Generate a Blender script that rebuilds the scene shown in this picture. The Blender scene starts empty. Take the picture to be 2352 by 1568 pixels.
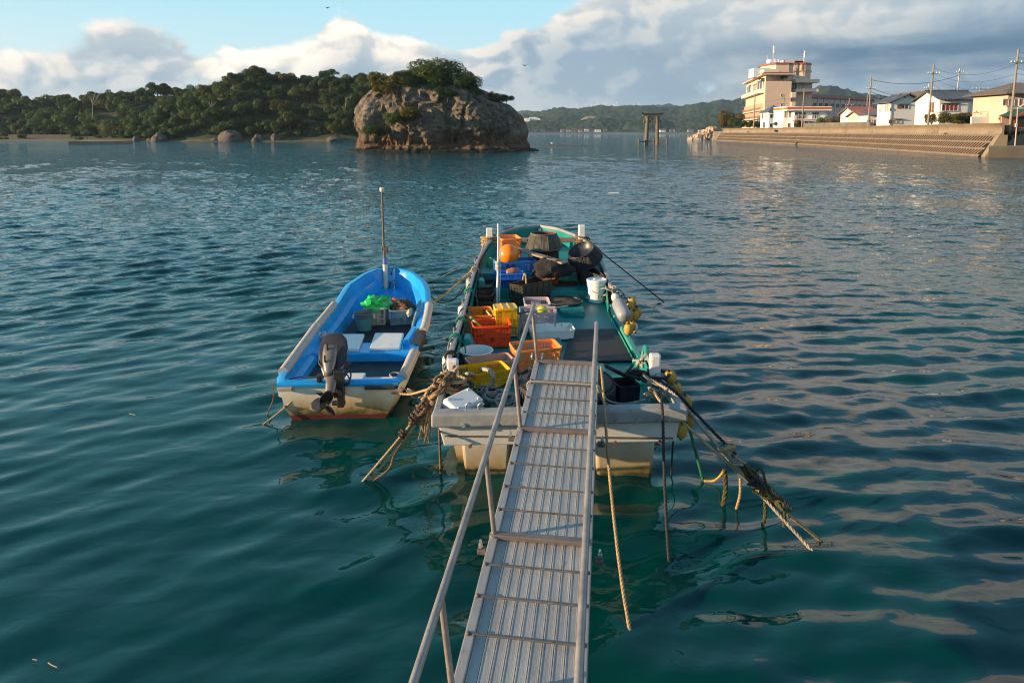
import bpy, bmesh, math, random
import numpy as np
from mathutils import Vector, Matrix, Euler, noise as mnoise
PI = math.pi
R = math.radians
sc = bpy.context.scene
COL = sc.collection

# ------------------------------------------------------------------ camera numbers (24 mm shift view from the quay)
CAM_H = 3.6; PITCH = R(5.5); FPX = 1568.0; CX = 1176.0; CY = 453.0
_F = Vector((0, math.cos(PITCH), -math.sin(PITCH))); _U = Vector((0, math.sin(PITCH), math.cos(PITCH)))
def ray(px, py):
    return _F + Vector((1, 0, 0)) * ((px - CX) / FPX) + _U * ((CY - py) / FPX)
def P(px, py, z=0.0):
    d = ray(px, py); t = (z - CAM_H) / d.z
    return Vector((d.x * t, d.y * t, z))
def PD(px, py, D):
    d = ray(px, py); t = D / d.y
    return Vector((d.x * t, D, CAM_H + d.z * t))
def ZD(py, D): return PD(CX, py, D).z
def XD(px, D): return PD(px, CY, D).x      # x hardly depends on py

# ------------------------------------------------------------------ mesh builder
class MB:
    def __init__(s): s.v = []; s.f = []; s.m = []
    def add(s, vs, fs, m=0):
        n = len(s.v); s.v.extend([tuple(v) for v in vs]); s.f.extend([tuple(i + n for i in f) for f in fs]); s.m.extend([m] * len(fs)); return s
    def box(s, c, size, rz=0.0, M=None, m=0, taper=1.0):
        x, y, z = size[0] / 2, size[1] / 2, size[2] / 2
        vs = [Vector((sx * x * (taper if sz < 0 else 1), sy * y * (taper if sz < 0 else 1), sz * z)) for sz in (-1, 1) for sx, sy in ((-1, -1), (1, -1), (1, 1), (-1, 1))]
        T = M if M is not None else Matrix.Rotation(rz, 3, 'Z')
        c = Vector(c)
        return s.add([T @ v + c for v in vs], [(3, 2, 1, 0), (4, 5, 6, 7), (0, 1, 5, 4), (1, 2, 6, 5), (2, 3, 7, 6), (3, 0, 4, 7)], m)
    def hexa(s, p, m=0):   # 8 points: bottom 4 ccw, top 4 ccw
        return s.add(p, [(3, 2, 1, 0), (4, 5, 6, 7), (0, 1, 5, 4), (1, 2, 6, 5), (2, 3, 7, 6), (3, 0, 4, 7)], m)
    def quad(s, a, b, c, d, m=0): return s.add([a, b, c, d], [(0, 1, 2, 3)], m)
    def prism(s, poly, z0, z1, m=0):
        n = len(poly)
        vs = [(p[0], p[1], z0) for p in poly] + [(p[0], p[1], z1) for p in poly]
        return s.add(vs, [tuple(range(n - 1, -1, -1)), tuple(range(n, 2 * n))] + [(i, (i + 1) % n, n + (i + 1) % n, n + i) for i in range(n)], m)
    def extrude(s, poly, vec, m=0):   # poly 3d, extruded along vec
        n = len(poly); vec = Vector(vec); poly = [Vector(p) for p in poly]
        vs = poly + [p + vec for p in poly]
        return s.add(vs, [tuple(range(n - 1, -1, -1)), tuple(range(n, 2 * n))] + [(i, (i + 1) % n, n + (i + 1) % n, n + i) for i in range(n)], m)
    def bar(s, a, b, w, h=None, up=(0, 0, 1), m=0):   # rectangular bar from a to b
        a = Vector(a); b = Vector(b); d = (b - a).normalized(); u = Vector(up)
        if abs(d.dot(u)) > .95: u = Vector((0, 1, 0))
        x = d.cross(u).normalized(); y = x.cross(d).normalized(); h = w if h is None else h
        q = [x * (i * w / 2) + y * (j * h / 2) for i, j in ((-1, -1), (1, -1), (1, 1), (-1, 1))]
        return s.add([a + v for v in q] + [b + v for v in q], [(0, 1, 2, 3), (7, 6, 5, 4), (4, 5, 1, 0), (5, 6, 2, 1), (6, 7, 3, 2), (7, 4, 0, 3)], m)
    def tube(s, pts, r, n=8, m=0, cap=True, closed=False):
        pts = [Vector(p) for p in pts]; k = len(pts)
        rs = r if isinstance(r, (list, tuple)) else [r] * k
        vs = []; prev = None
        for i, p in enumerate(pts):
            if closed: d = pts[(i + 1) % k] - pts[i - 1]
            else: d = pts[min(i + 1, k - 1)] - pts[max(i - 1, 0)]
            d = d.normalized() if d.length > 1e-9 else Vector((0, 0, 1))
            if prev is None:
                u = Vector((0, 0, 1)) if abs(d.z) < .9 else Vector((1, 0, 0))
                x = d.cross(u).normalized()
            else:
                x = (prev - d * prev.dot(d)).normalized()
            prev = x; y = d.cross(x)
            for j in range(n):
                a = 2 * PI * j / n
                vs.append(p + (x * math.cos(a) + y * math.sin(a)) * rs[i])
        fs = []
        for i in range(k if closed else k - 1):
            i2 = (i + 1) % k
            for j in range(n):
                fs.append((i * n + j, i * n + (j + 1) % n, i2 * n + (j + 1) % n, i2 * n + j))
        if cap and not closed:
            fs.append(tuple(range(n - 1, -1, -1))); fs.append(tuple(range((k - 1) * n, k * n)))
        return s.add(vs, fs, m)
    def lathe(s, prof, n=24, c=(0, 0, 0), M=None, m=0, cap=True):   # prof [(r,z)]
        c = Vector(c); vs = []
        for r, z in prof:
            for j in range(n):
                a = 2 * PI * j / n; v = Vector((r * math.cos(a), r * math.sin(a), z))
                vs.append((M @ v if M is not None else v) + c)
        fs = []
        for i in range(len(prof) - 1):
            for j in range(n):
                fs.append((i * n + j, i * n + (j + 1) % n, (i + 1) * n + (j + 1) % n, (i + 1) * n + j))
        if cap:
            fs.append(tuple(range(n - 1, -1, -1))); k = (len(prof) - 1) * n; fs.append(tuple(range(k, k + n)))
        return s.add(vs, fs, m)
    def ellipsoid(s, c, r, nu=16, nv=10, M=None, m=0):
        prof = [(max(1e-3, math.sin(PI * i / nv)), -math.cos(PI * i / nv)) for i in range(nv + 1)]
        S = Matrix.Diagonal(Vector(r)).to_3x3()
        return s.lathe(prof, nu, c, (M @ S) if M is not None else S, m)
    def loft(s, rings, closed_u=False, m=0, cap=False):   # list of equal length point rows
        n = len(rings[0]); vs = [p for r in rings for p in r]; fs = []
        for i in range(len(rings) - 1):
            for j in range(n if closed_u else n - 1):
                j2 = (j + 1) % n
                fs.append((i * n + j, i * n + j2, (i + 1) * n + j2, (i + 1) * n + j))
        if cap: fs.append(tuple(range(n - 1, -1, -1))); k = (len(rings) - 1) * n; fs.append(tuple(range(k, k + n)))
        return s.add(vs, fs, m)
    def build(s, name, mats, parent=None, org=None, smooth=False, bevel=0, seg=2, angle=40, fixn=False, solid=0):
        me = bpy.data.meshes.new(name)
        o3 = Vector(parent.location if parent is not None and org is None else (org or (0, 0, 0)))
        if parent is not None and parent.parent is not None and org is None: o3 = Vector(parent['_org']) if '_org' in parent else o3
        vs = [(v[0] - o3.x, v[1] - o3.y, v[2] - o3.z) for v in s.v]
        me.from_pydata(vs, [], s.f)
        if not isinstance(mats, (list, tuple)): mats = [mats]
        for mm in mats: me.materials.append(mm)
        if len(mats) > 1: me.polygons.foreach_set('material_index', s.m)
        me.update()
        if fixn:
            b = bmesh.new(); b.from_mesh(me); bmesh.ops.remove_doubles(b, verts=b.verts, dist=1e-5); bmesh.ops.recalc_face_normals(b, faces=b.faces); b.to_mesh(me); b.free()
        o = bpy.data.objects.new(name, me); COL.objects.link(o)
        if parent is not None: o.parent = parent
        else: o.location = o3
        if smooth:
            me.polygons.foreach_set('use_smooth', [True] * len(me.polygons))
            if smooth == 'auto':
                b = bmesh.new(); b.from_mesh(me)
                lim = R(angle)
                for e in b.edges:
                    if len(e.link_faces) == 2 and e.calc_face_angle(0) > lim: e.smooth = False
                b.to_mesh(me); b.free()
        if solid:
            md = o.modifiers.new('solid', 'SOLIDIFY'); md.thickness = solid; md.offset = 0
        if bevel:
            md = o.modifiers.new('bevel', 'BEVEL'); md.width = bevel; md.segments = seg; md.limit_method = 'ANGLE'; md.angle_limit = R(35); md.harden_normals = False
        return o

def tag(o, label=None, cat=None, group=None, kind=None):
    if label: o['label'] = label
    if cat: o['category'] = cat
    if group: o['group'] = group
    if kind: o['kind'] = kind
    return o
def thing(name, loc, label, cat, group=None, rz=0.0):
    o = bpy.data.objects.new(name, None); COL.objects.link(o); o.location = Vector(loc); o.rotation_euler = (0, 0, rz); o.empty_display_size = .1
    return tag(o, label, cat, group)
def sub(o, part):   # hang mesh o (built with the thing's origin) below part, one level deeper
    o.parent = part; return o
def copy_tree(o, parent=None):
    c = o.copy(); COL.objects.link(c); c.parent = parent
    for ch in list(o.children): copy_tree(ch, c)
    return c
def smoothstep(a, b, x):
    t = min(1, max(0, (x - a) / (b - a))); return t * t * (3 - 2 * t)
def interp(x, xs, ys): return float(np.interp(x, xs, ys))
def catmull(pts, k=6, closed=False):
    pts = [Vector(p) for p in pts]; out = []; n = len(pts)
    for i in range(n if closed else n - 1):
        if closed: p0, p1, p2, p3 = pts[i - 1], pts[i], pts[(i + 1) % n], pts[(i + 2) % n]
        else: p0, p1, p2, p3 = pts[max(i - 1, 0)], pts[i], pts[i + 1], pts[min(i + 2, n - 1)]
        for j in range(k):
            t = j / k
            out.append(.5 * ((2 * p1) + (p2 - p0) * t + (2 * p0 - 5 * p1 + 4 * p2 - p3) * t * t + (3 * p1 - p0 - 3 * p2 + p3) * t ** 3))
    if not closed: out.append(pts[-1])
    return out
def resample(pts, step):
    pts = [Vector(p) for p in pts]; L = [0]
    for a, b in zip(pts, pts[1:]): L.append(L[-1] + (b - a).length)
    n = max(2, int(L[-1] / step) + 1); A = np.array([tuple(p) for p in pts])
    s = np.linspace(0, L[-1], n)
    return [Vector((np.interp(t, L, A[:, 0]), np.interp(t, L, A[:, 1]), np.interp(t, L, A[:, 2]))) for t in s]
def strand_rope(mb, pts, r, pitch=None, m=0, n=5, step=None):   # three-strand laid rope along pts
    pitch = pitch or r * 7
    pts = resample(pts, step or pitch / 7)
    x = None; fr = []; s = 0
    for i, p in enumerate(pts):
        d = (pts[min(i + 1, len(pts) - 1)] - pts[max(i - 1, 0)]).normalized()
        if x is None:
            u = Vector((0, 0, 1)) if abs(d.z) < .9 else Vector((1, 0, 0)); x = d.cross(u).normalized()
        else: x = (x - d * x.dot(d)).normalized()
        if i: s += (p - pts[i - 1]).length
        fr.append((p, x.copy(), d.cross(x), s))
    for k in range(3):
        q = [p + (a * math.cos(2 * PI * (s / pitch + k / 3)) + b * math.sin(2 * PI * (s / pitch + k / 3))) * r * .52 for p, a, b, s in fr]
        mb.tube(q, r * .56, n, m)
    return mb
def sag(a, b, d, n=14):
    a = Vector(a); b = Vector(b)
    return [a.lerp(b, i / n) - Vector((0, 0, d * 4 * (i / n) * (1 - i / n))) for i in range(n + 1)]

# ------------------------------------------------------------------ materials
def newmat(name):
    m = bpy.data.materials.new(name); m.use_nodes = True
    nt = m.node_tree; nt.nodes.clear()
    out = nt.nodes.new('ShaderNodeOutputMaterial')
    return m, nt, out
def N(nt, t, **kw):
    n = nt.nodes.new(t)
    for k, v in kw.items():
        if hasattr(n, k): setattr(n, k, v)
        else: n.inputs[k].default_value = v
    return n
def lk(nt, a, b): nt.links.new(a, b)
def noise_node(nt, vec, scale, detail=4, rough=.55, dist=0):
    n = N(nt, 'ShaderNodeTexNoise'); n.inputs['Scale'].default_value = scale; n.inputs['Detail'].default_value = detail
    n.inputs['Roughness'].default_value = rough; n.inputs['Distortion'].default_value = dist
    if vec is not None: lk(nt, vec, n.inputs['Vector'])
    return n
def ramp(nt, fac, stops, interp_='LINEAR'):
    r = N(nt, 'ShaderNodeValToRGB'); e = r.color_ramp.elements; r.color_ramp.interpolation = interp_
    while len(e) < len(stops): e.new(.5)
    for i, (p, c) in enumerate(stops):
        e[i].position = p; e[i].color = c if len(c) == 4 else (*c, 1)
    lk(nt, fac, r.inputs[0]); return r
def mixc(nt, fac, a, b, mode='MIX'):
    n = N(nt, 'ShaderNodeMix', data_type='RGBA', blend_type=mode)
    for sock, v in ((n.inputs[0], fac), (n.inputs[6], a), (n.inputs[7], b)):
        if hasattr(v, 'is_linked') or isinstance(v, bpy.types.NodeSocket): lk(nt, v, sock)
        else: sock.default_value = v if not isinstance(v, tuple) else (*v[:3], 1)
    return n.outputs[2]
def mathn(nt, op, a, b=None, clamp=False):
    n = N(nt, 'ShaderNodeMath', operation=op); n.use_clamp = clamp
    for i, v in enumerate((a, b)):
        if v is None: continue
        if isinstance(v, bpy.types.NodeSocket): lk(nt, v, n.inputs[i])
        else: n.inputs[i].default_value = v
    return n.outputs[0]
def maprange(nt, v, a, b, c=0, d=1):
    n = N(nt, 'ShaderNodeMapRange'); lk(nt, v, n.inputs[0])
    for i, x in enumerate((a, b, c, d)): n.inputs[i + 1].default_value = x
    return n.outputs[0]
def mapping(nt, vec, scale=(1, 1, 1), rot=(0, 0, 0), loc=(0, 0, 0)):
    n = N(nt, 'ShaderNodeMapping'); lk(nt, vec, n.inputs[0]); n.inputs['Scale'].default_value = scale; n.inputs['Rotation'].default_value = rot; n.inputs['Location'].default_value = loc
    return n.outputs[0]
def mat(name, base, rough=.5, metal=0.0, var=.18, scale=3.0, bump=0.0, bscale=40.0, dirt=None, stretch=(1, 1, 1), spec=.5, world=False, trans=0.0, hue=None):
    """plain surface: base colour with blotchy variation, optional dirt (colour, coverage 0-1, scale), roughness breakup, bump"""
    m, nt, out = newmat(name)
    b = N(nt, 'ShaderNodeBsdfPrincipled'); lk(nt, b.outputs[0], out.inputs[0])
    tc = N(nt, 'ShaderNodeTexCoord')
    vec = N(nt, 'ShaderNodeNewGeometry').outputs['Position'] if world else tc.outputs['Object']
    if stretch != (1, 1, 1): vec = mapping(nt, vec, stretch)
    n1 = noise_node(nt, vec, scale, 5, .6)
    lo = tuple(c * (1 - var) for c in base); hi = tuple(min(1, c * (1 + var)) for c in base)
    col = ramp(nt, n1.outputs[0], [(.3, lo), (.7, hi)]).outputs[0]
    if hue:
        n3 = noise_node(nt, vec, scale * .4, 2); col = mixc(nt, maprange(nt, n3.outputs[0], .45, .65), col, hue)
    ro = maprange(nt, n1.outputs[0], .3, .7, rough * .85, min(1, rough * 1.2))
    if dirt:
        dc, cov, ds = dirt
        n2 = noise_node(nt, vec, ds, 6, .65)
        f = maprange(nt, n2.outputs[0], .745 - cov * .3, .84 - cov * .28, 0, .85)
        col = mixc(nt, f, col, dc)
        ro = mathn(nt, 'MAXIMUM', ro, mathn(nt, 'MULTIPLY', f, .75))
    lk(nt, col, b.inputs['Base Color']); lk(nt, ro, b.inputs['Roughness'])
    b.inputs['Metallic'].default_value = metal
    b.inputs['Specular IOR Level'].default_value = spec
    if trans: b.inputs['Subsurface Weight'].default_value = trans; b.inputs['Subsurface Radius'].default_value = (.05, .05, .05)
    if bump:
        nb = noise_node(nt, vec, bscale, 4, .6)
        bp = N(nt, 'ShaderNodeBump'); bp.inputs['Strength'].default_value = bump; bp.inputs['Distance'].default_value = .02
        lk(nt, nb.outputs[0], bp.inputs['Height']); lk(nt, bp.outputs[0], b.inputs['Normal'])
    return m
def leafmat(name, cols, tr=.42, wscale=.25):
    """leaf surface: a few leaf greens varied from tree to tree and clump to clump, part translucent"""
    m, nt, out = newmat(name)
    oi = N(nt, 'ShaderNodeObjectInfo'); tc = N(nt, 'ShaderNodeTexCoord'); geo = N(nt, 'ShaderNodeNewGeometry')
    n1 = noise_node(nt, geo.outputs['Position'], wscale, 3, .6)
    f = mathn(nt, 'ADD', mathn(nt, 'MULTIPLY', oi.outputs['Random'], .55), mathn(nt, 'MULTIPLY', n1.outputs[0], .45))
    f = mathn(nt, 'ADD', f, mathn(nt, 'MULTIPLY', geo.outputs['Random Per Island'], .22))
    k = len(cols)
    col = ramp(nt, f, [(.2 + .7 * i / max(1, k - 1), c) for i, c in enumerate(cols)]).outputs[0]
    d = N(nt, 'ShaderNodeBsdfPrincipled'); lk(nt, col, d.inputs['Base Color']); d.inputs['Roughness'].default_value = .6; d.inputs['Specular IOR Level'].default_value = .25
    t = N(nt, 'ShaderNodeBsdfTranslucent'); lk(nt, mixc(nt, .5, col, (.14, .16, .01)), t.inputs[0])
    ms = N(nt, 'ShaderNodeMixShader'); ms.inputs[0].default_value = tr
    lk(nt, d.outputs[0], ms.inputs[1]); lk(nt, t.outputs[0], ms.inputs[2]); lk(nt, ms.outputs[0], out.inputs[0])
    return m
# ================================================================== CAMERA, LIGHT, SKY
cd = bpy.data.cameras.new('camera'); cam = bpy.data.objects.new('camera', cd); COL.objects.link(cam)
cam.location = (0, 0, CAM_H); cam.rotation_euler = (PI / 2 - PITCH, 0, 0)
cd.lens = 24.0; cd.sensor_width = 36.0; cd.shift_y = -(784 - CY) / 2352.0; cd.clip_start = .05; cd.clip_end = 60000
sc.camera = cam
SUN_EL = R(11.0); SUN_AZ = R(-102.0)      # azimuth clockwise from +Y: low sun from the left, a little behind the camera
S = Vector((math.sin(SUN_AZ) * math.cos(SUN_EL), math.cos(SUN_AZ) * math.cos(SUN_EL), math.sin(SUN_EL)))
sd = bpy.data.lights.new('sun', 'SUN'); sun = bpy.data.objects.new('sun', sd); COL.objects.link(sun)
sd.energy = 5.0; sd.angle = R(.6); sd.color = (1.0, .71, .42)
sun.rotation_euler = (-S).to_track_quat('-Z', 'Y').to_euler()
sc.view_settings.view_transform = 'Standard'; sc.view_settings.look = 'None'; sc.view_settings.exposure = 1.12; sc.view_settings.gamma = 1.0
sc.cycles.max_bounces = 7; sc.cycles.diffuse_bounces = 2; sc.cycles.glossy_bounces = 3; sc.cycles.transmission_bounces = 3; sc.cycles.transparent_max_bounces = 6; sc.cycles.volume_bounces = 0
sc.cycles.caustics_reflective = False; sc.cycles.caustics_refractive = False; sc.cycles.sample_clamp_indirect = 4.0
sc.cycles.filter_width = 1.1; sc.cycles.use_denoising = True; sc.cycles.denoiser = 'OPENIMAGEDENOISE'; sc.cycles.denoising_prefilter = 'ACCURATE'; sc.cycles.denoising_input_passes = 'RGB_ALBEDO_NORMAL'

w = bpy.data.worlds.new('World'); sc.world = w; w.use_nodes = True
w.cycles.sampling_method = 'MANUAL'; w.cycles.sample_map_resolution = 256
def build_world():
    nt = w.node_tree; nt.nodes.clear()
    out = N(nt, 'ShaderNodeOutputWorld'); bg = N(nt, 'ShaderNodeBackground'); lk(nt, bg.outputs[0], out.inputs[0])
    sky = N(nt, 'ShaderNodeTexSky'); sky.sky_type = 'NISHITA'; sky.sun_disc = False
    sky.sun_elevation = SUN_EL; sky.sun_rotation = SUN_AZ; sky.altitude = 0; sky.air_density = 1.0; sky.dust_density = .6; sky.ozone_density = 2.2
    tc = N(nt, 'ShaderNodeTexCoord'); sep = N(nt, 'ShaderNodeSeparateXYZ'); lk(nt, tc.outputs['Generated'], sep.inputs[0])
    az = mathn(nt, 'ARCTAN2', sep.outputs[0], sep.outputs[1])           # radians from +Y, clockwise
    el = mathn(nt, 'ARCSINE', sep.outputs[2])
    # cloud plane coordinates: stretched azimuth / elevation
    comb = N(nt, 'ShaderNodeCombineXYZ'); lk(nt, az, comb.inputs[0]); lk(nt, mathn(nt, 'MULTIPLY', el, 1.5), comb.inputs[1]); comb.inputs[2].default_value = 0
    v = comb.outputs[0]
    def noise2(vec, scale, det, ro=.55, off=(0, 0)):
        n = noise_node(nt, mapping(nt, vec, loc=(off[0], off[1], 0)) if off != (0, 0) else vec, scale, det, ro); n.noise_dimensions = '2D'; return n
    warp = noise2(v, 7, 1, .5, (3.1, 7.7))
    vm = N(nt, 'ShaderNodeVectorMath', operation='MULTIPLY_ADD'); lk(nt, warp.outputs[1], vm.inputs[0]); vm.inputs[1].default_value = (.05, .04, 0); lk(nt, v, vm.inputs[2])
    vv = vm.outputs[0]
    def dens(vec, det):
        a = noise2(vec, 5.2, det, .52, (11.3, 5.2)).outputs[0]
        b = N(nt, 'ShaderNodeTexVoronoi'); b.voronoi_dimensions = '2D'; b.inputs['Scale'].default_value = 17; b.inputs['Detail'].default_value = 1.5; b.inputs['Roughness'].default_value = .5
        lk(nt, vec, b.inputs['Vector'])
        return mathn(nt, 'SUBTRACT', a, mathn(nt, 'MULTIPLY', b.outputs['Distance'], .13))
    d0 = dens(vv, 6)
    sh = N(nt, 'ShaderNodeVectorMath', operation='ADD'); lk(nt, vv, sh.inputs[0]); sh.inputs[1].default_value = (-.016, .020, 0)
    d1 = dens(sh.outputs[0], 4)
    # where the bank tops out (elevation in radians over azimuth), measured along the horizon
    tops = [(-80, .105), (-55, .10), (-36.9, .105), (-34, .118), (-27, .132), (-24, .120), (-21, .112), (-18.5, .118), (-15.5, .140), (-13.5, .168), (-11, .150), (-6, .138), (-2, .148), (2, .158), (5, .180), (9, .215), (14, .28), (20, .37), (28, .43), (40, .43), (80, .40)]
    fc = N(nt, 'ShaderNodeFloatCurve'); lk(nt, maprange(nt, az, R(-90), R(90)), fc.inputs[1])
    cu = fc.mapping.curves[0]; cu.points[0].location = (0, .105); cu.points[-1].location = (1, .40)
    for a_, t_ in tops: cu.points.new((a_ + 90) / 180, t_)
    fc.mapping.update()
    top = mathn(nt, 'MULTIPLY', fc.outputs[0], 1.0)
    cover = mathn(nt, 'MULTIPLY', mathn(nt, 'SUBTRACT', top, el), 7.5)
    cover = mathn(nt, 'MINIMUM', cover, .26)
    cover = mathn(nt, 'ADD', cover, mathn(nt, 'MULTIPLY', maprange(nt, az, R(0), R(10), 0, .12), maprange(nt, cover, .0, .2)))
    # thinner cloud toward the left horizon
    azl = maprange(nt, az, R(-40), R(-14), 1, 0); lowl = maprange(nt, el, .02, .085, 1, 0)
    cover = mathn(nt, 'SUBTRACT', cover, mathn(nt, 'MULTIPLY', mathn(nt, 'MULTIPLY', azl, lowl), .26))
    dd = mathn(nt, 'ADD', d0, cover)
    mask = N(nt, 'ShaderNodeMapRange'); mask.interpolation_type = 'SMOOTHSTEP'; lk(nt, dd, mask.inputs[0]); mask.inputs[1].default_value = .42; mask.inputs[2].default_value = .56
    mask = mask.outputs[0]
    # light side / shade side
    lit = maprange(nt, mathn(nt, 'SUBTRACT', d0, d1), -.05, .075)
    big = noise2(v, 3.2, 3, .5, (1.7, 9.1))
    edge = mathn(nt, 'MAXIMUM', maprange(nt, mathn(nt, 'SUBTRACT', top, el), 0.0, .085, 1, 0), mathn(nt, 'MULTIPLY', maprange(nt, el, .16, .25), 1.0))
    lift = mathn(nt, 'MULTIPLY', maprange(nt, az, R(2), R(16), 0, .20), maprange(nt, el, .10, .15))
    litf = mathn(nt, 'ADD', lift, mathn(nt, 'ADD', mathn(nt, 'MULTIPLY', lit, maprange(nt, az, R(-2), R(16), .46, .24)), mathn(nt, 'ADD', mathn(nt, 'MULTIPLY', edge, .48), mathn(nt, 'MULTIPLY', mathn(nt, 'SUBTRACT', big.outputs[0], .5), .9))), True)
    ccol = ramp(nt, litf, [(.02, (.150, .205, .260)), (.36, (.255, .285, .305)), (.62, (.405, .385, .36)), (.92, (.57, .51, .45))]).outputs[0]
    # darker blue-grey undersides of the bank on the right
    dr = mathn(nt, 'MULTIPLY', maprange(nt, az, R(9), R(27)), maprange(nt, el, .150, .105))
    st = mapping(nt, v, (1, 3.2, 1)); sn = noise2(st, 5, 4, .55)
    dr = mathn(nt, 'MULTIPLY', dr, maprange(nt, sn.outputs[0], .36, .68, 1, .3))
    ccol = mixc(nt, dr, ccol, (.050, .095, .150))
    # pale band low over the far shore
    low = maprange(nt, el, .0, .055, .55, 0)
    ccol = mixc(nt, low, ccol, mixc(nt, maprange(nt, az, R(-12), R(8)), (.40, .365, .33), (.21, .25, .285)))
    skyc = mixc(nt, 1.0, sky.outputs[0], (.082, .115, .130), 'MULTIPLY')
    skyc = mixc(nt, maprange(nt, el, .10, .95, 1.0, .0), skyc, (.135, .36, .45))
    skyc = mixc(nt, maprange(nt, el, .04, .30, .95, .0), skyc, (.325, .405, .43))
    # bright thin veil toward the left horizon
    veil = mathn(nt, 'MULTIPLY', maprange(nt, az, R(-10), R(-55)), maprange(nt, el, .16, .02))
    skyc = mixc(nt, mathn(nt, 'MULTIPLY', veil, .6), skyc, (.50, .43, .35))
    fin = mixc(nt, mathn(nt, 'MULTIPLY', mask, .97), skyc, ccol)
    lk(nt, fin, bg.inputs[0]); bg.inputs[1].default_value = 1.0
build_world()

# ================================================================== WATER
def build_water():
    rs = np.concatenate([np.array([.0, .6, 1.2]), np.exp(np.linspace(math.log(1.7), math.log(170), 1350)), np.exp(np.linspace(math.log(180), math.log(40000), 40))])
    th = np.concatenate([np.linspace(-180, -52, 40)[:-1], np.linspace(-52, 52, 980), np.linspace(52, 180, 40)[1:]])
    th = np.radians(th); nr, na = len(rs), len(th)
    RR, TT = np.meshgrid(rs, th, indexing='ij'); X = RR * np.sin(TT); Y = RR * np.cos(TT)
    rng = np.random.default_rng(11)
    Z = np.zeros_like(X)
    spacing = np.maximum(RR * .0036, .008)
    # calm patches: slow modulation of the chop
    mod = np.zeros_like(X)
    for i in range(9):
        a = rng.uniform(0, 2 * PI); L = rng.uniform(7, 26); mod += np.sin((X * math.cos(a) + Y * math.sin(a)) * 2 * PI / L + rng.uniform(0, 6.28))
    mod = .8 + .13 * mod
    mod = np.clip(mod, .35, 1.35)
    side = 1 / (1 + np.exp(-(X - 1.5) / 1.6))          # lee of the boats: calmer, longer swell on the right
    for i in range(130):
        lam = math.exp(rng.uniform(math.log(.27), math.log(1.7)))
        dirn = rng.normal(R(124), R(21)); slope = .029 * (lam / .6) ** -.10 * rng.uniform(.5, 1.3)
        wgt = (1 - .72 * side)
        if i % 3 == 0: dirn = rng.normal(R(94), R(12)); lam = math.exp(rng.uniform(math.log(.34), math.log(1.15))); wgt = .30 + 1.0 * side
        if i % 11 == 0: dirn = rng.uniform(0, 2 * PI)
        if lam < .36: slope *= .6
        if lam > 1.1: slope *= .75
        amp = slope * lam / (2 * PI)
        k = 2 * PI / lam; fade = np.clip((lam / spacing - 2.2) / 3.0, 0, 1)
        ph = k * (X * math.cos(dirn) + Y * math.sin(dirn)) + rng.uniform(0, 6.28)
        ph += .6 * np.sin(.37 * k * (X * math.sin(dirn) - Y * math.cos(dirn)) * .5 + i)      # crests of limited length
        Z += amp * wgt * fade * (np.sin(ph) - .17 * np.cos(2 * ph))
    Z *= mod
    Z *= np.clip((1200 - RR) / 600, 0, 1)
    verts = np.stack([X, Y, Z], -1).reshape(-1, 3).astype(np.float32)
    idx = np.arange(nr * na).reshape(nr, na)
    q = np.stack([idx[:-1, :-1], idx[:-1, 1:], idx[1:, 1:], idx[1:, :-1]], -1).reshape(-1, 4)[:, ::-1].astype(np.int32)
    me = bpy.data.meshes.new('water'); me.vertices.add(len(verts)); me.vertices.foreach_set('co', verts.ravel())
    me.loops.add(q.size); me.loops.foreach_set('vertex_index', q.ravel()); me.polygons.add(len(q))
    me.polygons.foreach_set('loop_start', np.arange(0, q.size, 4, dtype=np.int32)); me.polygons.foreach_set('loop_total', np.full(len(q), 4, np.int32))
    me.polygons.foreach_set('use_smooth', np.ones(len(q), bool)); me.update(calc_edges=True)
    m, nt, out = newmat('sea_water')
    b = N(nt, 'ShaderNodeBsdfPrincipled'); lk(nt, b.outputs[0], out.inputs[0])
    geo = N(nt, 'ShaderNodeNewGeometry').outputs['Position']
    n0 = noise_node(nt, geo, .06, 2); n0.noise_dimensions = '2D'
    lk(nt, ramp(nt, n0.outputs[0], [(.35, (.0001, .029, .030)), (.65, (.0002, .040, .036))]).outputs[0], b.inputs['Base Color'])
    b.inputs['Roughness'].default_value = .035; b.inputs['IOR'].default_value = 1.333
    v1 = mapping(nt, geo, (1.0, 1.9, 1), (0, 0, R(-32)))
    w1 = noise_node(nt, v1, 2.4, 2, .5, .4); w1.noise_dimensions = '2D'
    v2 = mapping(nt, geo, (1.0, 2.2, 1), (0, 0, R(8)))
    w2 = noise_node(nt, v2, .75, 1, .5, .3); w2.noise_dimensions = '2D'
    w3 = noise_node(nt, v1, 6.5, 1, .5, .2); w3.noise_dimensions = '2D'
    h = mathn(nt, 'ADD', mathn(nt, 'ADD', mathn(nt, 'MULTIPLY', w1.outputs[0], .085), mathn(nt, 'MULTIPLY', w2.outputs[0], .14)), mathn(nt, 'MULTIPLY', w3.outputs[0], .007))
    # ripples fade in beyond the finely modelled water
    ln = N(nt, 'ShaderNodeVectorMath', operation='LENGTH'); lk(nt, geo, ln.inputs[0])
    bp = N(nt, 'ShaderNodeBump'); bp.inputs['Distance'].default_value = 1.0
    lk(nt, maprange(nt, ln.outputs['Value'], 12, 75, .08, 2.1), bp.inputs['Strength'])
    lk(nt, h, bp.inputs['Height']); lk(nt, bp.outputs[0], b.inputs['Normal'])
    me.materials.append(m)
    o = bpy.data.objects.new('water', me); COL.objects.link(o); tag(o, kind='structure')
build_water()
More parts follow.
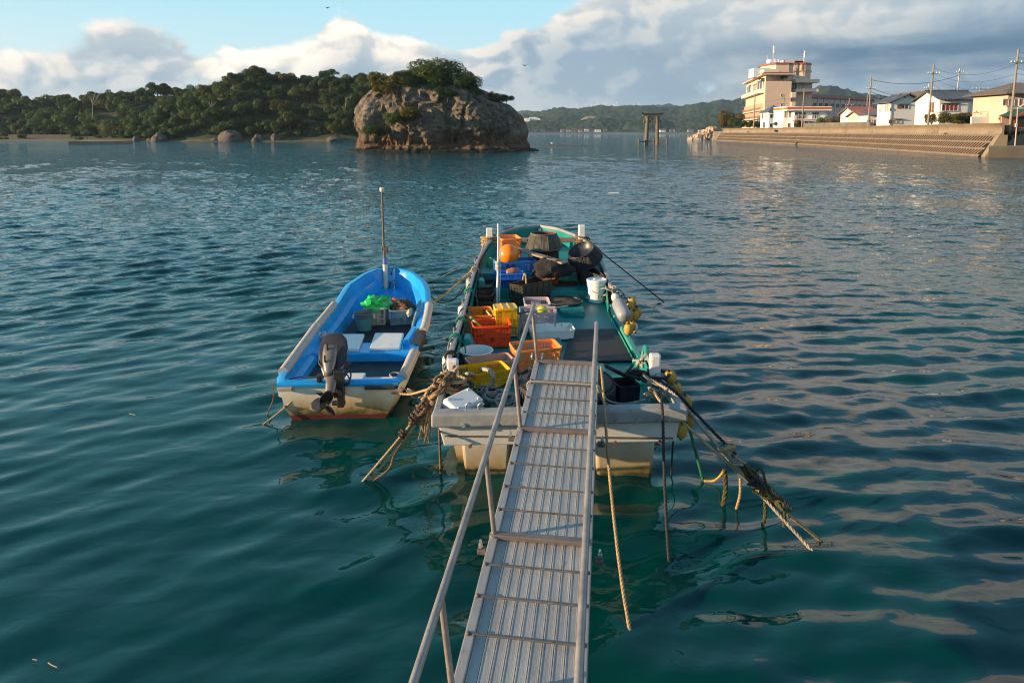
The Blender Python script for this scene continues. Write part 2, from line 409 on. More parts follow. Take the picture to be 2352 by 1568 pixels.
# ================================================================== FOLIAGE
LEAF_DARK = leafmat('leaf_dark_evergreen', [(.010, .034, .014), (.020, .056, .018), (.032, .076, .021), (.052, .088, .024)])
LEAF_MID = leafmat('leaf_mid_green', [(.020, .058, .018), (.034, .082, .022), (.054, .098, .024)])
LEAF_OLIVE = leafmat('leaf_olive_gold', [(.060, .070, .016), (.090, .085, .018), (.120, .090, .022)])
LEAF_RUST = leafmat('leaf_rust_brown', [(.080, .045, .014), (.12, .060, .016), (.10, .075, .02)])
LEAF_BRIGHT = leafmat('leaf_bright_green', [(.040, .085, .018), (.065, .12, .022), (.095, .13, .025)])
BARK = mat('bark', (.10, .075, .055), .9, var=.3, scale=6, bump=.5)
def crown_mesh(name, seed, n, leaf, lobes=9, flat=.8, spread=.62, material=None, lobe_r=(.30, .52), full=.35):
    """leafy crown of unit radius: many leaf-sized faces on and in lobes, with gaps between"""
    rnd = random.Random(seed); L = []
    for i in range(lobes):
        a = rnd.uniform(0, 2 * PI); rr = spread * math.sqrt(rnd.uniform(.02, 1)); zz = rnd.uniform(-.35, .62) * (1.05 - rr * .6)
        L.append((Vector((rr * math.cos(a), rr * math.sin(a), zz * flat)), rnd.uniform(*lobe_r)))
    vs = []; fs = []
    wts = [r * r for _, r in L]
    for i in range(n):
        c, r = rnd.choices(L, wts)[0]
        d = Vector((rnd.gauss(0, 1), rnd.gauss(0, 1), rnd.gauss(.25, 1))).normalized()
        rad = r * (1 - full * rnd.random() ** 2 + .16 * rnd.random() ** 3)
        p = c + Vector((d.x, d.y, d.z * .85)) * rad
        nrm = (d + Vector((rnd.gauss(0, .32), rnd.gauss(0, .32), rnd.gauss(.15, .32)))).normalized()
        x = nrm.orthogonal().normalized(); x = Matrix.Rotation(rnd.uniform(0, 6.28), 3, nrm) @ x; y = nrm.cross(x)
        s = leaf * rnd.uniform(.55, 1.25); k = len(vs)
        vs += [p - x * s * .5, p + y * s * .32 - x * .1 * s, p + x * s * .55, p - y * s * .34]
        fs.append((k, k + 1, k + 2, k + 3))
    me = bpy.data.meshes.new(name); me.from_pydata([tuple(v) for v in vs], [], fs); me.materials.append(material); me.update()
    return me
def trunk_mesh(name, seed, limbs=4, r=.055, mat_=None, h=1.0):
    rnd = random.Random(seed); mb = MB()
    top = Vector((rnd.uniform(-.1, .1), rnd.uniform(-.1, .1), h))
    mb.tube(catmull([(0, 0, -.25), (rnd.uniform(-.04, .04), rnd.uniform(-.04, .04), h * .45), top], 4), [r * (1 - .5 * i / 8) for i in range(9)], 7)
    for i in range(limbs):
        a = rnd.uniform(0, 6.28); z0 = h * rnd.uniform(.4, .8)
        e = Vector((math.cos(a) * rnd.uniform(.35, .6), math.sin(a) * rnd.uniform(.35, .6), h + rnd.uniform(.1, .45)))
        mb.tube(catmull([(0, 0, z0), Vector((0, 0, z0)).lerp(e, .5) + Vector((0, 0, .06)), e], 4), [r * .5 * (1 - .7 * j / 8) for j in range(9)], 5)
    me_o = mb.build(name, mat_ or BARK, smooth=True); me = me_o.data; bpy.data.objects.remove(me_o); return me
CR_DARK = [crown_mesh('crown_dark', 10 + i, 4600, .105, lobes=12 + i % 4, lobe_r=(.20, .42), spread=.74, material=LEAF_DARK) for i in range(5)]
CR_MID = [crown_mesh('crown_mid', 30 + i, 4200, .105, lobes=11 + i % 3, lobe_r=(.20, .42), spread=.74, material=LEAF_MID) for i in range(3)]
CR_OLIVE = [crown_mesh('crown_olive', 50 + i, 3800, .105, lobes=12, lobe_r=(.2, .40), spread=.74, material=LEAF_OLIVE) for i in range(2)]
TRUNKS = [trunk_mesh('trunk', 70 + i) for i in range(3)]
def tree(name, loc, rad, height, crown, label, cat='tree', group=None, rz=None, flat=1.0, trunk=None, tr=.5, rnd=random):
    t = thing(name, loc, label, cat, group, rz=rnd.uniform(0, 6.28) if rz is None else rz)
    c = bpy.data.objects.new('crown', crown); COL.objects.link(c); c.parent = t; c.location = (0, 0, height - rad * flat * .78); c.scale = (rad, rad * rnd.uniform(.9, 1.1), rad * flat)
    k = bpy.data.objects.new('trunk', trunk or rnd.choice(TRUNKS)); COL.objects.link(k); k.parent = t; hh = max(.3, height - rad * flat * .9); k.scale = (rad * tr * 2, rad * tr * 2, hh)
    return t

# ------------------------------------------------------------------ left headland: terrain
D_SH = 245.0
_fp = [(250, 330), (285, 318), (300, 300), (333, 264), (360, 247), (390, 235), (420, 222), (453, 213), (500, 197), (550, 169), (600, 153), (655, 161), (700, 172), (765, 162), (793, 170), (870, 168), (950, 172), (1010, 205), (1060, 310)]
fx = [XD(a, 285) for a, _ in _fp]; RF = [max(-2, ZD(b, 285) - 6.6) for _, b in _fp]
def front_h(x, y):
    ridge = interp(x, fx, RF); return ridge * smoothstep(243, 280, y + 5 * mnoise.noise((x * .05, 0, 3))) * (1 - .3 * smoothstep(285, 330, y))
_bp = [(-200, 188), (0, 193), (57, 207), (110, 217), (160, 211), (220, 206), (269, 198), (319, 195), (372, 186), (407, 195), (460, 190), (520, 190), (600, 185), (800, 200), (1000, 300)]
bx = [XD(a, 338) for a, _ in _bp]; RB = [max(-2, ZD(b, 338) - 8.0) for _, b in _bp]
def back_h(x, y):
    b = smoothstep(286, 345, y + 6 * mnoise.noise((x * .03, 7, 1))); return interp(x, bx, RB) * b + .9 * smoothstep(252, 275, y)
def head_h(x, y):
    base = -1.0 + 1.5 * smoothstep(236, 252, y + 4 * mnoise.noise((x * .03, 1, 1)) + (0 if x > -150 else smoothstep(-150, -200, x) * 10))
    if x > 0: base -= 2.5 * smoothstep(0, 10, x)
    return base + max(front_h(x, y), back_h(x, y)) + .3 * mnoise.noise((x * .2, y * .2, 0))
GROUND_GREEN = mat('undergrowth', (.022, .036, .014), .95, var=.45, scale=.35, bump=.6, bscale=2)
SAND = mat('beach_sand', (.26, .19, .12), .95, var=.25, scale=.25, bump=.3, bscale=6, hue=(.10, .085, .05), world=True)
def grid_mesh(name, xs, ys, fn, material, parent=None, kind='structure', smooth=True):
    vs = [(x, y, fn(x, y)) for y in ys for x in xs]; n = len(xs)
    fs = [(j * n + i, j * n + i + 1, (j + 1) * n + i + 1, (j + 1) * n + i) for j in range(len(ys) - 1) for i in range(n - 1)]
    me = bpy.data.meshes.new(name); me.from_pydata(vs, [], fs); me.materials.append(material); me.update()
    if smooth: me.polygons.foreach_set('use_smooth', [True] * len(fs))
    o = bpy.data.objects.new(name, me); COL.objects.link(o); tag(o, kind=kind); return o
def ground_mat():
    m, nt, out = newmat('headland_ground')
    b = N(nt, 'ShaderNodeBsdfPrincipled'); lk(nt, b.outputs[0], out.inputs[0]); b.inputs['Roughness'].default_value = .95
    g = N(nt, 'ShaderNodeNewGeometry').outputs['Position']; sp = N(nt, 'ShaderNodeSeparateXYZ'); lk(nt, g, sp.inputs[0])
    n1 = noise_node(nt, g, .35, 4)
    grn = ramp(nt, n1.outputs[0], [(.3, (.014, .024, .010)), (.7, (.034, .052, .016))]).outputs[0]
    snd = ramp(nt, n1.outputs[0], [(.3, (.08, .058, .036)), (.7, (.155, .115, .07))]).outputs[0]
    grs = ramp(nt, n1.outputs[0], [(.3, (.035, .05, .014)), (.7, (.085, .080, .028))]).outputs[0]
    y = mathn(nt, 'ADD', sp.outputs[1], mathn(nt, 'MULTIPLY', n1.outputs[0], 8))
    zz = mathn(nt, 'ADD', sp.outputs[2], mathn(nt, 'MULTIPLY', n1.outputs[0], .5))
    lk(nt, mixc(nt, maprange(nt, zz, 1.0, 1.5), mixc(nt, maprange(nt, zz, .70, .85), snd, grs), grn), b.inputs['Base Color'])
    return m
grid_mesh('headland_ground', [-340 + 3.2 * i for i in range(115)], [228 + 3 * i for i in range(50)], head_h, ground_mat())

# ------------------------------------------------------------------ headland forest: every tree its own object
GF = 'trees of the forest on the left headland'
def forest():
    rnd = random.Random(5); pts = []; tries = 0
    def ok(x, y, r):
        for a, b, c in pts:
            if (a - x) ** 2 + ((b - y) * .8) ** 2 < (r + c) ** 2 * .20: return False
        return True
    # front slope first, then the long ridge behind it
    for want, region in ((165, 'front'), (115, 'back')):
        n = 0; tries = 0
        while n < want and tries < 14000:
            tries += 1
            if region == 'front':
                px = rnd.uniform(285, 900); y = 249 + 50 * rnd.random() ** 1.15; x = (px - 1176) / 1568 * y
                if front_h(x, y) < .15: continue
                r = rnd.uniform(3.2, 5.6)
                if front_h(x, y) < 4: r *= .62 + .06 * front_h(x, y)
            else:
                px = rnd.uniform(-30, 540); y = rnd.uniform(284, 350); x = (px - 1176) / 1568 * y
                if front_h(x, y) > back_h(x, y): continue
                r = rnd.uniform(3.6, 6.0)
            if not ok(x, y, r): continue
            pts.append((x, y, r)); n += 1; px_ = px; front = region == 'front'
            q = rnd.random(); sunny = front and px_ < 560
            if q < (.08 if front else .04): cr = rnd.choice(CR_OLIVE); lab = 'olive gold broadleaf tree among the dark evergreens of the left headland forest'
            elif q < (.60 if sunny else .36): cr = rnd.choice(CR_MID); lab = 'mid green broadleaf tree in the forest covering the left headland'
            else: cr = rnd.choice(CR_DARK); lab = 'dark evergreen broadleaf tree in the forest covering the left headland'
            tree('forest_tree', (x, y, head_h(x, y) - .4), r, r * rnd.uniform(1.1, 1.5), cr, lab, 'tree', GF, flat=rnd.uniform(.85, 1.15), rnd=rnd)
forest()
def named_tree(px, D, ztop_py, r, crown, label, flat=.9, name='forest_tree', group=None):
    x = XD(px, D); z = head_h(x, D) - .2; top = ZD(ztop_py, D)
    return tree(name, (x, D, z), r, max(r * 1.2, top - z), crown, label, 'tree', group or GF, flat=flat, rnd=random.Random(int(px)))
named_tree(764, 290, 156, 4.6, CR_DARK[0], 'round crowned dark tree standing above the ridge just left of the rock islet', .75)
named_tree(836, 292, 165, 4.0, CR_DARK[2], 'rounded dark treetop on the ridge directly behind the rock islet', .75)
named_tree(375, 336, 186, 6.2, CR_DARK[1], 'tall broad dark tree rising above the low left ridge', .7)
named_tree(495, 272, 193, 5.4, CR_OLIVE[0], 'sunlit golden brown tree on the shoulder of the forested headland', .8)
named_tree(600, 284, 149, 5.2, CR_DARK[3], 'dark green tree crowning the summit of the headland', .7)
# shrubs at the foot of the hill
for px, D, r, h, cr, lab in ((180, 262, 2.6, 3.6, CR_MID[0], 'round green bush beside the low concrete wall on the left shore'),
                             (208, 260, 2.8, 4.0, CR_MID[1], 'second green bush from the low wall, left of the reeds'),
                             (288, 256, 2.2, 3.2, CR_OLIVE[1], 'olive bush at the foot of the sunlit slope right of the reeds'),
                             (190, 254, 1.6, 1.4, LEAF_BRIGHT and CR_MID[2], 'low spreading green shrub above the concrete jetty'),
                             (232, 253, 1.7, 1.5, CR_OLIVE[0], 'low yellow green shrub in front of the reeds by the jetty'),
                             (275, 252, 1.6, 1.3, CR_MID[1], 'low bright shrub at the beach edge right of the jetty'),
                             (60, 262, 2.2, 1.9, CR_DARK[1], 'dark low bush behind the left end of the shore wall'),
                             (110, 270, 2.6, 3.2, CR_DARK[2], 'dark bush behind the middle of the shore wall'),
                             (20, 258, 1.8, 1.3, CR_MID[0], 'low grassy bush on the far left beach')):
    x = XD(px, D); tree('shore_bush', (x, D, head_h(x, D) - .1), r, h, cr, lab, 'bush', 'bushes along the left shore', flat=.75, rnd=random.Random(px))
def foot_shrubs():
    rnd = random.Random(44)
    for i in range(26):
        px = 292 + i * 20 + rnd.uniform(-7, 7); D = rnd.uniform(248.5, 252); x = XD(px, D); r = rnd.uniform(1.3, 2.6)
        tree('foot_shrub', (x, D, head_h(x, D) - .4), r, r * rnd.uniform(.8, 1.3), rnd.choice(CR_DARK + CR_MID), 'low shrub growing along the foot of the headland just above the beach', 'shrub', 'shrubs along the foot of the headland', flat=.7, rnd=rnd)
foot_shrubs()
PALEB = mat('pale_dead_bark', (.30, .26, .21), .9, var=.2)
for i, (px, py, D, h, lab) in enumerate(((212, 262, 283, 9.5, 'pale bare branching tree on the left wooded slope'), (485, 268, 256, 6.5, 'pale bare limbs reaching out of the front slope of the headland'), (793, 246, 256, 6.0, 'leaning dead trunk on the wooded slope near the islet'))):
    me = trunk_mesh('trunk', 200 + i, limbs=9 if i < 2 else 2, r=.030, mat_=PALEB); c = PD(px, py, D); t = thing('bare_tree', c, lab, 'tree'); o = bpy.data.objects.new('trunk', me); COL.objects.link(o); o.parent = t; o.scale = (h * .62, h * .62, h * .7); o.rotation_euler = (0, .1 if i < 2 else -.5, i)
def reeds():
    rnd = random.Random(3); mb = MB(); x0 = XD(255, 256); z0 = head_h(x0, 256)
    for i in range(260):
        bx_ = x0 + rnd.gauss(0, 1.3); by = 256 + rnd.gauss(0, .8); h = rnd.uniform(2.2, 6.2) * math.exp(-((bx_ - x0) / 2.6) ** 2)
        lean = Vector((rnd.gauss(-.1, .25), rnd.gauss(0, .2), 1)) * h
        b = Vector((bx_, by, z0 - .1)); wv = Vector((rnd.uniform(.05, .11), .03, 0))
        mb.add([b - wv, b + wv, b + lean * .6 + wv * .9 + Vector((lean.x * .1, 0, 0)), b + lean * .6 - wv * .6, b + lean * 1.0 + Vector((lean.x * .4, 0, -.1))], [(0, 1, 2, 3), (3, 2, 4)])
    o = mb.build('reed_clump', leafmat('reed_leaf', [(.09, .10, .03), (.16, .15, .06)]), org=(x0, 256, z0))
    tag(o, 'tall clump of pale reeds on the left shore between the bushes and the hill', 'reeds')
reeds()
def boulder(name, c, r, seed, material, label, group=None, sink=.3):
    mb = MB(); rnd = random.Random(seed); off = Vector((rnd.uniform(0, 99), rnd.uniform(0, 99), rnd.uniform(0, 99)))
    nu, nv = 28, 16; rings = []
    for i in range(nv + 1):
        th = PI * i / nv; row = []
        for j in range(nu):
            ph = 2 * PI * j / nu; d = Vector((math.sin(th) * math.cos(ph), math.sin(th) * math.sin(ph), -math.cos(th)))
            k = 1 + .28 * mnoise.noise(d * 1.5 + off) + .12 * mnoise.noise(d * 4 + off) + .05 * mnoise.noise(d * 9 + off)
            row.append(Vector((d.x * r[0], d.y * r[1], d.z * r[2])) * k + Vector(c))
        rings.append(row)
    mb.loft(rings, True)
    o = mb.build(name, material, org=c, smooth='auto', angle=28); return tag(o, label, 'rock', group)
ROCK_SHORE = mat('shore_rock', (.075, .064, .053), .95, var=.35, scale=.9, bump=.8, bscale=5, dirt=((.05, .05, .035), .35, .8))
for i, (px, py, wpx, hpx, lab) in enumerate(((320, 321, 17, 13, 'small dark rounded boulder, leftmost at the foot of the headland'), (374, 324, 33, 22, 'dome shaped grey boulder beside the small dark one on the headland shore'),
                                          (537, 326, 50, 30, 'largest pale boulder on the headland beach, halfway to the islet'), (499, 326, 18, 9, 'little low rock touching the left side of the largest boulder'),
                                          (598, 324, 28, 18, 'low brown boulder right of the largest boulder'), (637, 323, 20, 20, 'upright narrow boulder next to the low brown one'), (352, 324, 14, 9, 'small flat rock between the two left boulders'), (772, 322, 36, 14, 'broken reddish rocks at the foot of the hill close to the islet'))):
    D = 246; k = D / 1568
    boulder('shore_boulder', (XD(px, D), D, .2), (wpx * k * .55, wpx * k * .5, hpx * k * .8), 40 + i, ROCK_SHORE, lab, 'boulders along the headland shore')
# low wall, jetty slab
CONC = mat('weathered_concrete', (.23, .185, .13), .92, var=.22, scale=.5, bump=.35, bscale=9, dirt=((.07, .06, .045), .45, .35), world=True)
mb = MB(); a = Vector((XD(30, 268), 268, .6)); b = Vector((XD(172, 266), 266, .6)); mb.bar(a + Vector((0, 0, .75)), b + Vector((0, 0, .75)), .5, 2.0)
tag(mb.build('shore_wall', mat('grey_wall', (.075, .07, .06), .9, var=.25, scale=.3, world=True), org=a, bevel=.05), 'low grey concrete wall along the field on the left shore', 'wall')
mb = MB(); k0 = P(157, 333, 0); k1 = P(257, 332, 0); mb.hexa([(k0.x, k0.y, -1), (k1.x, k1.y, -1), (k1.x + 1, k1.y + 9, -1), (k0.x - 3, k0.y + 14, -1), (k0.x, k0.y, .95), (k1.x, k1.y, .95), (k1.x + 1, k1.y + 9, .95), (k0.x - 3, k0.y + 14, .95)])
tag(mb.build('concrete_jetty', CONC, org=k0, bevel=.06), 'flat concrete jetty slab at the water edge of the left beach', 'jetty')
boulder('reef_rock', P(6, 347.5, 0) + Vector((-3, 0, -.1)), (3.6, 1.2, .35), 77, ROCK_SHORE, 'low flat rock breaking the water at the far left edge', None)
boulder('reef_rock', P(1300, 335, 0) + Vector((0, 0, -.05)), (6.5, 1.3, .28), 78, ROCK_SHORE, 'long low reef just above the water between the islet and the gate', None)
def gull():
    p = P(1268, 334, 0) + Vector((0, 0, .25)); mb = MB()
    mb.ellipsoid(p + Vector((0, 0, .25)), (.32, .14, .15), 10, 7); mb.ellipsoid(p + Vector((-.26, 0, .45)), (.1, .09, .1), 8, 6); mb.tube([p + Vector((-.2, 0, .3)), p + Vector((-.25, 0, .42))], .07, 6)
    mb.tube([p + Vector((-.33, 0, .44)), p + Vector((-.45, 0, .42))], [.03, .008], 5); mb.tube([p + Vector((.05, .04, 0)), p + Vector((.02, .04, .15))], .015, 4); mb.tube([p + Vector((.05, -.04, 0)), p + Vector((.02, -.04, .15))], .015, 4)
    mb.add([p + Vector((.25, -.08, .27)), p + Vector((.25, .08, .27)), p + Vector((.55, 0, .22))], [(0, 1, 2)])
    tag(mb.build('gull', mat('white_feather', (.75, .75, .74), .8), org=p, smooth=True), 'white gull resting on the low reef right of the islet', 'bird')
gull()

# ------------------------------------------------------------------ rock islet
DI = 131.0
def islet_mat():
    m, nt, out = newmat('islet_rock')
    b = N(nt, 'ShaderNodeBsdfPrincipled'); lk(nt, b.outputs[0], out.inputs[0]); b.inputs['Roughness'].default_value = .95; b.inputs['Specular IOR Level'].default_value = .2
    g = N(nt, 'ShaderNodeNewGeometry').outputs['Position']; sp = N(nt, 'ShaderNodeSeparateXYZ'); lk(nt, g, sp.inputs[0])
    v = mapping(nt, g, (1, 1, .45)); n1 = noise_node(nt, v, .35, 8, .65); n2 = noise_node(nt, g, 1.6, 6, .7); n3 = noise_node(nt, mapping(nt, g, (1, 1, .25), (R(8), R(6), 0)), .55, 6, .6)
    col = ramp(nt, n1.outputs[0], [(.30, (.062, .048, .034)), (.46, (.118, .096, .072)), (.58, (.165, .138, .105)), (.72, (.22, .178, .13))]).outputs[0]
    col = mixc(nt, maprange(nt, n2.outputs[0], .52, .68, 0, .7), col, (.30, .285, .25))          # pale lichen freckles
    col = mixc(nt, maprange(nt, n3.outputs[0], .54, .66, 0, .75), col, (.085, .078, .07))         # dark weathering streaks
    z = mathn(nt, 'ADD', sp.outputs[2], mathn(nt, 'MULTIPLY', n1.outputs[0], 3.0))
    col = mixc(nt, maprange(nt, z, 5.2, 3.0, 0, .75), col, (.13, .078, .045))                     # ochre band near the sea
    col = mixc(nt, maprange(nt, sp.outputs[2], .75, .35), col, (.022, .020, .014))                # wet weedy tide line
    lk(nt, col, b.inputs['Base Color'])
    vo = N(nt, 'ShaderNodeTexVoronoi'); vo.feature = 'DISTANCE_TO_EDGE'; vo.inputs['Scale'].default_value = .38; lk(nt, mixc(nt, .25, v, n2.outputs[1]), vo.inputs['Vector'])
    h = mathn(nt, 'ADD', mathn(nt, 'MULTIPLY', n2.outputs[0], .9), mathn(nt, 'MULTIPLY', maprange(nt, vo.outputs['Distance'], 0, .12), .5))
    bp = N(nt, 'ShaderNodeBump'); bp.inputs['Strength'].default_value = 1.0; bp.inputs['Distance'].default_value = .45; lk(nt, h, bp.inputs['Height']); lk(nt, bp.outputs[0], b.inputs['Normal'])
    return m
IK = DI / 1568.0
def iz(py): return (348 - py) * IK
# silhouette (picture columns) of the left and right flank by height
IL = [(349, 826), (345, 823), (335, 824), (326, 826), (317, 831), (308, 833), (302, 824), (296, 819.5), (285, 818), (270, 818.5), (258, 820), (248, 824), (238, 830), (228, 838), (218, 850), (210, 862), (202, 885), (197, 930), (193, 968)]
IR = [(349, 1226), (342, 1218), (335, 1216), (325, 1212), (315, 1212), (305, 1213), (295, 1208), (285, 1204), (275, 1199), (265, 1191), (255, 1182), (245, 1170), (238, 1150), (230, 1135), (222, 1128), (212, 1112), (205, 1095), (198, 1050), (193, 1010)]
def islet():
    mb = MB(); nz, na = 130, 320; rings = []
    zs = sorted(iz(p) for p, _ in IL); zl = [iz(p) for p, _ in IL]; xl = [(x - CX) * IK for _, x in IL]; zr = [iz(p) for p, _ in IR]; xr = [(x - CX) * IK for _, x in IR]
    zt = max(zs)
    for i in range(nz + 1):
        u = i / nz; z = -1.2 + (zt + 1.2) * (1 - (1 - u) ** 1.35)
        a = interp(z, zl, xl); b = interp(z, zr, xr); cx = (a + b) / 2; hw = (b - a) / 2
        dep = 8.2 * max(.05, (hw / 16.5)) ** .55 + (0 if z > 1 else .6)
        row = []
        for j in range(na):
            t = 2 * PI * j / na; c, s = math.cos(t), math.sin(t); e = .72
            x = cx + hw * math.copysign(abs(c) ** e, c); y = DI + dep * math.copysign(abs(s) ** (e + .05), s) * (1 if s < 0 else 1.15)
            p = Vector((x, y, z)); q = Vector((x * .16, y * .16, z * .09))
            dn = 1.5 * (mnoise.fractal(q, 1.0, 2.0, 5) ) + .55 * abs(mnoise.noise(Vector((x * .42, y * .42, z * .12)) + Vector((9, 1, 4)))) * -1.6 + .42 * mnoise.fractal(p * .8, 1.0, 2.1, 4) + .16 * mnoise.fractal(p * 2.6, .9, 2.1, 3)
            vd = mnoise.voronoi(Vector((x * .30 + .3 * mnoise.noise(p * .3), y * .30, z * .07)))[0]; dn -= .75 * math.exp(-((vd[1] - vd[0]) / .10) ** 2)
            vd = mnoise.voronoi(Vector((x * .6, y * .6, z * .42 + .1 * x)))[0]; dn -= .24 * math.exp(-((vd[1] - vd[0]) / .12) ** 2)
            # large buttresses seen on the front face
            fx_ = (x / IK + CX)
            dn += .9 * math.exp(-((fx_ - 985) / 62) ** 2) * (1 if z < 9 else .4) - 1.5 * math.exp(-((fx_ - 880) / 16) ** 2) * (1 - smoothstep(4.5, 8, z)) - .8 * math.exp(-((fx_ - 1040) / 14) ** 2) + .7 * math.exp(-((fx_ - 1110) / 40) ** 2)
            if s < -.2:   # sea-worn hollows along the foot
                dn -= 1.6 * math.exp(-((fx_ - 1065) / 40) ** 2 - ((z - 2.0) / 1.1) ** 2) + 1.8 * math.exp(-((fx_ - 1150) / 20) ** 2 - ((z - 2.4) / 1.3) ** 2) + .7 * math.exp(-((z - 1.3) / .6) ** 2)
            out = Vector((c, s, 0)).normalized(); w_ = .35 + .65 * abs(s)
            if z > zt - 2.5: dn *= .6
            row.append(p + out * dn * w_ + Vector((0, 0, .25 * mnoise.noise(p * .5))))
        rings.append(row)
    mb.loft(rings, True); k = len(mb.v) - na; mb.f.append(tuple(range(k, k + na))); mb.m.append(0)
    base = Vector((( 1021 - CX) * IK, DI, 0))
    o = mb.build('rock_islet', islet_mat(), org=base, smooth='auto', angle=35)
    tag(o, 'weathered brown rock islet rising from the sea with trees on top', 'rock islet')
    # wave-cut ledge round the foot
    mb = MB(); rings = []
    for q, (zz, k1) in enumerate(((-.8, 1.06), (.12, 1.05), (.30, 1.0), (.42, .90))):
        row = []
        for j in range(120):
            t = 2 * PI * j / 120; c, s = math.cos(t), math.sin(t)
            x = base.x + 17.2 * k1 * math.copysign(abs(c) ** .75, c); y = DI + 9.0 * k1 * math.copysign(abs(s) ** .75, s)
            n_ = 1.1 * mnoise.noise((x * .2, y * .2, 5)) + .5 * mnoise.noise((x * .7, y * .7, 5))
            row.append(Vector((x + c * n_, y + s * n_, zz + .14 * mnoise.noise((x * .6, y * .6, q)))))
        rings.append(row)
    mb.loft(rings, True); k = len(mb.v) - 120; mb.f.append(tuple(range(k, k + 120))); mb.m.append(0)
    lg = mb.build('ledge', islet_mat(), parent=o, smooth='auto', angle=35)
    mb = MB(); c = P(915, 349, .5)
    return o
ISL = islet()
boulder('fallen_boulder', P(918, 347, 0) + Vector((0, 1.2, .3)), (1.9, 1.3, 1.3), 91, islet_mat(), 'fallen brown boulder on the front ledge of the islet')
CR_ISL = crown_mesh('crown_islet', 101, 13000, .062, lobes=20, flat=.72, spread=.72, material=LEAF_DARK, lobe_r=(.24, .36))
CR_ISL2 = crown_mesh('crown_islet_olive', 102, 4200, .08, lobes=13, flat=.85, spread=.72, material=LEAF_OLIVE, lobe_r=(.18, .34), full=.6)
CR_ISL3 = crown_mesh('crown_islet_mid', 103, 7500, .068, lobes=14, flat=.8, spread=.7, material=LEAF_DARK, lobe_r=(.2, .36))
CR_BUSH = crown_mesh('crown_bush', 104, 4500, .085, lobes=10, flat=.8, spread=.7, material=LEAF_OLIVE, lobe_r=(.24, .42))
CR_BUSH2 = crown_mesh('crown_bush_green', 105, 4500, .085, lobes=10, flat=.8, spread=.7, material=LEAF_MID, lobe_r=(.24, .42))
def itree(px, py_base, py_top, wpx, dy, crown, label, name='islet_tree', flat=None, cat='tree'):
    D = DI + dy; k = D / 1568; zb = ZD(py_base, D); zt = ZD(py_top, D); r = wpx * k / 2 / .95
    fl = flat or min(1.4, (zt - zb) / (1.55 * r))
    return tree(name, (XD(px, D), D, zb), r, zt - zb, crown, label, cat, None, rz=px * .1, flat=fl, tr=.25, rnd=random.Random(px))
itree(902, 226, 145, 104, -4, CR_ISL2, 'thin golden olive tree at the left edge of the islet summit', flat=.95)
itree(1002, 226, 127, 172, -1, CR_ISL, 'large dark spreading tree on the islet summit', flat=.85)
itree(1056, 246, 162, 108, -4, CR_ISL3, 'dark green tree hanging over the right side of the islet summit', flat=.9)
itree(952, 226, 148, 100, -5, CR_ISL3, 'dark dense tree between the golden tree and the large tree on the islet', flat=.9)
itree(884, 226, 190, 62, -6, CR_BUSH, 'yellow green bush on the left brow of the islet', 'islet_bush', cat='bush')
itree(1088, 244, 184, 70, -3, CR_ISL3, 'small wind bent tree on the right brow of the islet')
itree(1134, 246, 203, 46, -1, CR_ISL2, 'thin spiky shrub on the right shoulder of the islet', 'islet_bush', cat='bush')
itree(1163, 256, 215, 42, 0, CR_ISL3, 'little pine clinging to the right edge of the islet', 'islet_pine', flat=.7)
itree(1142, 248, 220, 48, -2, CR_BUSH2, 'low dark bush below the spiky shrub on the islet', 'islet_bush', cat='bush')
itree(938, 280, 241, 66, -10.2, CR_BUSH, 'golden leafy bush growing in the cleft of the islet face', 'islet_bush', cat='bush')
itree(905, 302, 255, 58, -9.4, CR_BUSH2, 'green bush below the golden one in the islet cleft', 'islet_bush', cat='bush')
itree(862, 328, 286, 56, -8.2, CR_BUSH2, 'round bush low on the left foot of the islet', 'islet_bush', cat='bush')
itree(1030, 232, 198, 60, -8, CR_ISL3, 'green bush on the bare top rim of the islet', 'islet_bush', cat='bush')

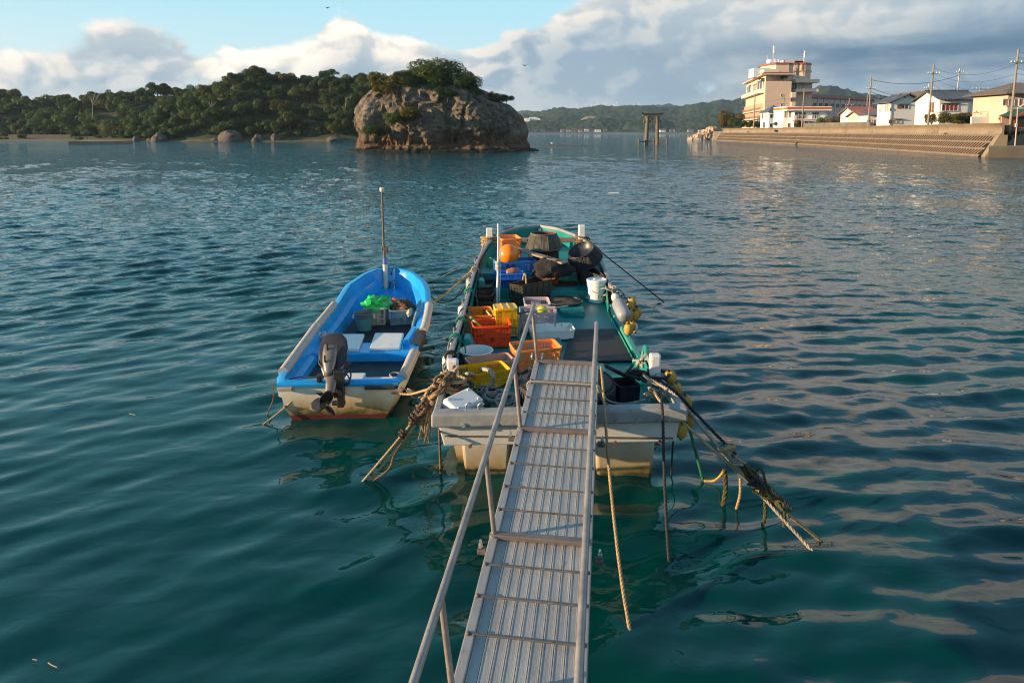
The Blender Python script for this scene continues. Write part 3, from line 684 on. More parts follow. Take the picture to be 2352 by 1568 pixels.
# ------------------------------------------------------------------ far shore across the bay
def far_mat(name, c0, c1, c2, s):
    m, nt, out = newmat(name); b = N(nt, 'ShaderNodeBsdfPrincipled'); lk(nt, b.outputs[0], out.inputs[0]); b.inputs['Roughness'].default_value = .95; b.inputs['Specular IOR Level'].default_value = .1
    g = N(nt, 'ShaderNodeNewGeometry').outputs['Position']; n1 = noise_node(nt, g, s, 5, .65)
    lk(nt, ramp(nt, n1.outputs[0], [(.35, c0), (.5, c1), (.66, c2)]).outputs[0], b.inputs['Base Color']); return m
FAR_F = far_mat('far_forest', (.012, .027, .019), (.024, .044, .028), (.044, .060, .036), .02)
def hill_strip(name, D0, D1, prof, nx, ny, lump, seed, material):
    """a range of wooded hills; prof: (px, py) of the ridge seen from the quay"""
    pxs = [p[0] for p in prof]; x0, x1 = pxs[0], pxs[-1]; vs = []; Dm = D0 + (D1 - D0) * .75
    for j in range(ny + 1):
        u = j / ny; D = D0 + (D1 - D0) * u
        for i in range(nx + 1):
            px = x0 + (x1 - x0) * i / nx; x = (px - CX) / 1568 * D
            zr = max(.5, ZD(interp(px, pxs, [p[1] for p in prof]), Dm))
            n_ = mnoise.fractal(Vector((x / 260 + seed, D / 260, seed)), 1, 2, 4)
            prof_u = smoothstep(0, .75, u) if u < .75 else 1 - .35 * smoothstep(.75, 1, u)
            spur = 1 + .40 * n_ * (1 - smoothstep(.55, .75, u))
            z = zr * prof_u * max(.15, spur)
            c = 0
            for o_, s_ in ((lump, 1.0), (lump * .55, .5)):
                ds = mnoise.voronoi(Vector((x / o_, D / o_, seed)))[0]; c += (0.55 - ds[0]) * o_ * .55 * s_
            vs.append((x, D, z + (c if u > .03 else 0)))
    fs = [(j * (nx + 1) + i, j * (nx + 1) + i + 1, (j + 1) * (nx + 1) + i + 1, (j + 1) * (nx + 1) + i) for j in range(ny) for i in range(nx)]
    me = bpy.data.meshes.new(name); me.from_pydata(vs, [], fs); me.materials.append(material); me.update(); me.polygons.foreach_set('use_smooth', [True] * len(fs))
    o = bpy.data.objects.new(name, me); COL.objects.link(o); tag(o, kind='structure'); return o
hill_strip('far_hills', 1270, 2300, [(1080, 268), (1180, 268), (1215, 264), (1265, 255), (1283, 252.5), (1330, 256), (1360, 252), (1392, 247), (1420, 250), (1450, 252), (1490, 249), (1530, 250), (1560, 248), (1590, 242), (1620, 238), (1652, 230.5), (1675, 233), (1700, 229), (1760, 222), (1830, 212), (1866, 208), (1900, 204), (1930, 210), (1975, 217), (2030, 224), (2120, 240), (2350, 250), (2500, 262)], 420, 60, 17, 3.3, FAR_F)
hill_strip('far_hills', 1255, 1420, [(1380, 300), (1410, 298), (1440, 284), (1470, 273), (1495, 269), (1520, 272), (1545, 283), (1580, 274), (1640, 262), (1700, 262), (1780, 268), (1900, 280)], 200, 30, 12, 8.1, FAR_F)
hill_strip('far_hills', 1290, 1500, [(1080, 285), (1180, 283), (1230, 280), (1290, 284), (1340, 278), (1375, 272), (1420, 276), (1450, 280), (1480, 290), (1500, 300)], 180, 30, 12, 12.7, FAR_F)
hill_strip('far_mountains', 2500, 3300, [(1050, 268), (1150, 262), (1180, 258), (1198, 254.5), (1215, 258), (1260, 262), (1310, 256), (1322, 251), (1345, 256), (1400, 252), (1420, 248), (1446, 245.5), (1470, 249), (1510, 247), (1545, 250), (1620, 256), (1750, 262), (1900, 266)], 160, 24, 24, 21.0, FAR_F)
mb = MB()   # bare cut in the hillside
c = PD(1358, 285, 1500); kk = 1500 / 1568
mb.ellipsoid(c, (30 * kk, 22, 18 * kk), 40, 20)
mb.v = [(x, y, z + 1.2 * mnoise.noise((x * .08, y * .08, z * .08))) for x, y, z in mb.v]
tag(mb.build('bare_hillside', mat('cut_slope', (.17, .15, .12), .95, var=.25, scale=.03, world=True), org=c, smooth=True), kind='structure')
mb = MB(); a = P(1080, 306, 0); b = P(2300, 306, 0)
mb.prism([(a.x, 1228), (b.x, 1228), (b.x, 1300), (a.x, 1300)], -1, 2.6)
tag(mb.build('far_shore', mat('far_sea_wall', (.15, .14, .125), .95, var=.25, scale=.02, world=True)), kind='structure')
# far houses, factory, turbines
FW = [mat('far_white_wall', (.72, .70, .66), .8, var=.06), mat('far_cream_wall', (.42, .36, .28), .8, var=.1), mat('far_grey_wall', (.25, .25, .26), .8, var=.1)]
FR = [mat('far_grey_roof', (.10, .11, .13), .6), mat('far_brown_roof', (.13, .085, .06), .7), mat('far_dark_roof', (.06, .065, .075), .6)]
FWIN = mat('far_window', (.03, .035, .04), .3)
def far_house(px, D, wpx, hpx, wi, ri, label, flatroof=False):
    k = D / 1568; w_ = wpx * k; h = hpx * k; x = XD(px, D); z = 2.5
    t = thing('far_house', (x, D, z), label, 'house', 'houses of the village across the bay')
    mb = MB(); mb.box((x, D, z + h * .5), (w_, 9, h)); mb.build('wall', FW[wi], t)
    mb = MB()
    if flatroof: mb.box((x, D, z + h + .3), (w_ + .8, 9.8, .6))
    else: mb.extrude([(x - w_ / 2 - .6, D - 5.2, z + h), (x - w_ / 2 - .6, D + 5.2, z + h), (x - w_ / 2 - .6, D, z + h + 2.6)], (w_ + 1.2, 0, 0))
    mb.build('roof', FR[ri], t)
    n = max(1, int(w_ / 4))
    for i in range(n):
        mb = MB(); mb.box((x - w_ / 2 + (i + .5) * w_ / n, D - 4.52, z + h * .5), (1.5, .1, 1.3)); mb.build('window', FWIN, t)
adj = ['white walled', 'cream walled', 'grey walled']; rf = ['grey', 'brown', 'dark']
for i, (px, wpx, hpx, wi, ri, flat, lab) in enumerate(((1210, 10, 3.6, 2, 0, 0, 'grey house of the far village closest to the islet'), (1228, 11, 3.4, 2, 2, 0, 'dark roofed long house across the bay, second from the islet'), (1246, 9, 3.2, 1, 2, 0, 'cream house in the far village under the dark quarry scar'),
        (1290, 8, 3.5, 2, 0, 0, 'small grey house alone on the far shore left of the village centre'), (1304, 9, 4.6, 0, 2, 0, 'white house with dark roof at the left end of the far village centre'), (1317, 11, 4.4, 1, 1, 0, 'cream block in the middle of the far village'), (1331, 9, 3.5, 1, 1, 0, 'brown roofed cream house right of the cream block across the bay'),
        (1345, 9, 6.4, 0, 2, 0, 'tallest white gabled house of the far village'), (1357, 9, 5.0, 2, 2, 0, 'grey two storey house beside the tall white one across the bay'), (1371, 13, 5.4, 0, 0, 1, 'wide white flat roofed building of the far village'), (1388, 8, 3.8, 2, 1, 0, 'small brown roofed house at the right end of the far village centre'),
        (1518, 12, 4.2, 0, 0, 0, 'pale house on the far shore just right of the shrine gate'), (1540, 9, 3.4, 1, 0, 0, 'cream house on the far shore, second right of the shrine gate'), (1552, 10, 3.6, 2, 2, 0, 'dark roofed grey house on the far shore between gate and rock pile'), (1582, 12, 3.4, 2, 0, 0, 'low grey house on the far shore above the rock pile'), (1605, 9, 3.6, 0, 2, 0, 'white house on the far shore above the right of the rock pile'))):
    far_house(px, 1245 + (i * 37) % 11, wpx, hpx, wi, ri, lab, flat)
t = thing('factory', (XD(1222, 1480), 1480, 20), 'white factory hall with a slanted roof on the far hill beside the islet', 'factory')
mb = MB(); p0 = PD(1205, 276, 1480); p1 = PD(1217, 271, 1480); mb.hexa([(p0.x, 1470, p0.z - 8), (p1.x, 1470, p0.z - 8), (p1.x, 1500, p0.z - 8), (p0.x, 1500, p0.z - 8), (p0.x, 1470, p0.z + 4), (p1.x, 1470, p0.z + 4), (p1.x, 1500, p0.z + 4), (p0.x, 1500, p0.z + 4)]); mb.build('annex', FW[0], t)
mb = MB(); q = [PD(1217, 276, 1480), PD(1241, 276, 1480), PD(1241, 273, 1480), PD(1229, 269, 1480), PD(1217, 270, 1480)]; mb.extrude(q, (0, 30, 0)); mb.build('hall', FW[0], t, fixn=True)
TURB = mat('turbine_white', (.80, .80, .80), .5, var=.03)
def turbine(px, pyb, pyt, ang, D=3100, kk=1.0):
    k = D / 1568; b = PD(px, pyb + 8, D); tp = PD(px, pyt, D); t = thing('wind_turbine', b, kk if isinstance(kk, str) else '', 'wind turbine', 'wind turbines on the far ridge')
    mb = MB(); mb.tube([b, tp], [.5 * k * .45, .3 * k * .45], 6); mb.build('tower', TURB, t)
    mb = MB(); mb.box(tp + Vector((0, 1, 0)), (1.4, 4, 1.4)); mb.build('nacelle', TURB, t, bevel=.3)
    for q in range(3):
        a = ang + q * 2 * PI / 3; e = tp + Vector((math.sin(a), 0, math.cos(a))) * 5.2 * k - Vector((0, 3, 0)); s_ = tp - Vector((0, 3, 0)); pv = Vector((math.cos(a), 0, -math.sin(a)))
        mb = MB(); mb.hexa([s_ - pv * .6, s_ + pv * .6, s_ + pv * .6 + Vector((0, .8, 0)), s_ - pv * .6 + Vector((0, .8, 0)), e - pv * .35, e + pv * .35, e + pv * .35 + Vector((0, .5, 0)), e - pv * .35 + Vector((0, .5, 0))]); mb.build('blade', TURB, t, fixn=True)
for i, (px, pb, pt, a_, l_) in enumerate(((1265, 256, 248, .2, 'faint wind turbine nearest the islet on the far ridge'), (1300, 255, 244.5, .9, 'wind turbine second from the islet on the far ridge'), (1325, 251, 241, .5, 'left turbine of the tall close pair on the far ridge'), (1327.5, 251, 239, 1.6, 'right turbine of the tall close pair on the far ridge'), (1358, 250, 243, .1, 'short wind turbine left of the village hill'), (1372, 249, 240, .3, 'slim wind turbine above the far village'), (1390.5, 248, 239, 1.1, 'faint wind turbine above the bare hillside'), (1412, 248.5, 241, .1, 'left turbine of the pair left of the shrine gate'), (1416.5, 248, 236, .8, 'tall turbine of the pair left of the shrine gate'), (1467, 247, 239, .0, 'wind turbine seen just above the shrine gate'))):
    turbine(px, pb, pt, a_, 3100, l_)
def pylon(px, pyb, pyt, D, label):
    b = PD(px, pyb, D); tp = PD(px, pyt, D); h = tp.z - b.z; mb = MB(); st = Vector
    for sx, sy in ((-1, -1), (1, -1), (1, 1), (-1, 1)): mb.bar(b + Vector((sx * h * .13, sy * h * .13, -3)), tp + Vector((sx * h * .02, sy * h * .02, 0)), .55)
    for i in range(7):
        u = i / 7; w_ = h * (.13 * (1 - u) + .02 * u); z = b.z + h * u; w2 = h * (.13 * (1 - u - 1 / 7) + .02 * (u + 1 / 7)); z2 = b.z + h * (u + 1 / 7)
        mb.bar((b.x - w_, b.y - w_, z), (b.x + w2, b.y - w2, z2), .3); mb.bar((b.x + w_, b.y - w_, z), (b.x - w2, b.y - w2, z2), .3)
    for u in (.68, .8, .92): mb.bar((b.x - h * .14, b.y, b.z + h * u), (b.x + h * .14, b.y, b.z + h * u), .4)
    tag(mb.build('power_pylon', mat('pylon_steel', (.55, .55, .56), .5), org=b), label, 'pylon')
pylon(1657, 245, 231, 1900, 'pale lattice power pylon on the far hill left of the hotel'); pylon(1548, 249, 242, 2300, 'small lattice pylon on the far ridge right of the shrine gate')
# ================================================================== SHRINE GATE IN THE SEA
def gate():
    D = P(1493, 333, 0).y; k = D / 1568; STONE = mat('gate_stone', (.13, .105, .08), .9, var=.3, scale=1.2, bump=.5, bscale=8, dirt=((.05, .045, .04), .55, .6))
    DARKT = mat('gate_top_moss', (.030, .029, .026), .95, var=.4, scale=1.5, bump=.6, bscale=6)
    x = lambda px: XD(px, D); z = lambda py: ZD(py, D)
    t = thing('shrine_gate', (x(1493), D, 0), 'stone shrine gate standing in the sea with dark curved top beam', 'gate')
    for a, b in ((1482.0, 1484), (1507, 1506)):
        mb = MB(); mb.tube([(x(a), D, -1.5), (x(a), D, 1.2), (x((a + b) / 2), D, z(295)), (x(b), D, z(268))], [4.9 * k, 4.7 * k, 4.3 * k, 4.0 * k], 18); pl = mb.build('pillar', STONE, t, smooth='auto')
        mb = MB(); mb.tube([(x(b), D, z(271)), (x(b), D, z(267.5))], [5.8 * k, 6.6 * k], 18); q = mb.build('capital', STONE, t, smooth='auto'); sub(q, pl)
    mb = MB()   # tie beam through both pillars
    mb.box((x(1495), D, z(279.5)), (40 * k, 5 * k, 4.6 * k)); mb.build('tie_beam', STONE, t, bevel=.06)
    mb = MB(); mb.box((x(1494.8), D, z(272.8)), (3.2 * k, 3.2 * k, 8.4 * k)); mb.build('strut', STONE, t, bevel=.04)
    def arc(py0, lift, h, w0, w1, dep, m, nm):
        mb = MB(); rings = []
        for i in range(15):
            u = i / 14 * 2 - 1; xx = x(1494 + (w0 if u < 0 else w1) * u); zz = z(py0) + lift * k * abs(u) ** 2.2
            rings.append([Vector((xx, D - dep * k, zz)), Vector((xx, D + dep * k, zz)), Vector((xx, D + dep * k * 1.1, zz + h * k)), Vector((xx, D - dep * k * 1.1, zz + h * k))])
        mb.loft(rings, True, cap=True); mb.build(nm, m, t, fixn=True)
    arc(268.2, 1.6, 2.6, 21, 20.5, 4.4, STONE, 'lower_lintel'); arc(265.2, 2.8, 3.8, 25, 24.5, 5.4, DARKT, 'top_beam')
    posts = (1463.2, 1487.5, 1501.5, 1527)
    FP = STONE
    f = thing('gate_fence', (x(1495), D + 1.2, 0), 'low stone post and rail fence round the foot of the shrine gate', 'fence')
    for i, px in enumerate(posts):
        yy = D - (.9 if i in (0, 3) else -1.6)
        mb = MB(); mb.tube([(x(px), yy, -1), (x(px), yy, z(320))], 1.8 * k, 12); mb.tube([(x(px), yy, z(320.2)), (x(px), yy, z(318.6))], [2.6 * k, 1.4 * k], 12); mb.build('post', FP, f, smooth='auto')
    for a, b, ya, yb in ((1463, 1481, D - .9, D - .6), (1482, 1506, D + 1.6, D + 1.6), (1507, 1529, D - .6, D - .9)):
        mb = MB(); mb.bar((x(a), ya, z(326)), (x(b), yb, z(325.4)), 1.4 * k, 2.4 * k); mb.build('rail', FP, f, bevel=.04)
gate()
# ================================================================== RIGHT SHORE: SEA WALL, QUAY, TOWN
SEAW = mat('sea_wall_concrete', (.21, .165, .112), .92, var=.22, scale=.35, bump=.4, bscale=7, dirt=((.085, .065, .045), .5, .25), world=True)
SEAW2 = mat('sea_wall_blocks', (.175, .128, .084), .95, var=.25, scale=.5, bump=.45, bscale=7, dirt=((.06, .045, .032), .45, .5), world=True)
GZ = 3.9
W0 = P(2246, 359.8, 0); W1 = P(1940, 338.5, 0); W2 = P(1788, 329.5, 0); W3 = P(1642, 323.0, 0)
WP = resample(catmull([W0, W1, W2, W3], 10), .83)
def wall_frames(pts):
    out = []
    for i, p in enumerate(pts):
        d = (pts[min(i + 1, len(pts) - 1)] - pts[max(0, i - 1)]).normalized(); n = Vector((d.y, -d.x, 0)); n = n if n.x > 0 else -n
        out.append((p, d, n))
    return out
WF = wall_frames(WP)
def behind(D, *pxs, m=2.0):
    """push a distance back until the thing stands behind the parapet at those picture columns"""
    for px in pxs:
        r = (px - CX) / 1568
        best = None
        for (p, d, n) in WF:
            q = p + n * 3.3
            if best is None or abs(q.x / q.y - r) < best[0]: best = (abs(q.x / q.y - r), q.y)
        if best[0] < .02: D = max(D, best[1] + m)
    return D
def seawall():
    t = thing('sea_wall', W0, 'long concrete sea wall with curved parapet and hollow block slope', 'sea wall')
    run, top = 2.3, 3.1
    def sl(i, u, dep=0.0, shift=0.0):   # point on the block slope at column i, height fraction u, sunk by dep
        i0 = min(len(WF) - 2, int(i)); f = i - i0
        p = WF[i0][0].lerp(WF[i0 + 1][0], f); n = WF[i0][2].lerp(WF[i0 + 1][2], f)
        return p + n * (run * u + dep * .8) + Vector((0, 0, top * u - dep * .6))
    mb = MB()
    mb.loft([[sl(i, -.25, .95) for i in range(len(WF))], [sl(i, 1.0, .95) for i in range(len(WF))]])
    mb.build('slope_back', mat('hollow_shade', (.035, .026, .018), .95, var=.3, world=True), t)  # near-black colour paints the shade at the back of the hollows
    mb = MB(); hl = MB(); rows = 3; h = .93 / rows; nC = len(WF) - 1
    for r in range(-1, rows):
        u0, u1 = .02 + r * h, .02 + (r + 1) * h
        if r == -1: u0 = -.25
        # horizontal band at the foot of each row
        for i in range(nC):
            a0, a1 = sl(i, u0), sl(i + 1, u0); ub = u0 + h * .26
            if r == -1: ub = u1
            b1, b0 = sl(i + 1, ub), sl(i, ub)
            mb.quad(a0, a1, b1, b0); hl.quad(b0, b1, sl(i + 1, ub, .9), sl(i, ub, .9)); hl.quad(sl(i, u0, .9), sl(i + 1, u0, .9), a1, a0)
        if r == -1: continue
        for i in range(nC):   # slanted ribs between the hollows
            off = .0 if r % 2 == 0 else .42
            a = i + off; ub = u0 + h * .26 - .004; ut = u1 + .004; s_ = -.6; wd = .44
            if a + s_ < 0 or a + wd > nC: continue
            p = [sl(a, ub, -.02), sl(a + wd, ub, -.02), sl(a + wd + s_, ut, -.02), sl(a + s_, ut, -.02)]
            q = [sl(a, ub, .9), sl(a + wd, ub, .9), sl(a + wd + s_, ut, .9), sl(a + s_, ut, .9)]
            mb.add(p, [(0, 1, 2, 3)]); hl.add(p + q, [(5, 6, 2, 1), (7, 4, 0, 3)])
    for i in range(nC):
        mb.quad(sl(i, .95), sl(i + 1, .95), sl(i + 1, 1.0), sl(i, 1.0)); mb.quad(sl(i, .95, .9), sl(i + 1, .95, .9), sl(i + 1, .95), sl(i, .95))
    mb.build('block_slope', SEAW2, t); hl.build('hollow', bpy.data.materials['hollow_shade'], t)  # inner faces of the hollows coloured dark to stand for their shade
    mb = MB(); rnd = random.Random(4)
    prof = [(2.3, 3.1), (2.62, 3.12), (2.86, 3.35), (2.98, 3.7), (2.95, 4.05), (2.8, 4.35), (2.5, 4.62), (2.42, 4.75), (2.9, 4.80), (3.25, 4.76), (3.25, 3.0)]
    i = 0
    while i < len(WF) - 1:
        j = min(len(WF) - 1, i + rnd.choice((11, 12, 13))); o_ = rnd.uniform(-.03, .03)
        rings = []
        for k in range(i, j + 1):
            p, d, n = WF[k]; e = .012 * (1 if k == i else -1 if k == j else 0)
            rings.append([p + n * (a + o_) + d * e + Vector((0, 0, z + o_ * .6)) for a, z in prof])
        mb.loft(rings, False); m0 = len(mb.v)
        for rg in (rings[0], rings[-1]): mb.add(rg, [tuple(range(len(rg)))])
        i = j
    mb.build('parapet', SEAW, t, fixn=True, smooth='auto', angle=50)
    # sloping end buttress at the near end
    p, d, n = WF[0]; d = -d if d.y > 0 else d
    mb = MB(); A = [p - n * .2 + Vector((0, 0, -1)), p - n * .2 + d * 1.1 + Vector((0, 0, -1)), p + n * 3.2 + d * 1.1 + Vector((0, 0, -1)), p + n * 3.2 + Vector((0, 0, -1))]
    B = [p + n * 2.1 + Vector((0, 0, 3.1)), p + n * 2.1 + d * 1.1 + Vector((0, 0, 3.1)), p + n * 3.2 + d * 1.1 + Vector((0, 0, 3.1)), p + n * 3.2 + Vector((0, 0, 3.1))]
    mb.hexa(A + B); mb.build('end_buttress', SEAW, t, fixn=True, bevel=.04)
seawall()
def town_ground():
    pts = [WF[i][0] + WF[i][2] * 3.2 for i in range(0, len(WF), 6)] + [WF[-1][0] + WF[-1][2] * 3.2]
    a = WF[-1][0]; last = [Vector((a.x + 6, a.y + 25, 0)), Vector((a.x + 30, a.y + 120, 0)), Vector((500, 520, 0)), Vector((500, 60, 0)), Vector((140, 60, 0)), Vector((140, 101, 0)), Vector((pts[0].x, 101, 0))]
    mb = MB(); poly = [(p.x, p.y) for p in pts + last]; mb.prism(poly, -2, GZ - .3)
    tag(mb.build('town_ground', mat('town_ground', (.16, .14, .11), .95, var=.3, scale=.2, world=True), fixn=True), kind='structure')
town_ground()
def quay():
    mb = MB(); x0 = P(2269, 363, 0).x; y0 = P(2269, 363, 0).y
    mb.prism([(x0, y0), (150, y0 - 1), (150, 101.2), (71, 101.2), (W0.x + 1.9, W0.y + .4)], -2, 1.6)
    tag(mb.build('lower_quay', SEAW, org=(x0, y0, 0), bevel=.05), 'low concrete landing quay at the foot of the stairs on the right shore', 'quay')
    t = thing('stone_stairs', (XD(2296, 99), 99, 1.6), 'concrete stairs climbing from the low quay to the road, beside the sea wall end', 'stairs')
    xa, xb = XD(2296, 99), XD(2343, 99); mb = MB(); n = 9
    for i in range(n):
        x_ = xa + (xb - xa) * i / n; mb.box(((x_ + xb + 1) / 2, 99.4, 1.6 + (i + .5) * 2.1 / n), (xb + 1 - x_, 1.6 + .002 * i, 2.1 / n))
    mb.build('steps', SEAW, t, bevel=.02)
    STEEL = mat('galvanised_steel', (.55, .56, .58), .4, .6, var=.1)
    mb = MB(); top = (xb + .4, 98.7, 4.7); mb.tube([(xa + 1.0, 98.7, 1.9), (xa + 1.0, 98.7, 2.9), top, (xb + 3, 98.7, 4.75)], .035, 6)
    mb.tube([(xa + 1.0, 98.7, 2.45), (xb + .4, 98.7, 4.2), (xb + 3, 98.7, 4.25)], .03, 6)
    for q in (.5, 1): mb.tube([(xa + 1 + (xb - xa - .6) * q, 98.7, 1.9 + 1.8 * q), (xa + 1 + (xb - xa - .6) * q, 98.7, 2.9 + 1.8 * q)], .035, 6)
    mb.build('handrail', STEEL, t)
    mb = MB(); mb.box((84.5, 101.9, 2.0), (26, .9, 4.1)); tag(mb.build('retaining_wall', mat('dark_retaining_wall', (.11, .10, .085), .95, var=.25, scale=.5, world=True), org=(XD(2330, 101), 101.9, 0), bevel=.04), 'dark retaining wall behind the stairs at the right edge', 'wall')
quay()
def tetrapods():
    rnd = random.Random(8); c0 = P(1616, 321.5, 0); k = c0.y / 1568; TM = mat('block_concrete', (.34, .27, .20), .9, var=.3, scale=.5, bump=.3, bscale=5)
    n = 0
    for lay in range(5):
        for i in range(12 - lay * 2):
            for j in range(3):
                u = (i + .5) / (12 - lay * 2) - .5; x = c0.x + u * (50 - lay * 9) * k + lay * 1.2 + rnd.uniform(-.4, .4); y = c0.y + 2 + j * 1.9 + rnd.uniform(-.4, .4); s_ = rnd.uniform(1.3, 1.9)
                mb = MB(); M_ = Euler((rnd.uniform(0, 3), rnd.uniform(0, 3), rnd.uniform(0, 3))).to_matrix()
                c = Vector((x, y, .35 + lay * 1.02)); mb.box(c, (s_, s_, s_), M=M_)
                tag(mb.build('armour_block', TM, org=c, bevel=.1), 'tumbled concrete block of the heap at the far end of the sea wall', 'block', 'concrete blocks heaped off the sea wall end'); n += 1
tetrapods()

# ------------------------------------------------------------------ houses
WHITE = mat('white_plaster', (.66, .63, .58), .85, var=.06, scale=.6, dirt=((.35, .31, .26), .25, .4))
WHITE2 = mat('bright_white_plaster', (.80, .79, .76), .8, var=.04, scale=.6)
CREAM = mat('cream_plaster', (.62, .52, .40), .85, var=.08, scale=.5)
PEACH = mat('peach_hotel_plaster', (.64, .46, .335), .85, var=.05, scale=.25, dirt=((.36, .25, .18), .2, .12))
PEACHL = mat('peach_hotel_trim', (.70, .54, .42), .8, var=.04, scale=.3)
REDT = mat('red_roof_trim', (.24, .070, .052), .6, var=.15, scale=.5)
ORANGE = mat('orange_fascia', (.62, .13, .025), .6, var=.1, scale=.5)
GLASS = mat('window_glass', (.03, .036, .04), .12, var=.3, scale=.8)
CURT = mat('curtained_glass', (.34, .31, .26), .3, var=.25, scale=1.5)
FRAME = mat('window_frame', (.55, .54, .52), .5, var=.08)
BROWN = mat('brown_shutter', (.13, .075, .05), .7, var=.2)
TAN = mat('tan_wall', (.47, .385, .305), .85, var=.08, scale=.4)
def tile_mat(name, c0, c1, per, axis='x', rough=.45):
    m, nt, out = newmat(name); b = N(nt, 'ShaderNodeBsdfPrincipled'); lk(nt, b.outputs[0], out.inputs[0]); b.inputs['Roughness'].default_value = rough
    tc = N(nt, 'ShaderNodeTexCoord').outputs['Object']; wv = N(nt, 'ShaderNodeTexWave'); wv.bands_direction = 'X' if axis == 'x' else 'Y'; wv.inputs['Scale'].default_value = .314 / per; lk(nt, tc, wv.inputs[0])
    w2 = N(nt, 'ShaderNodeTexWave'); w2.bands_direction = 'Z'; w2.wave_profile = 'SAW'; w2.inputs['Scale'].default_value = .314 / .22; lk(nt, tc, w2.inputs[0])
    n1 = noise_node(nt, tc, 2.2, 4, .6)
    f = mathn(nt, 'ADD', mathn(nt, 'MULTIPLY', n1.outputs[0], .9), mathn(nt, 'MULTIPLY', wv.outputs['Fac'], .25))
    lk(nt, ramp(nt, f, [(.35, c0), (.85, c1)]).outputs[0], b.inputs['Base Color'])
    h = mathn(nt, 'ADD', wv.outputs['Fac'], mathn(nt, 'MULTIPLY', w2.outputs['Fac'], .35))
    bp = N(nt, 'ShaderNodeBump'); bp.inputs['Strength'].default_value = .9; bp.inputs['Distance'].default_value = .09; lk(nt, h, bp.inputs['Height']); lk(nt, bp.outputs[0], b.inputs['Normal'])
    return m
TILE_DARK = tile_mat('dark_roof_tiles', (.045, .050, .060), (.11, .12, .14), .28)
TILE_DARKY = tile_mat('dark_roof_tiles_side', (.045, .050, .062), (.11, .12, .14), .28, 'y')
TILE_BIG = tile_mat('striped_roof_tiles', (.03, .034, .04), (.15, .155, .165), .55)
TILE_BROWN = tile_mat('brown_roof_tiles', (.09, .060, .042), (.19, .13, .09), .3)
TILE_RED = tile_mat('rust_red_roof', (.28, .085, .045), (.42, .15, .08), .25)
TILE_PINK = tile_mat('faded_red_roof', (.22, .085, .075), (.32, .14, .12), .35)
TILE_GREEN = tile_mat('green_sheet_roof', (.02, .085, .055), (.045, .14, .09), .2)
def window(t, c, w_, h, glass=None, mull=2, face='front', frame=None):
    """frame as a part, its glass as a sub-part; c is the centre on the wall"""
    c = Vector(c); d = Vector((0, -1, 0)) if face == 'front' else Vector((-1, 0, 0)); s_ = Vector((1, 0, 0)) if face == 'front' else Vector((0, 1, 0)); up = Vector((0, 0, 1))
    def bx(mb, o, ww, hh, dd, out):
        cc = c + s_ * o[0] + up * o[1] + d * out
        mb.box(cc, (ww, dd, hh) if face == 'front' else (dd, ww, hh))
    fw = .09; mb = MB()
    bx(mb, (0, h / 2), w_ + fw, fw, .12, .05); bx(mb, (0, -h / 2), w_ + fw, fw, .16, .06)
    bx(mb, (-w_ / 2, 0), fw, h - fw - .01, .12, .05); bx(mb, (w_ / 2, 0), fw, h - fw - .01, .12, .05)
    for i in range(1, mull): bx(mb, (-w_ / 2 + w_ * i / mull, 0), fw * .8, h - fw - .02, .09, .04)
    f = mb.build('window', frame or FRAME, t)
    mb = MB(); bx(mb, (0, 0), w_ - fw, h - fw, .04, .02); g = mb.build('pane', glass or GLASS, t); sub(g, f)
    return f
def roof_part(t, kind, x0, x1, y0, y1, ze, zr, oh, m, thick=.16):
    mb = MB(); a, b, c, d = x0 - oh, x1 + oh, y0 - oh, y1 + oh
    if kind == 'gableF':
        xm = (a + b) / 2
        for e, sgn in ((a, -1), (b, 1)):
            p = [Vector((e, c, ze)), Vector((e, d, ze)), Vector((xm, d, zr)), Vector((xm, c, zr))]; up = Vector((0, 0, thick)); mb.hexa([q for q in p] + [q + up for q in p])
        mb.box((xm, (c + d) / 2, zr + thick + .06), (.3, d - c + .05, .22))
    elif kind == 'gableX':
        ym = (c + d) / 2
        for e in (c, d):
            p = [Vector((a, e, ze)), Vector((b, e, ze)), Vector((b, ym, zr)), Vector((a, ym, zr))]; up = Vector((0, 0, thick)); mb.hexa(p + [q + up for q in p])
        mb.box(((a + b) / 2, ym, zr + thick + .06), (b - a + .05, .3, .24))
    elif kind == 'hip':
        xm0, xm1 = a + (d - c) / 2 * .9, b - (d - c) / 2 * .9
        if xm0 > xm1: xm0 = xm1 = (a + b) / 2
        ym = (c + d) / 2; v = [(a, c, ze), (b, c, ze), (b, d, ze), (a, d, ze), (xm0, ym, zr), (xm1, ym, zr), (a, c, ze + thick), (b, c, ze + thick), (b, d, ze + thick), (a, d, ze + thick)]
        mb.add(v, [(3, 2, 1, 0), (0, 1, 7, 6), (1, 2, 8, 7), (2, 3, 9, 8), (3, 0, 6, 9), (6, 7, 5, 4), (7, 8, 5), (8, 9, 4, 5), (9, 6, 4)])
    return mb.build('roof', m, t, fixn=True)
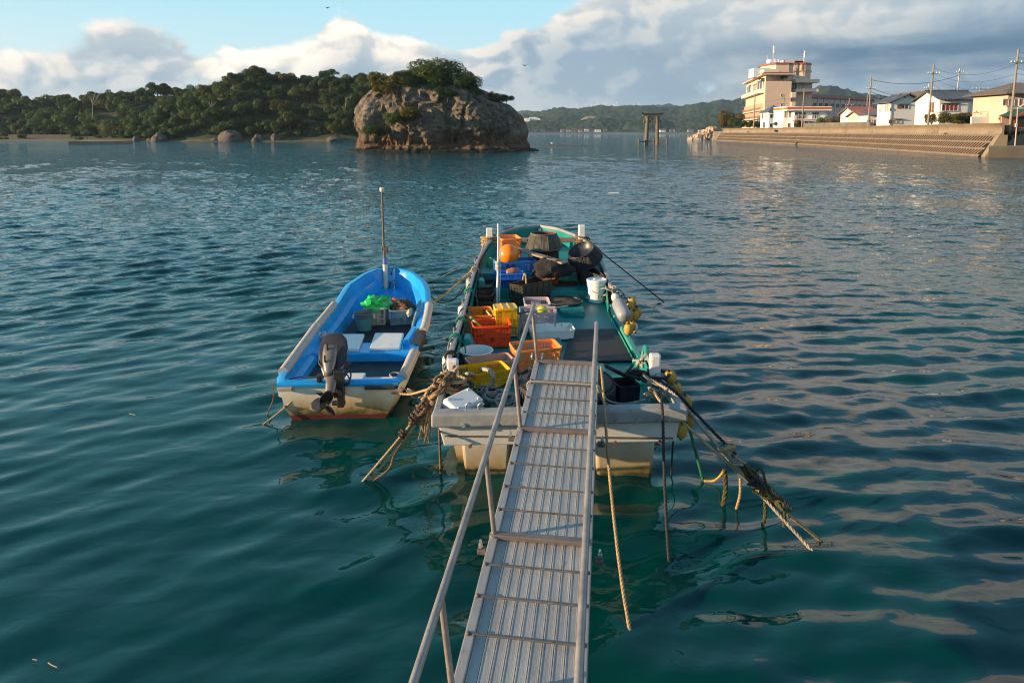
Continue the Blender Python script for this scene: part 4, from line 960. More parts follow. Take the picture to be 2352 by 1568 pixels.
def house(label, pxL, pxR, D, depth, eave, ridge, kind, wm, rm, zb=GZ - .4, oh=.45, cat='house', fronts=(), sides=(), hoods=True, name='house'):
    D = behind(D, pxL, pxR); x0, x1 = XD(pxL, D), XD(pxR, D); ze = ZD(eave, D); zr = ZD(ridge, D if kind in ('gableF',) else D + depth / 2)
    t = thing(name, ((x0 + x1) / 2, D, zb), label, cat)
    mb = MB(); mb.box(((x0 + x1) / 2, D + depth / 2, (zb + ze) / 2), (x1 - x0, depth, ze - zb))
    if kind == 'gableF': mb.extrude([(x0, D, ze + .002), (x1, D, ze + .002), ((x0 + x1) / 2, D, zr - .12)], (0, depth, 0))
    if kind == 'gableX': mb.extrude([(x0, D, ze + .002), (x0, D + depth, ze + .002), (x0, D + depth / 2, zr - .12)], (x1 - x0, 0, 0))
    mb.build('wall', wm, t, fixn=True)
    if kind != 'flat': roof_part(t, kind, x0, x1, D, D + depth, ze, zr, oh, rm)
    for (px, py, wp, hp, g, mu) in fronts:
        window(t, PD(px, py, D), wp * D / 1568, hp * D / 1568, g, mu)
        if hoods:
            c = PD(px, py - hp / 2, D); mb = MB(); mb.box((c.x, D - .22, c.z + .2), (wp * D / 1568 + .5, .44, .07)); mb.build('window_hood', BROWN, t)
    for (f, py, wm_, hm, g, mu) in sides:   # on the left wall, at fraction f of its depth
        dd = D + depth * f; window(t, (x0, dd, ZD(py, dd)), wm_, hm, g, mu, face='side')
    return t, x0, x1, ze, zr
# white house with dark hipped roof
t, *_ = house('white two storey house with a dark hipped tile roof below the hotel', 1759, 1797, 232, 7.5, 258.5, 242.0, 'hip', WHITE2, TILE_DARK, fronts=[(1775, 267, 13, 8.5, GLASS, 2), (1774, 288, 13, 8, GLASS, 2)], sides=[(.3, 267, 1.3, 1.9, CURT, 2), (.75, 267, 1.3, 1.9, BROWN, 1), (.5, 287, 2.0, 1.9, GLASS, 2)], hoods=False)
# flat roofed white house with orange bands
def orange_house():
    D = behind(205, 1796) + 1; t = thing('house', (XD(1845, D), D, GZ), 'bright white flat roofed house with orange fascia bands and balcony', 'house')
    k = D / 1568; x0, x1 = XD(1817, D), XD(1888, D); xl = XD(1799, D)
    z = lambda p: ZD(p, D)
    mb = MB(); mb.box(((x0 + x1) / 2, D + 4, (z(255) + GZ - .5) / 2), (x1 - x0, 8, z(255) - GZ + .5)); mb.build('wall', WHITE2, t)
    mb = MB(); mb.box(((xl + x0) / 2 - .05, D + 6.4, (z(255.5) + GZ - .5) / 2), (x0 - xl - .1, 8, z(255.5) - GZ + .5)); mb.build('wing', WHITE2, t)
    for a, b, hh, nm, m in ((245.2, 247.0, 0, 'roof', WHITE2), (247.0, 252.0, 0, 'fascia', ORANGE), (252.0, 254.6, 0, 'soffit', WHITE2)):
        mb = MB(); o_ = 0 if nm == 'fascia' else .12
        mb.box(((xl + x1) / 2 + .4, D + 4.0, (z(a) + z(b)) / 2), (x1 - xl + 1.6 + o_, 11 + o_, z(a) - z(b))); mb.build(nm, m, t)
    for a, b, nm, m in ((273.2, 275, 'balcony_slab', WHITE2), (275, 279.5, 'balcony_fascia', ORANGE)):
        mb = MB(); mb.box(((x0 + x1) / 2, D - .9, (z(a) + z(b)) / 2), (x1 - x0 + 1 + (.1 if m is WHITE2 else 0), 1.8 + (.1 if m is WHITE2 else 0), z(a) - z(b))); mb.build(nm, m, t)
    for px, wp in ((1838, 25), (1873, 15)): window(t, PD(px, 266, D), wp * k, 15 * k, GLASS, 3)
    window(t, PD(1848, 287, D), 26 * k, 11 * k, GLASS, 2); window(t, PD(1812, 288, D + 2.4), 6 * k, 9 * k, GLASS, 1)
    for px in (1804, 1814): window(t, PD(px, 262, D + 2.4), 4.5 * k, 16 * k, GLASS, 2)
    mb = MB()
    for i in range(25): xx = x0 + (x1 - x0) * i / 24; mb.box((xx, D - 1.7, z(269)), (.05, .05, 8 * k))
    mb.box(((x0 + x1) / 2, D - 1.7, z(264.6)), (x1 - x0, .09, .09)); mb.build('balcony_railing', FRAME, t)
    mb = MB(); c = PD(1826, 269, D - 1.9); mb.lathe([(.02, 0), (.35, .08), (.5, .2)], 16, c, Matrix.Rotation(PI / 2, 3, 'X')); mb.build('satellite_dish', FW[0], t)
orange_house()
# carport beside it
def carport():
    D = behind(196, 1843); t = thing('carport', (XD(1866, D), D, GZ), 'white thin roofed carport beside the orange banded house', 'carport'); z = lambda p: ZD(p, D)
    mb = MB(); mb.hexa([PD(1843, 277.5, D), PD(1893, 282, D), PD(1895, 279.5, D + 4), PD(1845, 275.5, D + 4), PD(1843, 276.9, D), PD(1893, 281.3, D), PD(1895, 278.8, D + 4), PD(1845, 274.8, D + 4)]); mb.build('roof', FRAME, t, fixn=True)
    for px in (1847, 1858, 1884):
        mb = MB(); mb.tube([PD(px, 293, D + .4), PD(px, 280, D + .4)], .07, 6); mb.build('post', FRAME, t)
carport()
# small cottages
t, *_ = house('small cottage with a faded pink red roof left of the gabled house', 1957, 2006, 172, 8, 262.5, 247, 'gableX', WHITE, TILE_PINK, fronts=[(1979, 267, 9, 6, GLASS, 2)], oh=.6)
t, *_ = house('low cream cottage with rusty orange roof leaning against the gabled house', 1968, 2018, 152, 6, 268.5, 257.0, 'gableX', CREAM, TILE_RED, fronts=[(1981, 279, 9, 8, GLASS, 2), (1995, 279, 8, 8, CURT, 2)], oh=.5, hoods=False)
# white gabled house
DG = behind(140, 2035)
t, x0, x1, ze, zr = house('white two storey house with its dark gable roof facing the sea', 2035, 2111, 140, 5.2, 237, 217, 'gableF', WHITE, TILE_DARKY, oh=.75, fronts=[(2078, 245.5, 17, 8, GLASS, 2), (2060, 279.5, 19, 8, CURT, 2)], sides=[(.25, 248, 1.3, 1.6, CURT, 2), (.72, 248, 1.2, 1.6, CURT, 2)])
for px, py, wp, hp in ((2066, 245.2, 10.5, 8.6), (2045, 279.5, 8.5, 8.6)):
    c = PD(px, py, DG); mb = MB(); mb.box((c.x, DG - .07, c.z), (wp * DG / 1568, .1, hp * DG / 1568)); mb.build('shutter', BROWN, t)
mb = MB(); c = PD(2078, 223.5, DG); mb.box((c.x, DG - .05, c.z), (.35, .1, .25)); mb.build('gable_vent', BROWN, t)
mb = MB(); mb.tube([(x0 + .02, DG - .1, GZ), (x0 + .02, DG - .1, ze)], .05, 6); mb.tube([(x1 - .02, DG - .1, GZ), (x1 - .02, DG - .1, ze)], .05, 6); mb.build('downpipe', BROWN, t)
# ground floor annex on its left
DA = behind(139, 1988)
t2, a0, a1, ze2, _ = house('single storey white annex with dark lean-to roof at the side of the gabled house', 1988, 2034, 139, 4.5, 266, 264, 'flat', WHITE, TILE_DARK, fronts=[(1996, 280.5, 11, 10, CURT, 2), (2010, 280.5, 7, 10, CURT, 1), (2023, 279, 10, 9, CURT, 2)], hoods=False)
mb = MB(); mb.hexa([(a0 - .4, DA - .6, ze2), (a1 - .02, DA - .6, ze2), (a1 - .02, DA + 5, ze2 + .9), (a0 - .4, DA + 5, ze2 + .9), (a0 - .4, DA - .6, ze2 + .14), (a1 - .02, DA - .6, ze2 + .14), (a1 - .02, DA + 5, ze2 + 1.04), (a0 - .4, DA + 5, ze2 + 1.04)]); mb.build('roof', TILE_DARK, t2)
mb = MB(); mb.box(PD(2018, 271.5, DA - .2), (.7, .35, .6)); mb.build('air_conditioner', FRAME, t2, bevel=.03)
# house behind, brown gable
house('brown roofed house with a glazed gable behind the two white houses', 2094, 2140, 158, 9, 230, 211, 'gableF', WHITE, TILE_BROWN, fronts=[(2119, 224, 14, 7, GLASS, 2)], hoods=False, oh=.8)
# big tile roofed house
t, x0, x1, ze, zr = house('white house with a large striped tile roof and dark red shutters', 2146, 2232, 124, 7.5, 230, 211, 'gableX', WHITE, TILE_BIG, oh=.6, fronts=[(2181.5, 247.5, 37, 15, mat('red_shutters', (.22, .035, .025), .7, var=.15, stretch=(1, 1, 8)), 4)], sides=[(.3, 247, 1.6, 1.9, BROWN, 2)])
mb = MB(); mb.hexa([PD(2201, 267, 122.5), PD(2252, 268.5, 122.5), PD(2240, 260, 123.9), PD(2204, 259.5, 123.9), PD(2201, 266.4, 122.5), PD(2252, 267.9, 122.5), PD(2240, 259.3, 123.9), PD(2204, 258.8, 123.9)]); mb.build('porch_roof', TILE_RED, t, fixn=True)
mb = MB(); c0 = PD(2220, 268, 122.8); c1 = PD(2247, 268, 122.8); mb.box(((c0.x + c1.x) / 2, 123.4, (c0.z + GZ) / 2), (c1.x - c0.x, 1, c0.z - GZ)); mb.build('porch_wall', CREAM, t)
house('grey tiled house with a small gable behind the striped roof house', 2254, 2308, 150, 8, 243, 227.5, 'gableX', WHITE, TILE_BROWN, fronts=[(2272, 251, 16, 8, GLASS, 2)], hoods=True)
house('little tiled roof gable tucked right of the striped roof house', 2238, 2262, 140, 6, 240, 231, 'gableX', FW[2], TILE_DARK, hoods=False)
house('rust brown metal shed between the striped roof house and the tan house', 2246, 2268, 112, 2, 262.5, 259.5, 'gableX', mat('rust_sheet', (.20, .085, .05), .8, var=.25, scale=1, stretch=(6, 6, .5)), TILE_RED, hoods=False, name='shed', cat='shed')
# tan house on the right edge
t, *_ = house('tan house with brown tiled roof and pink shutters at the right edge', 2300, 2420, 106, 8, 216.5, 190, 'hip', TAN, TILE_BROWN, oh=1.1, fronts=[(2316, 235.5, 26, 14, mat('pink_shutter', (.48, .24, .18), .8, var=.08), 2), (2350, 235.5, 20, 16, mat('pink_shutter_b', (.48, .22, .17), .8, var=.08), 2)], hoods=False)
# green roofed boat shed
def shed():
    D = 99.5; t = thing('boat_shed', (XD(2330, D), D, GZ), 'rust red boat shed with green sheet roof above the stairs', 'shed'); RU = mat('red_brown_boards', (.30, .085, .04), .8, var=.2, scale=1.5, stretch=(8, 8, .4))
    z = lambda p: ZD(p, D); x0, x1 = XD(2302, D), XD(2420, D)
    mb = MB(); mb.box(((x0 + x1) / 2, D + .75, (z(266) + GZ - 1) / 2), (x1 - x0, 1.5, z(266) - GZ + 1)); mb.build('wall', RU, t)
    mb = MB(); mb.hexa([PD(2292, 268, D - .5), PD(2345, 268.5, D - .5), PD(2420, 248, D + 4), PD(2330, 252, D + 4), PD(2292, 267, D - .5), PD(2345, 267.5, D - .5), PD(2420, 247, D + 4), PD(2330, 251, D + 4)]); mb.build('roof', TILE_GREEN, t, fixn=True)
    mb = MB(); mb.extrude([PD(2332, 266, D - .3), PD(2420, 266, D - .3), PD(2380, 247, D - .3)], (0, .25, 0)); mb.build('gable', RU, t, fixn=True)
    mb = MB(); mb.box(PD(2345, 276, D), (1.2, .1, 1.9)); mb.build('door', mat('dark_opening', (.02, .018, .015), .8), t)
    mb = MB(); mb.box(PD(2311, 277, D), (1.4, .14, 1.4)); mb.build('panel', mat('pink_panel', (.50, .30, .22), .8), t)
shed()
# clothes line frames by the tan house
mb = MB()
for px in (2250, 2272, 2296): mb.tube([PD(px, 292, 110), PD(px, 255, 110)], .05, 6)
mb.tube([PD(2250, 265, 110), PD(2297, 264, 110)], .04, 6); mb.tube([PD(2250, 257, 110), PD(2297, 256, 110)], .04, 6)
tag(mb.build('pipe_rack', FRAME, org=PD(2272, 292, 110)), 'pale pipe frame for drying nets beside the tan house', 'frame')
mb = MB(); mb.box(((XD(2237, 108) + XD(2300, 108)) / 2, 110, (GZ + ZD(262, 110)) / 2 - .6), (4.2, .3, ZD(272, 110) - GZ + 1)); tag(mb.build('yard_fence', WHITE, org=PD(2268, 292, 110)), 'pale yard fence under the pipe frame', 'fence')
mb = MB(); a, b = PD(1842, 288, behind(168, 1842)), PD(2000, 286.5, behind(150, 2000)); mb.bar(a - Vector((0, 0, .5)), b - Vector((0, 0, .5)), .3, 2.2); tag(mb.build('garden_wall', mat('dark_garden_wall', (.13, .12, .10), .9, var=.3, scale=.4, world=True), org=a), 'low dark garden wall between the orange banded house and the gabled house', 'wall')

# ------------------------------------------------------------------ hotel
def hotel():
    Dn = 270.0; k = Dn / 1568; t = thing('hotel', (XD(1780, Dn), Dn, GZ), 'tall peach seaside hotel with red roof edges and rows of balconies', 'hotel')
    A = Vector((XD(1749, Dn), Dn, 0)); Bq = Vector((XD(1808, Dn), Dn, 0)); Df = 323.0; Fp = Vector((XD(1705.7, Df), Df, 0)); u = (Fp - A); L = u.length; u.normalize(); nrm = Vector((-u.y, u.x, 0)); nrm = nrm if nrm.x < 0 else -nrm
    Gp = Fp + (Bq - A); zt = ZD(186.6, Dn); zr = ZD(172, Dn); g = GZ - .5
    mb = MB(); mb.prism([(A.x, A.y), (Bq.x, Bq.y), (Gp.x, Gp.y), (Fp.x, Fp.y)], g, zt); mb.build('wall', PEACH, t, fixn=True)
    i_ = u * 5.0   # set back top storey
    q0 = A + (Bq - A) * .02; q1 = Bq + (Bq - A) * .0
    mb = MB(); mb.prism([(p.x, p.y) for p in (A + u * .1 - nrm * .1, Bq + u * 7 + nrm * .2, Gp - u * .1 + nrm * .1, Fp - u * .1 - nrm * .1)], zt + .004, zr); mb.build('top_storey', PEACH, t, fixn=True)
    o_ = 1.6
    mb = MB(); c = [A + nrm * o_ - u * 1.2, Bq - nrm * .9 - u * 1.0, Gp - nrm * .9 + u * 1.5, Fp + nrm * o_ + u * 1.5]; mb.prism([(p.x, p.y) for p in c], zr + .003, zr + .35); mb.build('eave', PEACHL, t, fixn=True)
    c2 = [A + nrm * (o_ - .8) - u * .6, Bq - nrm * .3 - u * .4, Gp - nrm * .3 + u * .8, Fp + nrm * (o_ - .8) + u * .8]
    mb = MB(); mb.loft([[p + Vector((0, 0, zr + .353)) for p in c], [p + Vector((0, 0, zr + .95)) for p in c2]], True, cap=True); mb.build('roof', REDT, t, fixn=True)
    # left facade: storeys with balconies
    fl = [ZD(p, Dn) for p in (216.5, 199)]   # reference
    zb = [GZ + 1.2 + 3.25 * i for i in range(4)]
    def side_pt(f, z, out=0.0): p = A + u * (L * f) + nrm * out; return Vector((p.x, p.y, z))
    for r in range(3):
        z0 = zb[r] + (.2 if r else 0)
        mb = MB(); mb.add([side_pt(.04, z0, .01), side_pt(.98, z0, .01), side_pt(.98, z0, 1.5), side_pt(.04, z0, 1.5), side_pt(.04, z0 + .35, .01), side_pt(.98, z0 + .35, .01), side_pt(.98, z0 + .35, 1.5), side_pt(.04, z0 + .35, 1.5)], [(3, 2, 1, 0), (4, 5, 6, 7), (0, 1, 5, 4), (1, 2, 6, 5), (2, 3, 7, 6), (3, 0, 4, 7)]); bs = mb.build('balcony', PEACHL, t, fixn=True)
        mb = MB(); n = 56
        for i in range(n + 1): p = side_pt(.05 + .92 * i / n, z0 + .36, 1.4); mb.box(p + Vector((0, 0, .5)), (.10, .10, 1.0), rz=math.atan2(u.y, u.x))
        mb.bar(side_pt(.045, z0 + 1.36, 1.4), side_pt(.975, z0 + 1.36, 1.4), .12); rr = mb.build('railing', mat('brown_railing', (.36, .24, .17), .6) if r == 0 else bpy.data.materials['brown_railing'], t); sub(rr, bs)
        for i in range(9):
            f = .09 + i * .102; mb = MB(); a, b = side_pt(f, z0 + .36, .06), side_pt(f + .05, z0 + .36, .06); mb.extrude([a, b, b + Vector((0, 0, 2.2)), a + Vector((0, 0, 2.2))], -nrm * .05); mb.build('window', GLASS, t, fixn=True)
            mb = MB(); a, b = side_pt(f - .022, z0 + .351, .02), side_pt(f - .018, z0 + .351, .02); mb.extrude([a, b, b + Vector((0, 0, 2.6)), a + Vector((0, 0, 2.6))], nrm * 1.3); mb.build('divider', PEACH, t, fixn=True)
    z0 = ZD(212.5, Dn); z1 = ZD(202.5, Dn)
    mb = MB(); mb.add([side_pt(.02, z0, .01), side_pt(1.0, z0, .01), side_pt(1.0, z0, 2.0), side_pt(.06, z0, 2.0), side_pt(.02, z1 - .2, .01), side_pt(1.0, z1 - .2, .01), side_pt(1.0, z1 - .2, 2.0), side_pt(.06, z1 - .2, 2.0)], [(3, 2, 1, 0), (4, 5, 6, 7), (0, 1, 5, 4), (1, 2, 6, 5), (2, 3, 7, 6), (3, 0, 4, 7)]); mb.build('gallery', PEACHL, t, fixn=True)
    for f, w_ in ((.08, .03), (.16, .09), (.28, .09), (.42, .02), (.47, .02), (.52, .02), (.57, .02), (.74, .12), (.90, .04)):
        mb = MB(); a, b = side_pt(f, z1 + .2, .05), side_pt(f + w_, z1 + .2, .05); hh = 3.7 if w_ > .05 else 3.2; mb.extrude([a, b, b + Vector((0, 0, hh)), a + Vector((0, 0, hh))], -nrm * .12); mb.build('window', GLASS, t, fixn=True)
    # front terrace
    mb = MB(); c = PD(1763, 182.5, Dn); mb.box((c.x + 1.2, Dn + 3, c.z), (5.2, .4, 1.4)); mb.build('terrace_glass', GLASS, t)
    for px, py, cr in ((1800, 181, CR_BUSH2), (1782, 184, CR_BUSH2)):
        pass
    for px, py, wp, hp in ((1795, 219, 3, 6), (1794.5, 241, 3, 6)): window(t, PD(px, py, Dn), wp * k, hp * k, GLASS, 1)
    for p0, p1 in ((212.2, 224.5), (234.3, 247)):
        mb = MB(); x0, x1 = XD(1807.8, Dn) + .02, XD(1821.5, Dn); za, zb_ = ZD(p1, Dn), ZD(p0, Dn); mb.prism([(x0, Dn - .6), (x1 - .8, Dn - .6), (x1 - .2, Dn - .2), (x1, Dn + .5), (x1, Dn + 5), (x0, Dn + 5)], za, zb_); mb.build('corner_balcony', PEACHL, t, fixn=True)
    # recessed right wing and ledges
    Dr = Dn + 6; xa, xb = XD(1808.5, Dr), XD(1854, Dr)
    mb = MB(); mb.box(((xa + xb) / 2 + .2, Dr + 8, (ZD(184, Dr) + g) / 2), (xb - xa, 16, ZD(184, Dr) - g)); mb.build('wing', PEACH, t)
    for p0, p1, px1, sh in ((183.8, 191.5, 1862, 3.6), (205.8, 212.6, 1861, 3.4)):
        mb = MB(); mb.box(((xa + XD(px1, Dr)) / 2, Dr + 6, (ZD(p0, Dr) + ZD(p1, Dr)) / 2), (XD(px1, Dr) - xa, 16 + sh, ZD(p0, Dr) - ZD(p1, Dr))); mb.build('ledge', PEACHL, t, bevel=.1)
    window(t, PD(1819.5, 198.5, Dr), 19 * k, 14.5 * k, GLASS, 4); window(t, PD(1846, 198, Dr), 3 * k, 8 * k, CURT, 1)
    mb = MB(); mb.box(PD(1833, 202, Dr - .3), (1.0, .6, 1.4)); mb.box(PD(1837, 202, Dr - .3), (.8, .6, 1.4)); mb.build('air_conditioner', FRAME, t)
    window(t, PD(1812, 229, Dr), 7 * k, 8 * k, GLASS, 2)
    # tower
    Dt = Dn + 12; kt = Dt / 1568; xs = [XD(p, Dt) for p in (1771.6, 1801, 1811, 1821, 1856)]; zt2 = ZD(148.5, Dt); zl = zt - 1
    poly = [(xs[0], Dt), (xs[1], Dt), (xs[1] + .02, Dt + .7), (xs[2], Dt + .7), (xs[2], Dt + .3), (xs[3], Dt + .3)]
    for i in range(7): a = i / 6; poly.append((xs[3] + (xs[4] - xs[3]) * a, Dt + .9 - 1.5 * math.sin(PI * a) + 1.5 * a))
    poly += [(xs[4] - .5, Dt + 17), (xs[0] - 1.0, Dt + 17), (xs[0] - 2.9 + 0, Dt + 9)]
    mb = MB(); mb.prism(poly, zl, zt2); mb.build('tower', PEACH, t, fixn=True)
    cx_, cy_ = sum(p[0] for p in poly) / len(poly), sum(p[1] for p in poly) / len(poly)
    ex = [((p[0] - cx_) * 1.05 + cx_, (p[1] - cy_) * 1.06 + cy_) for p in poly]; ex2 = [((p[0] - cx_) * 1.01 + cx_, (p[1] - cy_) * 1.01 + cy_) for p in poly]
    mb = MB(); mb.loft([[Vector((*p, zt2 + .003)) for p in ex], [Vector((*p, zt2 + .8)) for p in ex2]], True, cap=True); mb.build('tower_cap', REDT, t, fixn=True)
    for px in (1803.5, 1806, 1813.5, 1817):
        mb = MB(); mb.box((XD(px, Dt), Dt + (.65 if px < 1810 else .25), (ZD(155, Dt) + ZD(178, Dt)) / 2), (1.2 * kt, .2, ZD(155, Dt) - ZD(178, Dt))); mb.build('fin', PEACHL, t)
    mb = MB(); c = PD(1843.5, 156.3, Dt - .5)
    for dx, dz, w_, h in ((0, 1.2, .5, .5), (-.35, .65, .5, .5), (.35, .65, .5, .5), (0, .1, .55, .55), (-.35, -.45, .5, .5), (.35, -.45, .5, .5), (0, -1.0, .5, .5)): mb.box(c + Vector((dx, -.35, dz)), (w_, .15, h), M=Matrix.Rotation(PI / 4, 3, 'Y'))
    mb.build('emblem', mat('dark_bronze', (.06, .03, .025), .5), t)
    cu = bpy.data.curves.new('hotel_sign', 'FONT'); cu.body = 'LAKETADI HOTEL'; cu.size = 1.35; cu.extrude = .06; cu.align_x = 'CENTER'
    so = bpy.data.objects.new('tmp_sign', cu); COL.objects.link(so); dg = bpy.context.evaluated_depsgraph_get(); me = bpy.data.meshes.new_from_object(so.evaluated_get(dg)); bpy.data.objects.remove(so)
    c = PD(1842.5, 167, Dt - 1.2); me.transform(Matrix.Translation(c - t.location) @ Matrix.Rotation(PI / 2, 4, 'X') @ Matrix.Diagonal((.78, 1, 1, 1))); me.materials.clear(); me.materials.append(bpy.data.materials['dark_bronze'])
    s_ = bpy.data.objects.new('sign_lettering', me); COL.objects.link(s_); s_.parent = t
    # roof things
    mb = MB(); mb.box(PD(1737, 169, Dn + 14), (4.2, 6, 3.6)); mb.box(PD(1750, 168.5, Dn + 18), (8, 6, 3.8)); mb.build('roof_tank', mat('pale_blue_tank', (.50, .58, .66), .6, var=.05), t, bevel=.1)
    mb = MB(); mb.box(PD(1767, 164.5, Dn + 9), (6, 5, 1.4)); mb.box(PD(1767, 167.5, Dn + 9), (4.5, 4.5, 2.2)); mb.build('roof_hut', PEACHL, t)
    AN = mat('antenna_grey', (.60, .60, .60), .5, .3)
    for px, yb, yt, w_ in ((1762, 146, 128, .09), (1776, 143, 104, .13), (1846.5, 146, 122.5, .13)):
        mb = MB(); mb.tube([PD(px, yb + 3, Dt + 6), PD(px, yt, Dt + 6)], w_, 6)
        if px > 1770: c = PD(px + 2, (yt + yb) / 2 - 8, Dt + 6); mb.tube([c - Vector((0, 0, 1.2)), c + Vector((0, 0, 1.6))], .32, 8); mb.bar(PD(px, (yt + yb) / 2 - 3, Dt + 6), c, .1)
        mb.build('antenna', AN, t)
    mb = MB()
    for i in range(9): mb.tube([PD(1764 + i * 3, 143, Dt + 8), PD(1764 + i * 3, 135.5, Dt + 8)], .05, 4)
    for y_ in (135.6, 139): mb.tube([PD(1764, y_, Dt + 8), PD(1788, y_, Dt + 8)], .06, 4)
    mb.build('roof_railing', AN, t)
    mb = MB(); mb.box(PD(1820, 143.5, Dt + 9), (9, 4, 1.5)); mb.box(PD(1832, 144.5, Dt + 9), (4, 4, 1.2)); mb.build('cooling_unit', FRAME, t)
    mb = MB(); mb.lathe([(.03, 0), (.5, .1), (.8, .35)], 16, PD(1764.5, 142, Dt + 5), Euler((PI / 2, 0, -.6)).to_matrix()); mb.build('satellite_dish', FW[0], t)
hotel()
tree('terrace_shrub', PD(1800, 186, 272.5), 1.5, 2.0, CR_BUSH2, 'green shrub growing on the hotel terrace', 'shrub', flat=.8, rnd=random.Random(2))
def annex():
    D0, D1 = 292.0, 326.0; a = Vector((XD(1852, D0), D0, GZ)); b = Vector((XD(2016, D1), D1, GZ)); u = (b - a); L = u.length; u.normalize(); n = Vector((u.y, -u.x, 0)); n = n if n.y < 0 else -n
    t = thing('hotel_annex', a, 'long low pinkish annex with a red roof edge running right of the hotel', 'annex'); PK = mat('annex_pink_plaster', (.55, .42, .36), .85, var=.06, scale=.2)
    ze = ZD(224.5, D0); ang = math.atan2(u.y, u.x)
    def pt(f, z, out=0.0): p = a + u * (L * f) + n * out; return Vector((p.x, p.y, z))
    mb = MB(); q = [pt(0, GZ - 1), pt(1, GZ - 1), pt(1, GZ - 1, -12), pt(0, GZ - 1, -12)]; mb.hexa(q + [Vector((p.x, p.y, ze)) for p in q]); mb.build('wall', PK, t, fixn=True)
    mb = MB(); q = [pt(-.005, ze + .003, 1), pt(1.01, ze + .003, 1), pt(1.01, ze + .003, -13), pt(-.005, ze + .003, -13)]; q2 = [pt(0, ze + 1.5, .1), pt(1, ze + 1.5, .1), pt(1, ze + 1.5, -12), pt(0, ze + 1.5, -12)]; mb.hexa(q + q2); mb.build('roof', REDT, t, fixn=True)
    for i in range(13):
        f = .035 + i * .0745; c = pt(f + .02, ze - 2.9, .04); mb = MB(); mb.box(c, (2.9, .14, 1.9), rz=ang); w_ = mb.build('window', FRAME, t); mb = MB()
        for o_ in (-.68, .68): mb.box(c + u * o_ + n * .06, (1.25, .08, 1.65), rz=ang)
        p = mb.build('pane', GLASS, t); sub(p, w_)
        mb = MB(); mb.box(pt(f - .017, (ze + GZ) / 2, .12), (.5, .3, ze - GZ - .2), rz=ang); mb.build('pilaster', PK, t)
    for i in range(7):
        f = .10 + i * .11; mb = MB(); mb.box(pt(f, ze - 8.3, .04), (2.4, .14, 1.3), rz=ang); mb.build('window', GLASS, t)
    mb = MB(); q = [pt(.2, GZ, 4), pt(.86, GZ, 4), pt(.86, GZ, .02), pt(.2, GZ, .02)]; mb.hexa(q + [p + Vector((0, 0, 5.2)) for p in q]); mb.build('front_wing', mat('annex_front_wing', (.46, .39, .36), .85, var=.06, scale=.2), t, fixn=True)
    mb = MB(); c = PD(2015, 231, 300); mb.tube([c - Vector((0, 0, 10)), PD(2015, 218, 300)], 1.1, 12); mb.build('chimney', PK, t, smooth='auto')
annex()

# ------------------------------------------------------------------ town bushes and trees
CR_RUST = crown_mesh('crown_rust', 140, 3000, .11, lobes=9, flat=.8, spread=.68, material=LEAF_RUST, lobe_r=(.25, .42))
CR_BRIGHT = crown_mesh('crown_bright', 141, 2600, .11, lobes=8, flat=.85, spread=.66, material=LEAF_BRIGHT, lobe_r=(.28, .44))
CR_BIGB = crown_mesh('crown_garden', 142, 7000, .075, lobes=15, flat=.62, spread=.75, material=LEAF_OLIVE, lobe_r=(.18, .32), full=.6)
for px, pb, pt_, wp, D, cr, lab, nm in ((1674, 292, 254, 62, 262, CR_RUST, 'rust brown spreading tree left of the hotel balconies', 'garden_tree'), (1663, 293, 277, 30, 250, CR_BRIGHT, 'dark green clipped bush left of the hotel, first in its row', 'garden_bush'), (1682, 293, 276, 32, 250, CR_BUSH2, 'rounded green bush under the rust brown tree', 'garden_bush'),
     (1709, 293, 278, 34, 245, CR_DARK[1], 'dark bush at the foot of the hotel balconies', 'garden_bush'), (1732, 293, 281, 22, 243, CR_DARK[2], 'dark bush beside the slim pole in front of the hotel', 'garden_bush'), (1782, 294, 284, 24, 222, CR_BUSH2, 'low green bush in front of the hipped roof house', 'garden_bush'),
     (1828, 294, 279, 24, 198, CR_DARK[0], 'dark bush in front of the orange banded house', 'garden_bush'), (1880, 292, 271, 25, 185, CR_BRIGHT, 'bright green bush right of the carport', 'garden_bush'), (1908, 291, 272, 40, 183, CR_RUST, 'reddish autumn bush right of the bright green one', 'garden_bush'), (1948, 291, 279, 26, 180, CR_RUST, 'low reddish bush in front of the faded red roofed cottage', 'garden_bush'),
     (1973, 291, 270, 20, 148, CR_BUSH2, 'small green tree in front of the low cream cottage', 'garden_tree'), (2128, 289, 262, 32, 116, CR_BUSH, 'sparse olive bush left of the big garden tree', 'garden_bush'), (2192, 290, 252, 92, 115, CR_BIGB, 'wide olive green garden tree in front of the striped roof house', 'garden_tree'), (2286, 288, 273, 12, 106, CR_BRIGHT, 'small green shrub by the yard fence', 'garden_bush')):
    D = behind(D, px - wp / 3, m=1.2); z = ZD(pb, D); r = wp * D / 1568 / 2; h = ZD(pt_ - 5, D) - z
    tree(nm, (XD(px, D), D, z - .3), r, h + .3, cr, lab, 'tree' if 'tree' in nm else 'bush', None, flat=min(1.35, max(.55, h / (1.2 * r))), tr=.2, rnd=random.Random(px))
for px, py, lab, r in ((1779, 300, 'weed tuft hanging from the parapet below the hotel houses', .8), (1716, 299, 'small weed tuft on the far part of the parapet', .45), (2168, 308, 'green weed growing from a parapet joint near the stairs', .28)):
    i = min(range(len(WF)), key=lambda q: abs((WF[q][0].x + 2.4) / WF[q][0].y * 1568 + CX - px)); p, d, n = WF[i]
    tree('weed_tuft', p + n * 2.3 + Vector((0, 0, 3.0)), r, r * 1.5, CR_BRIGHT, lab, 'weed', None, flat=.8, rnd=random.Random(px))

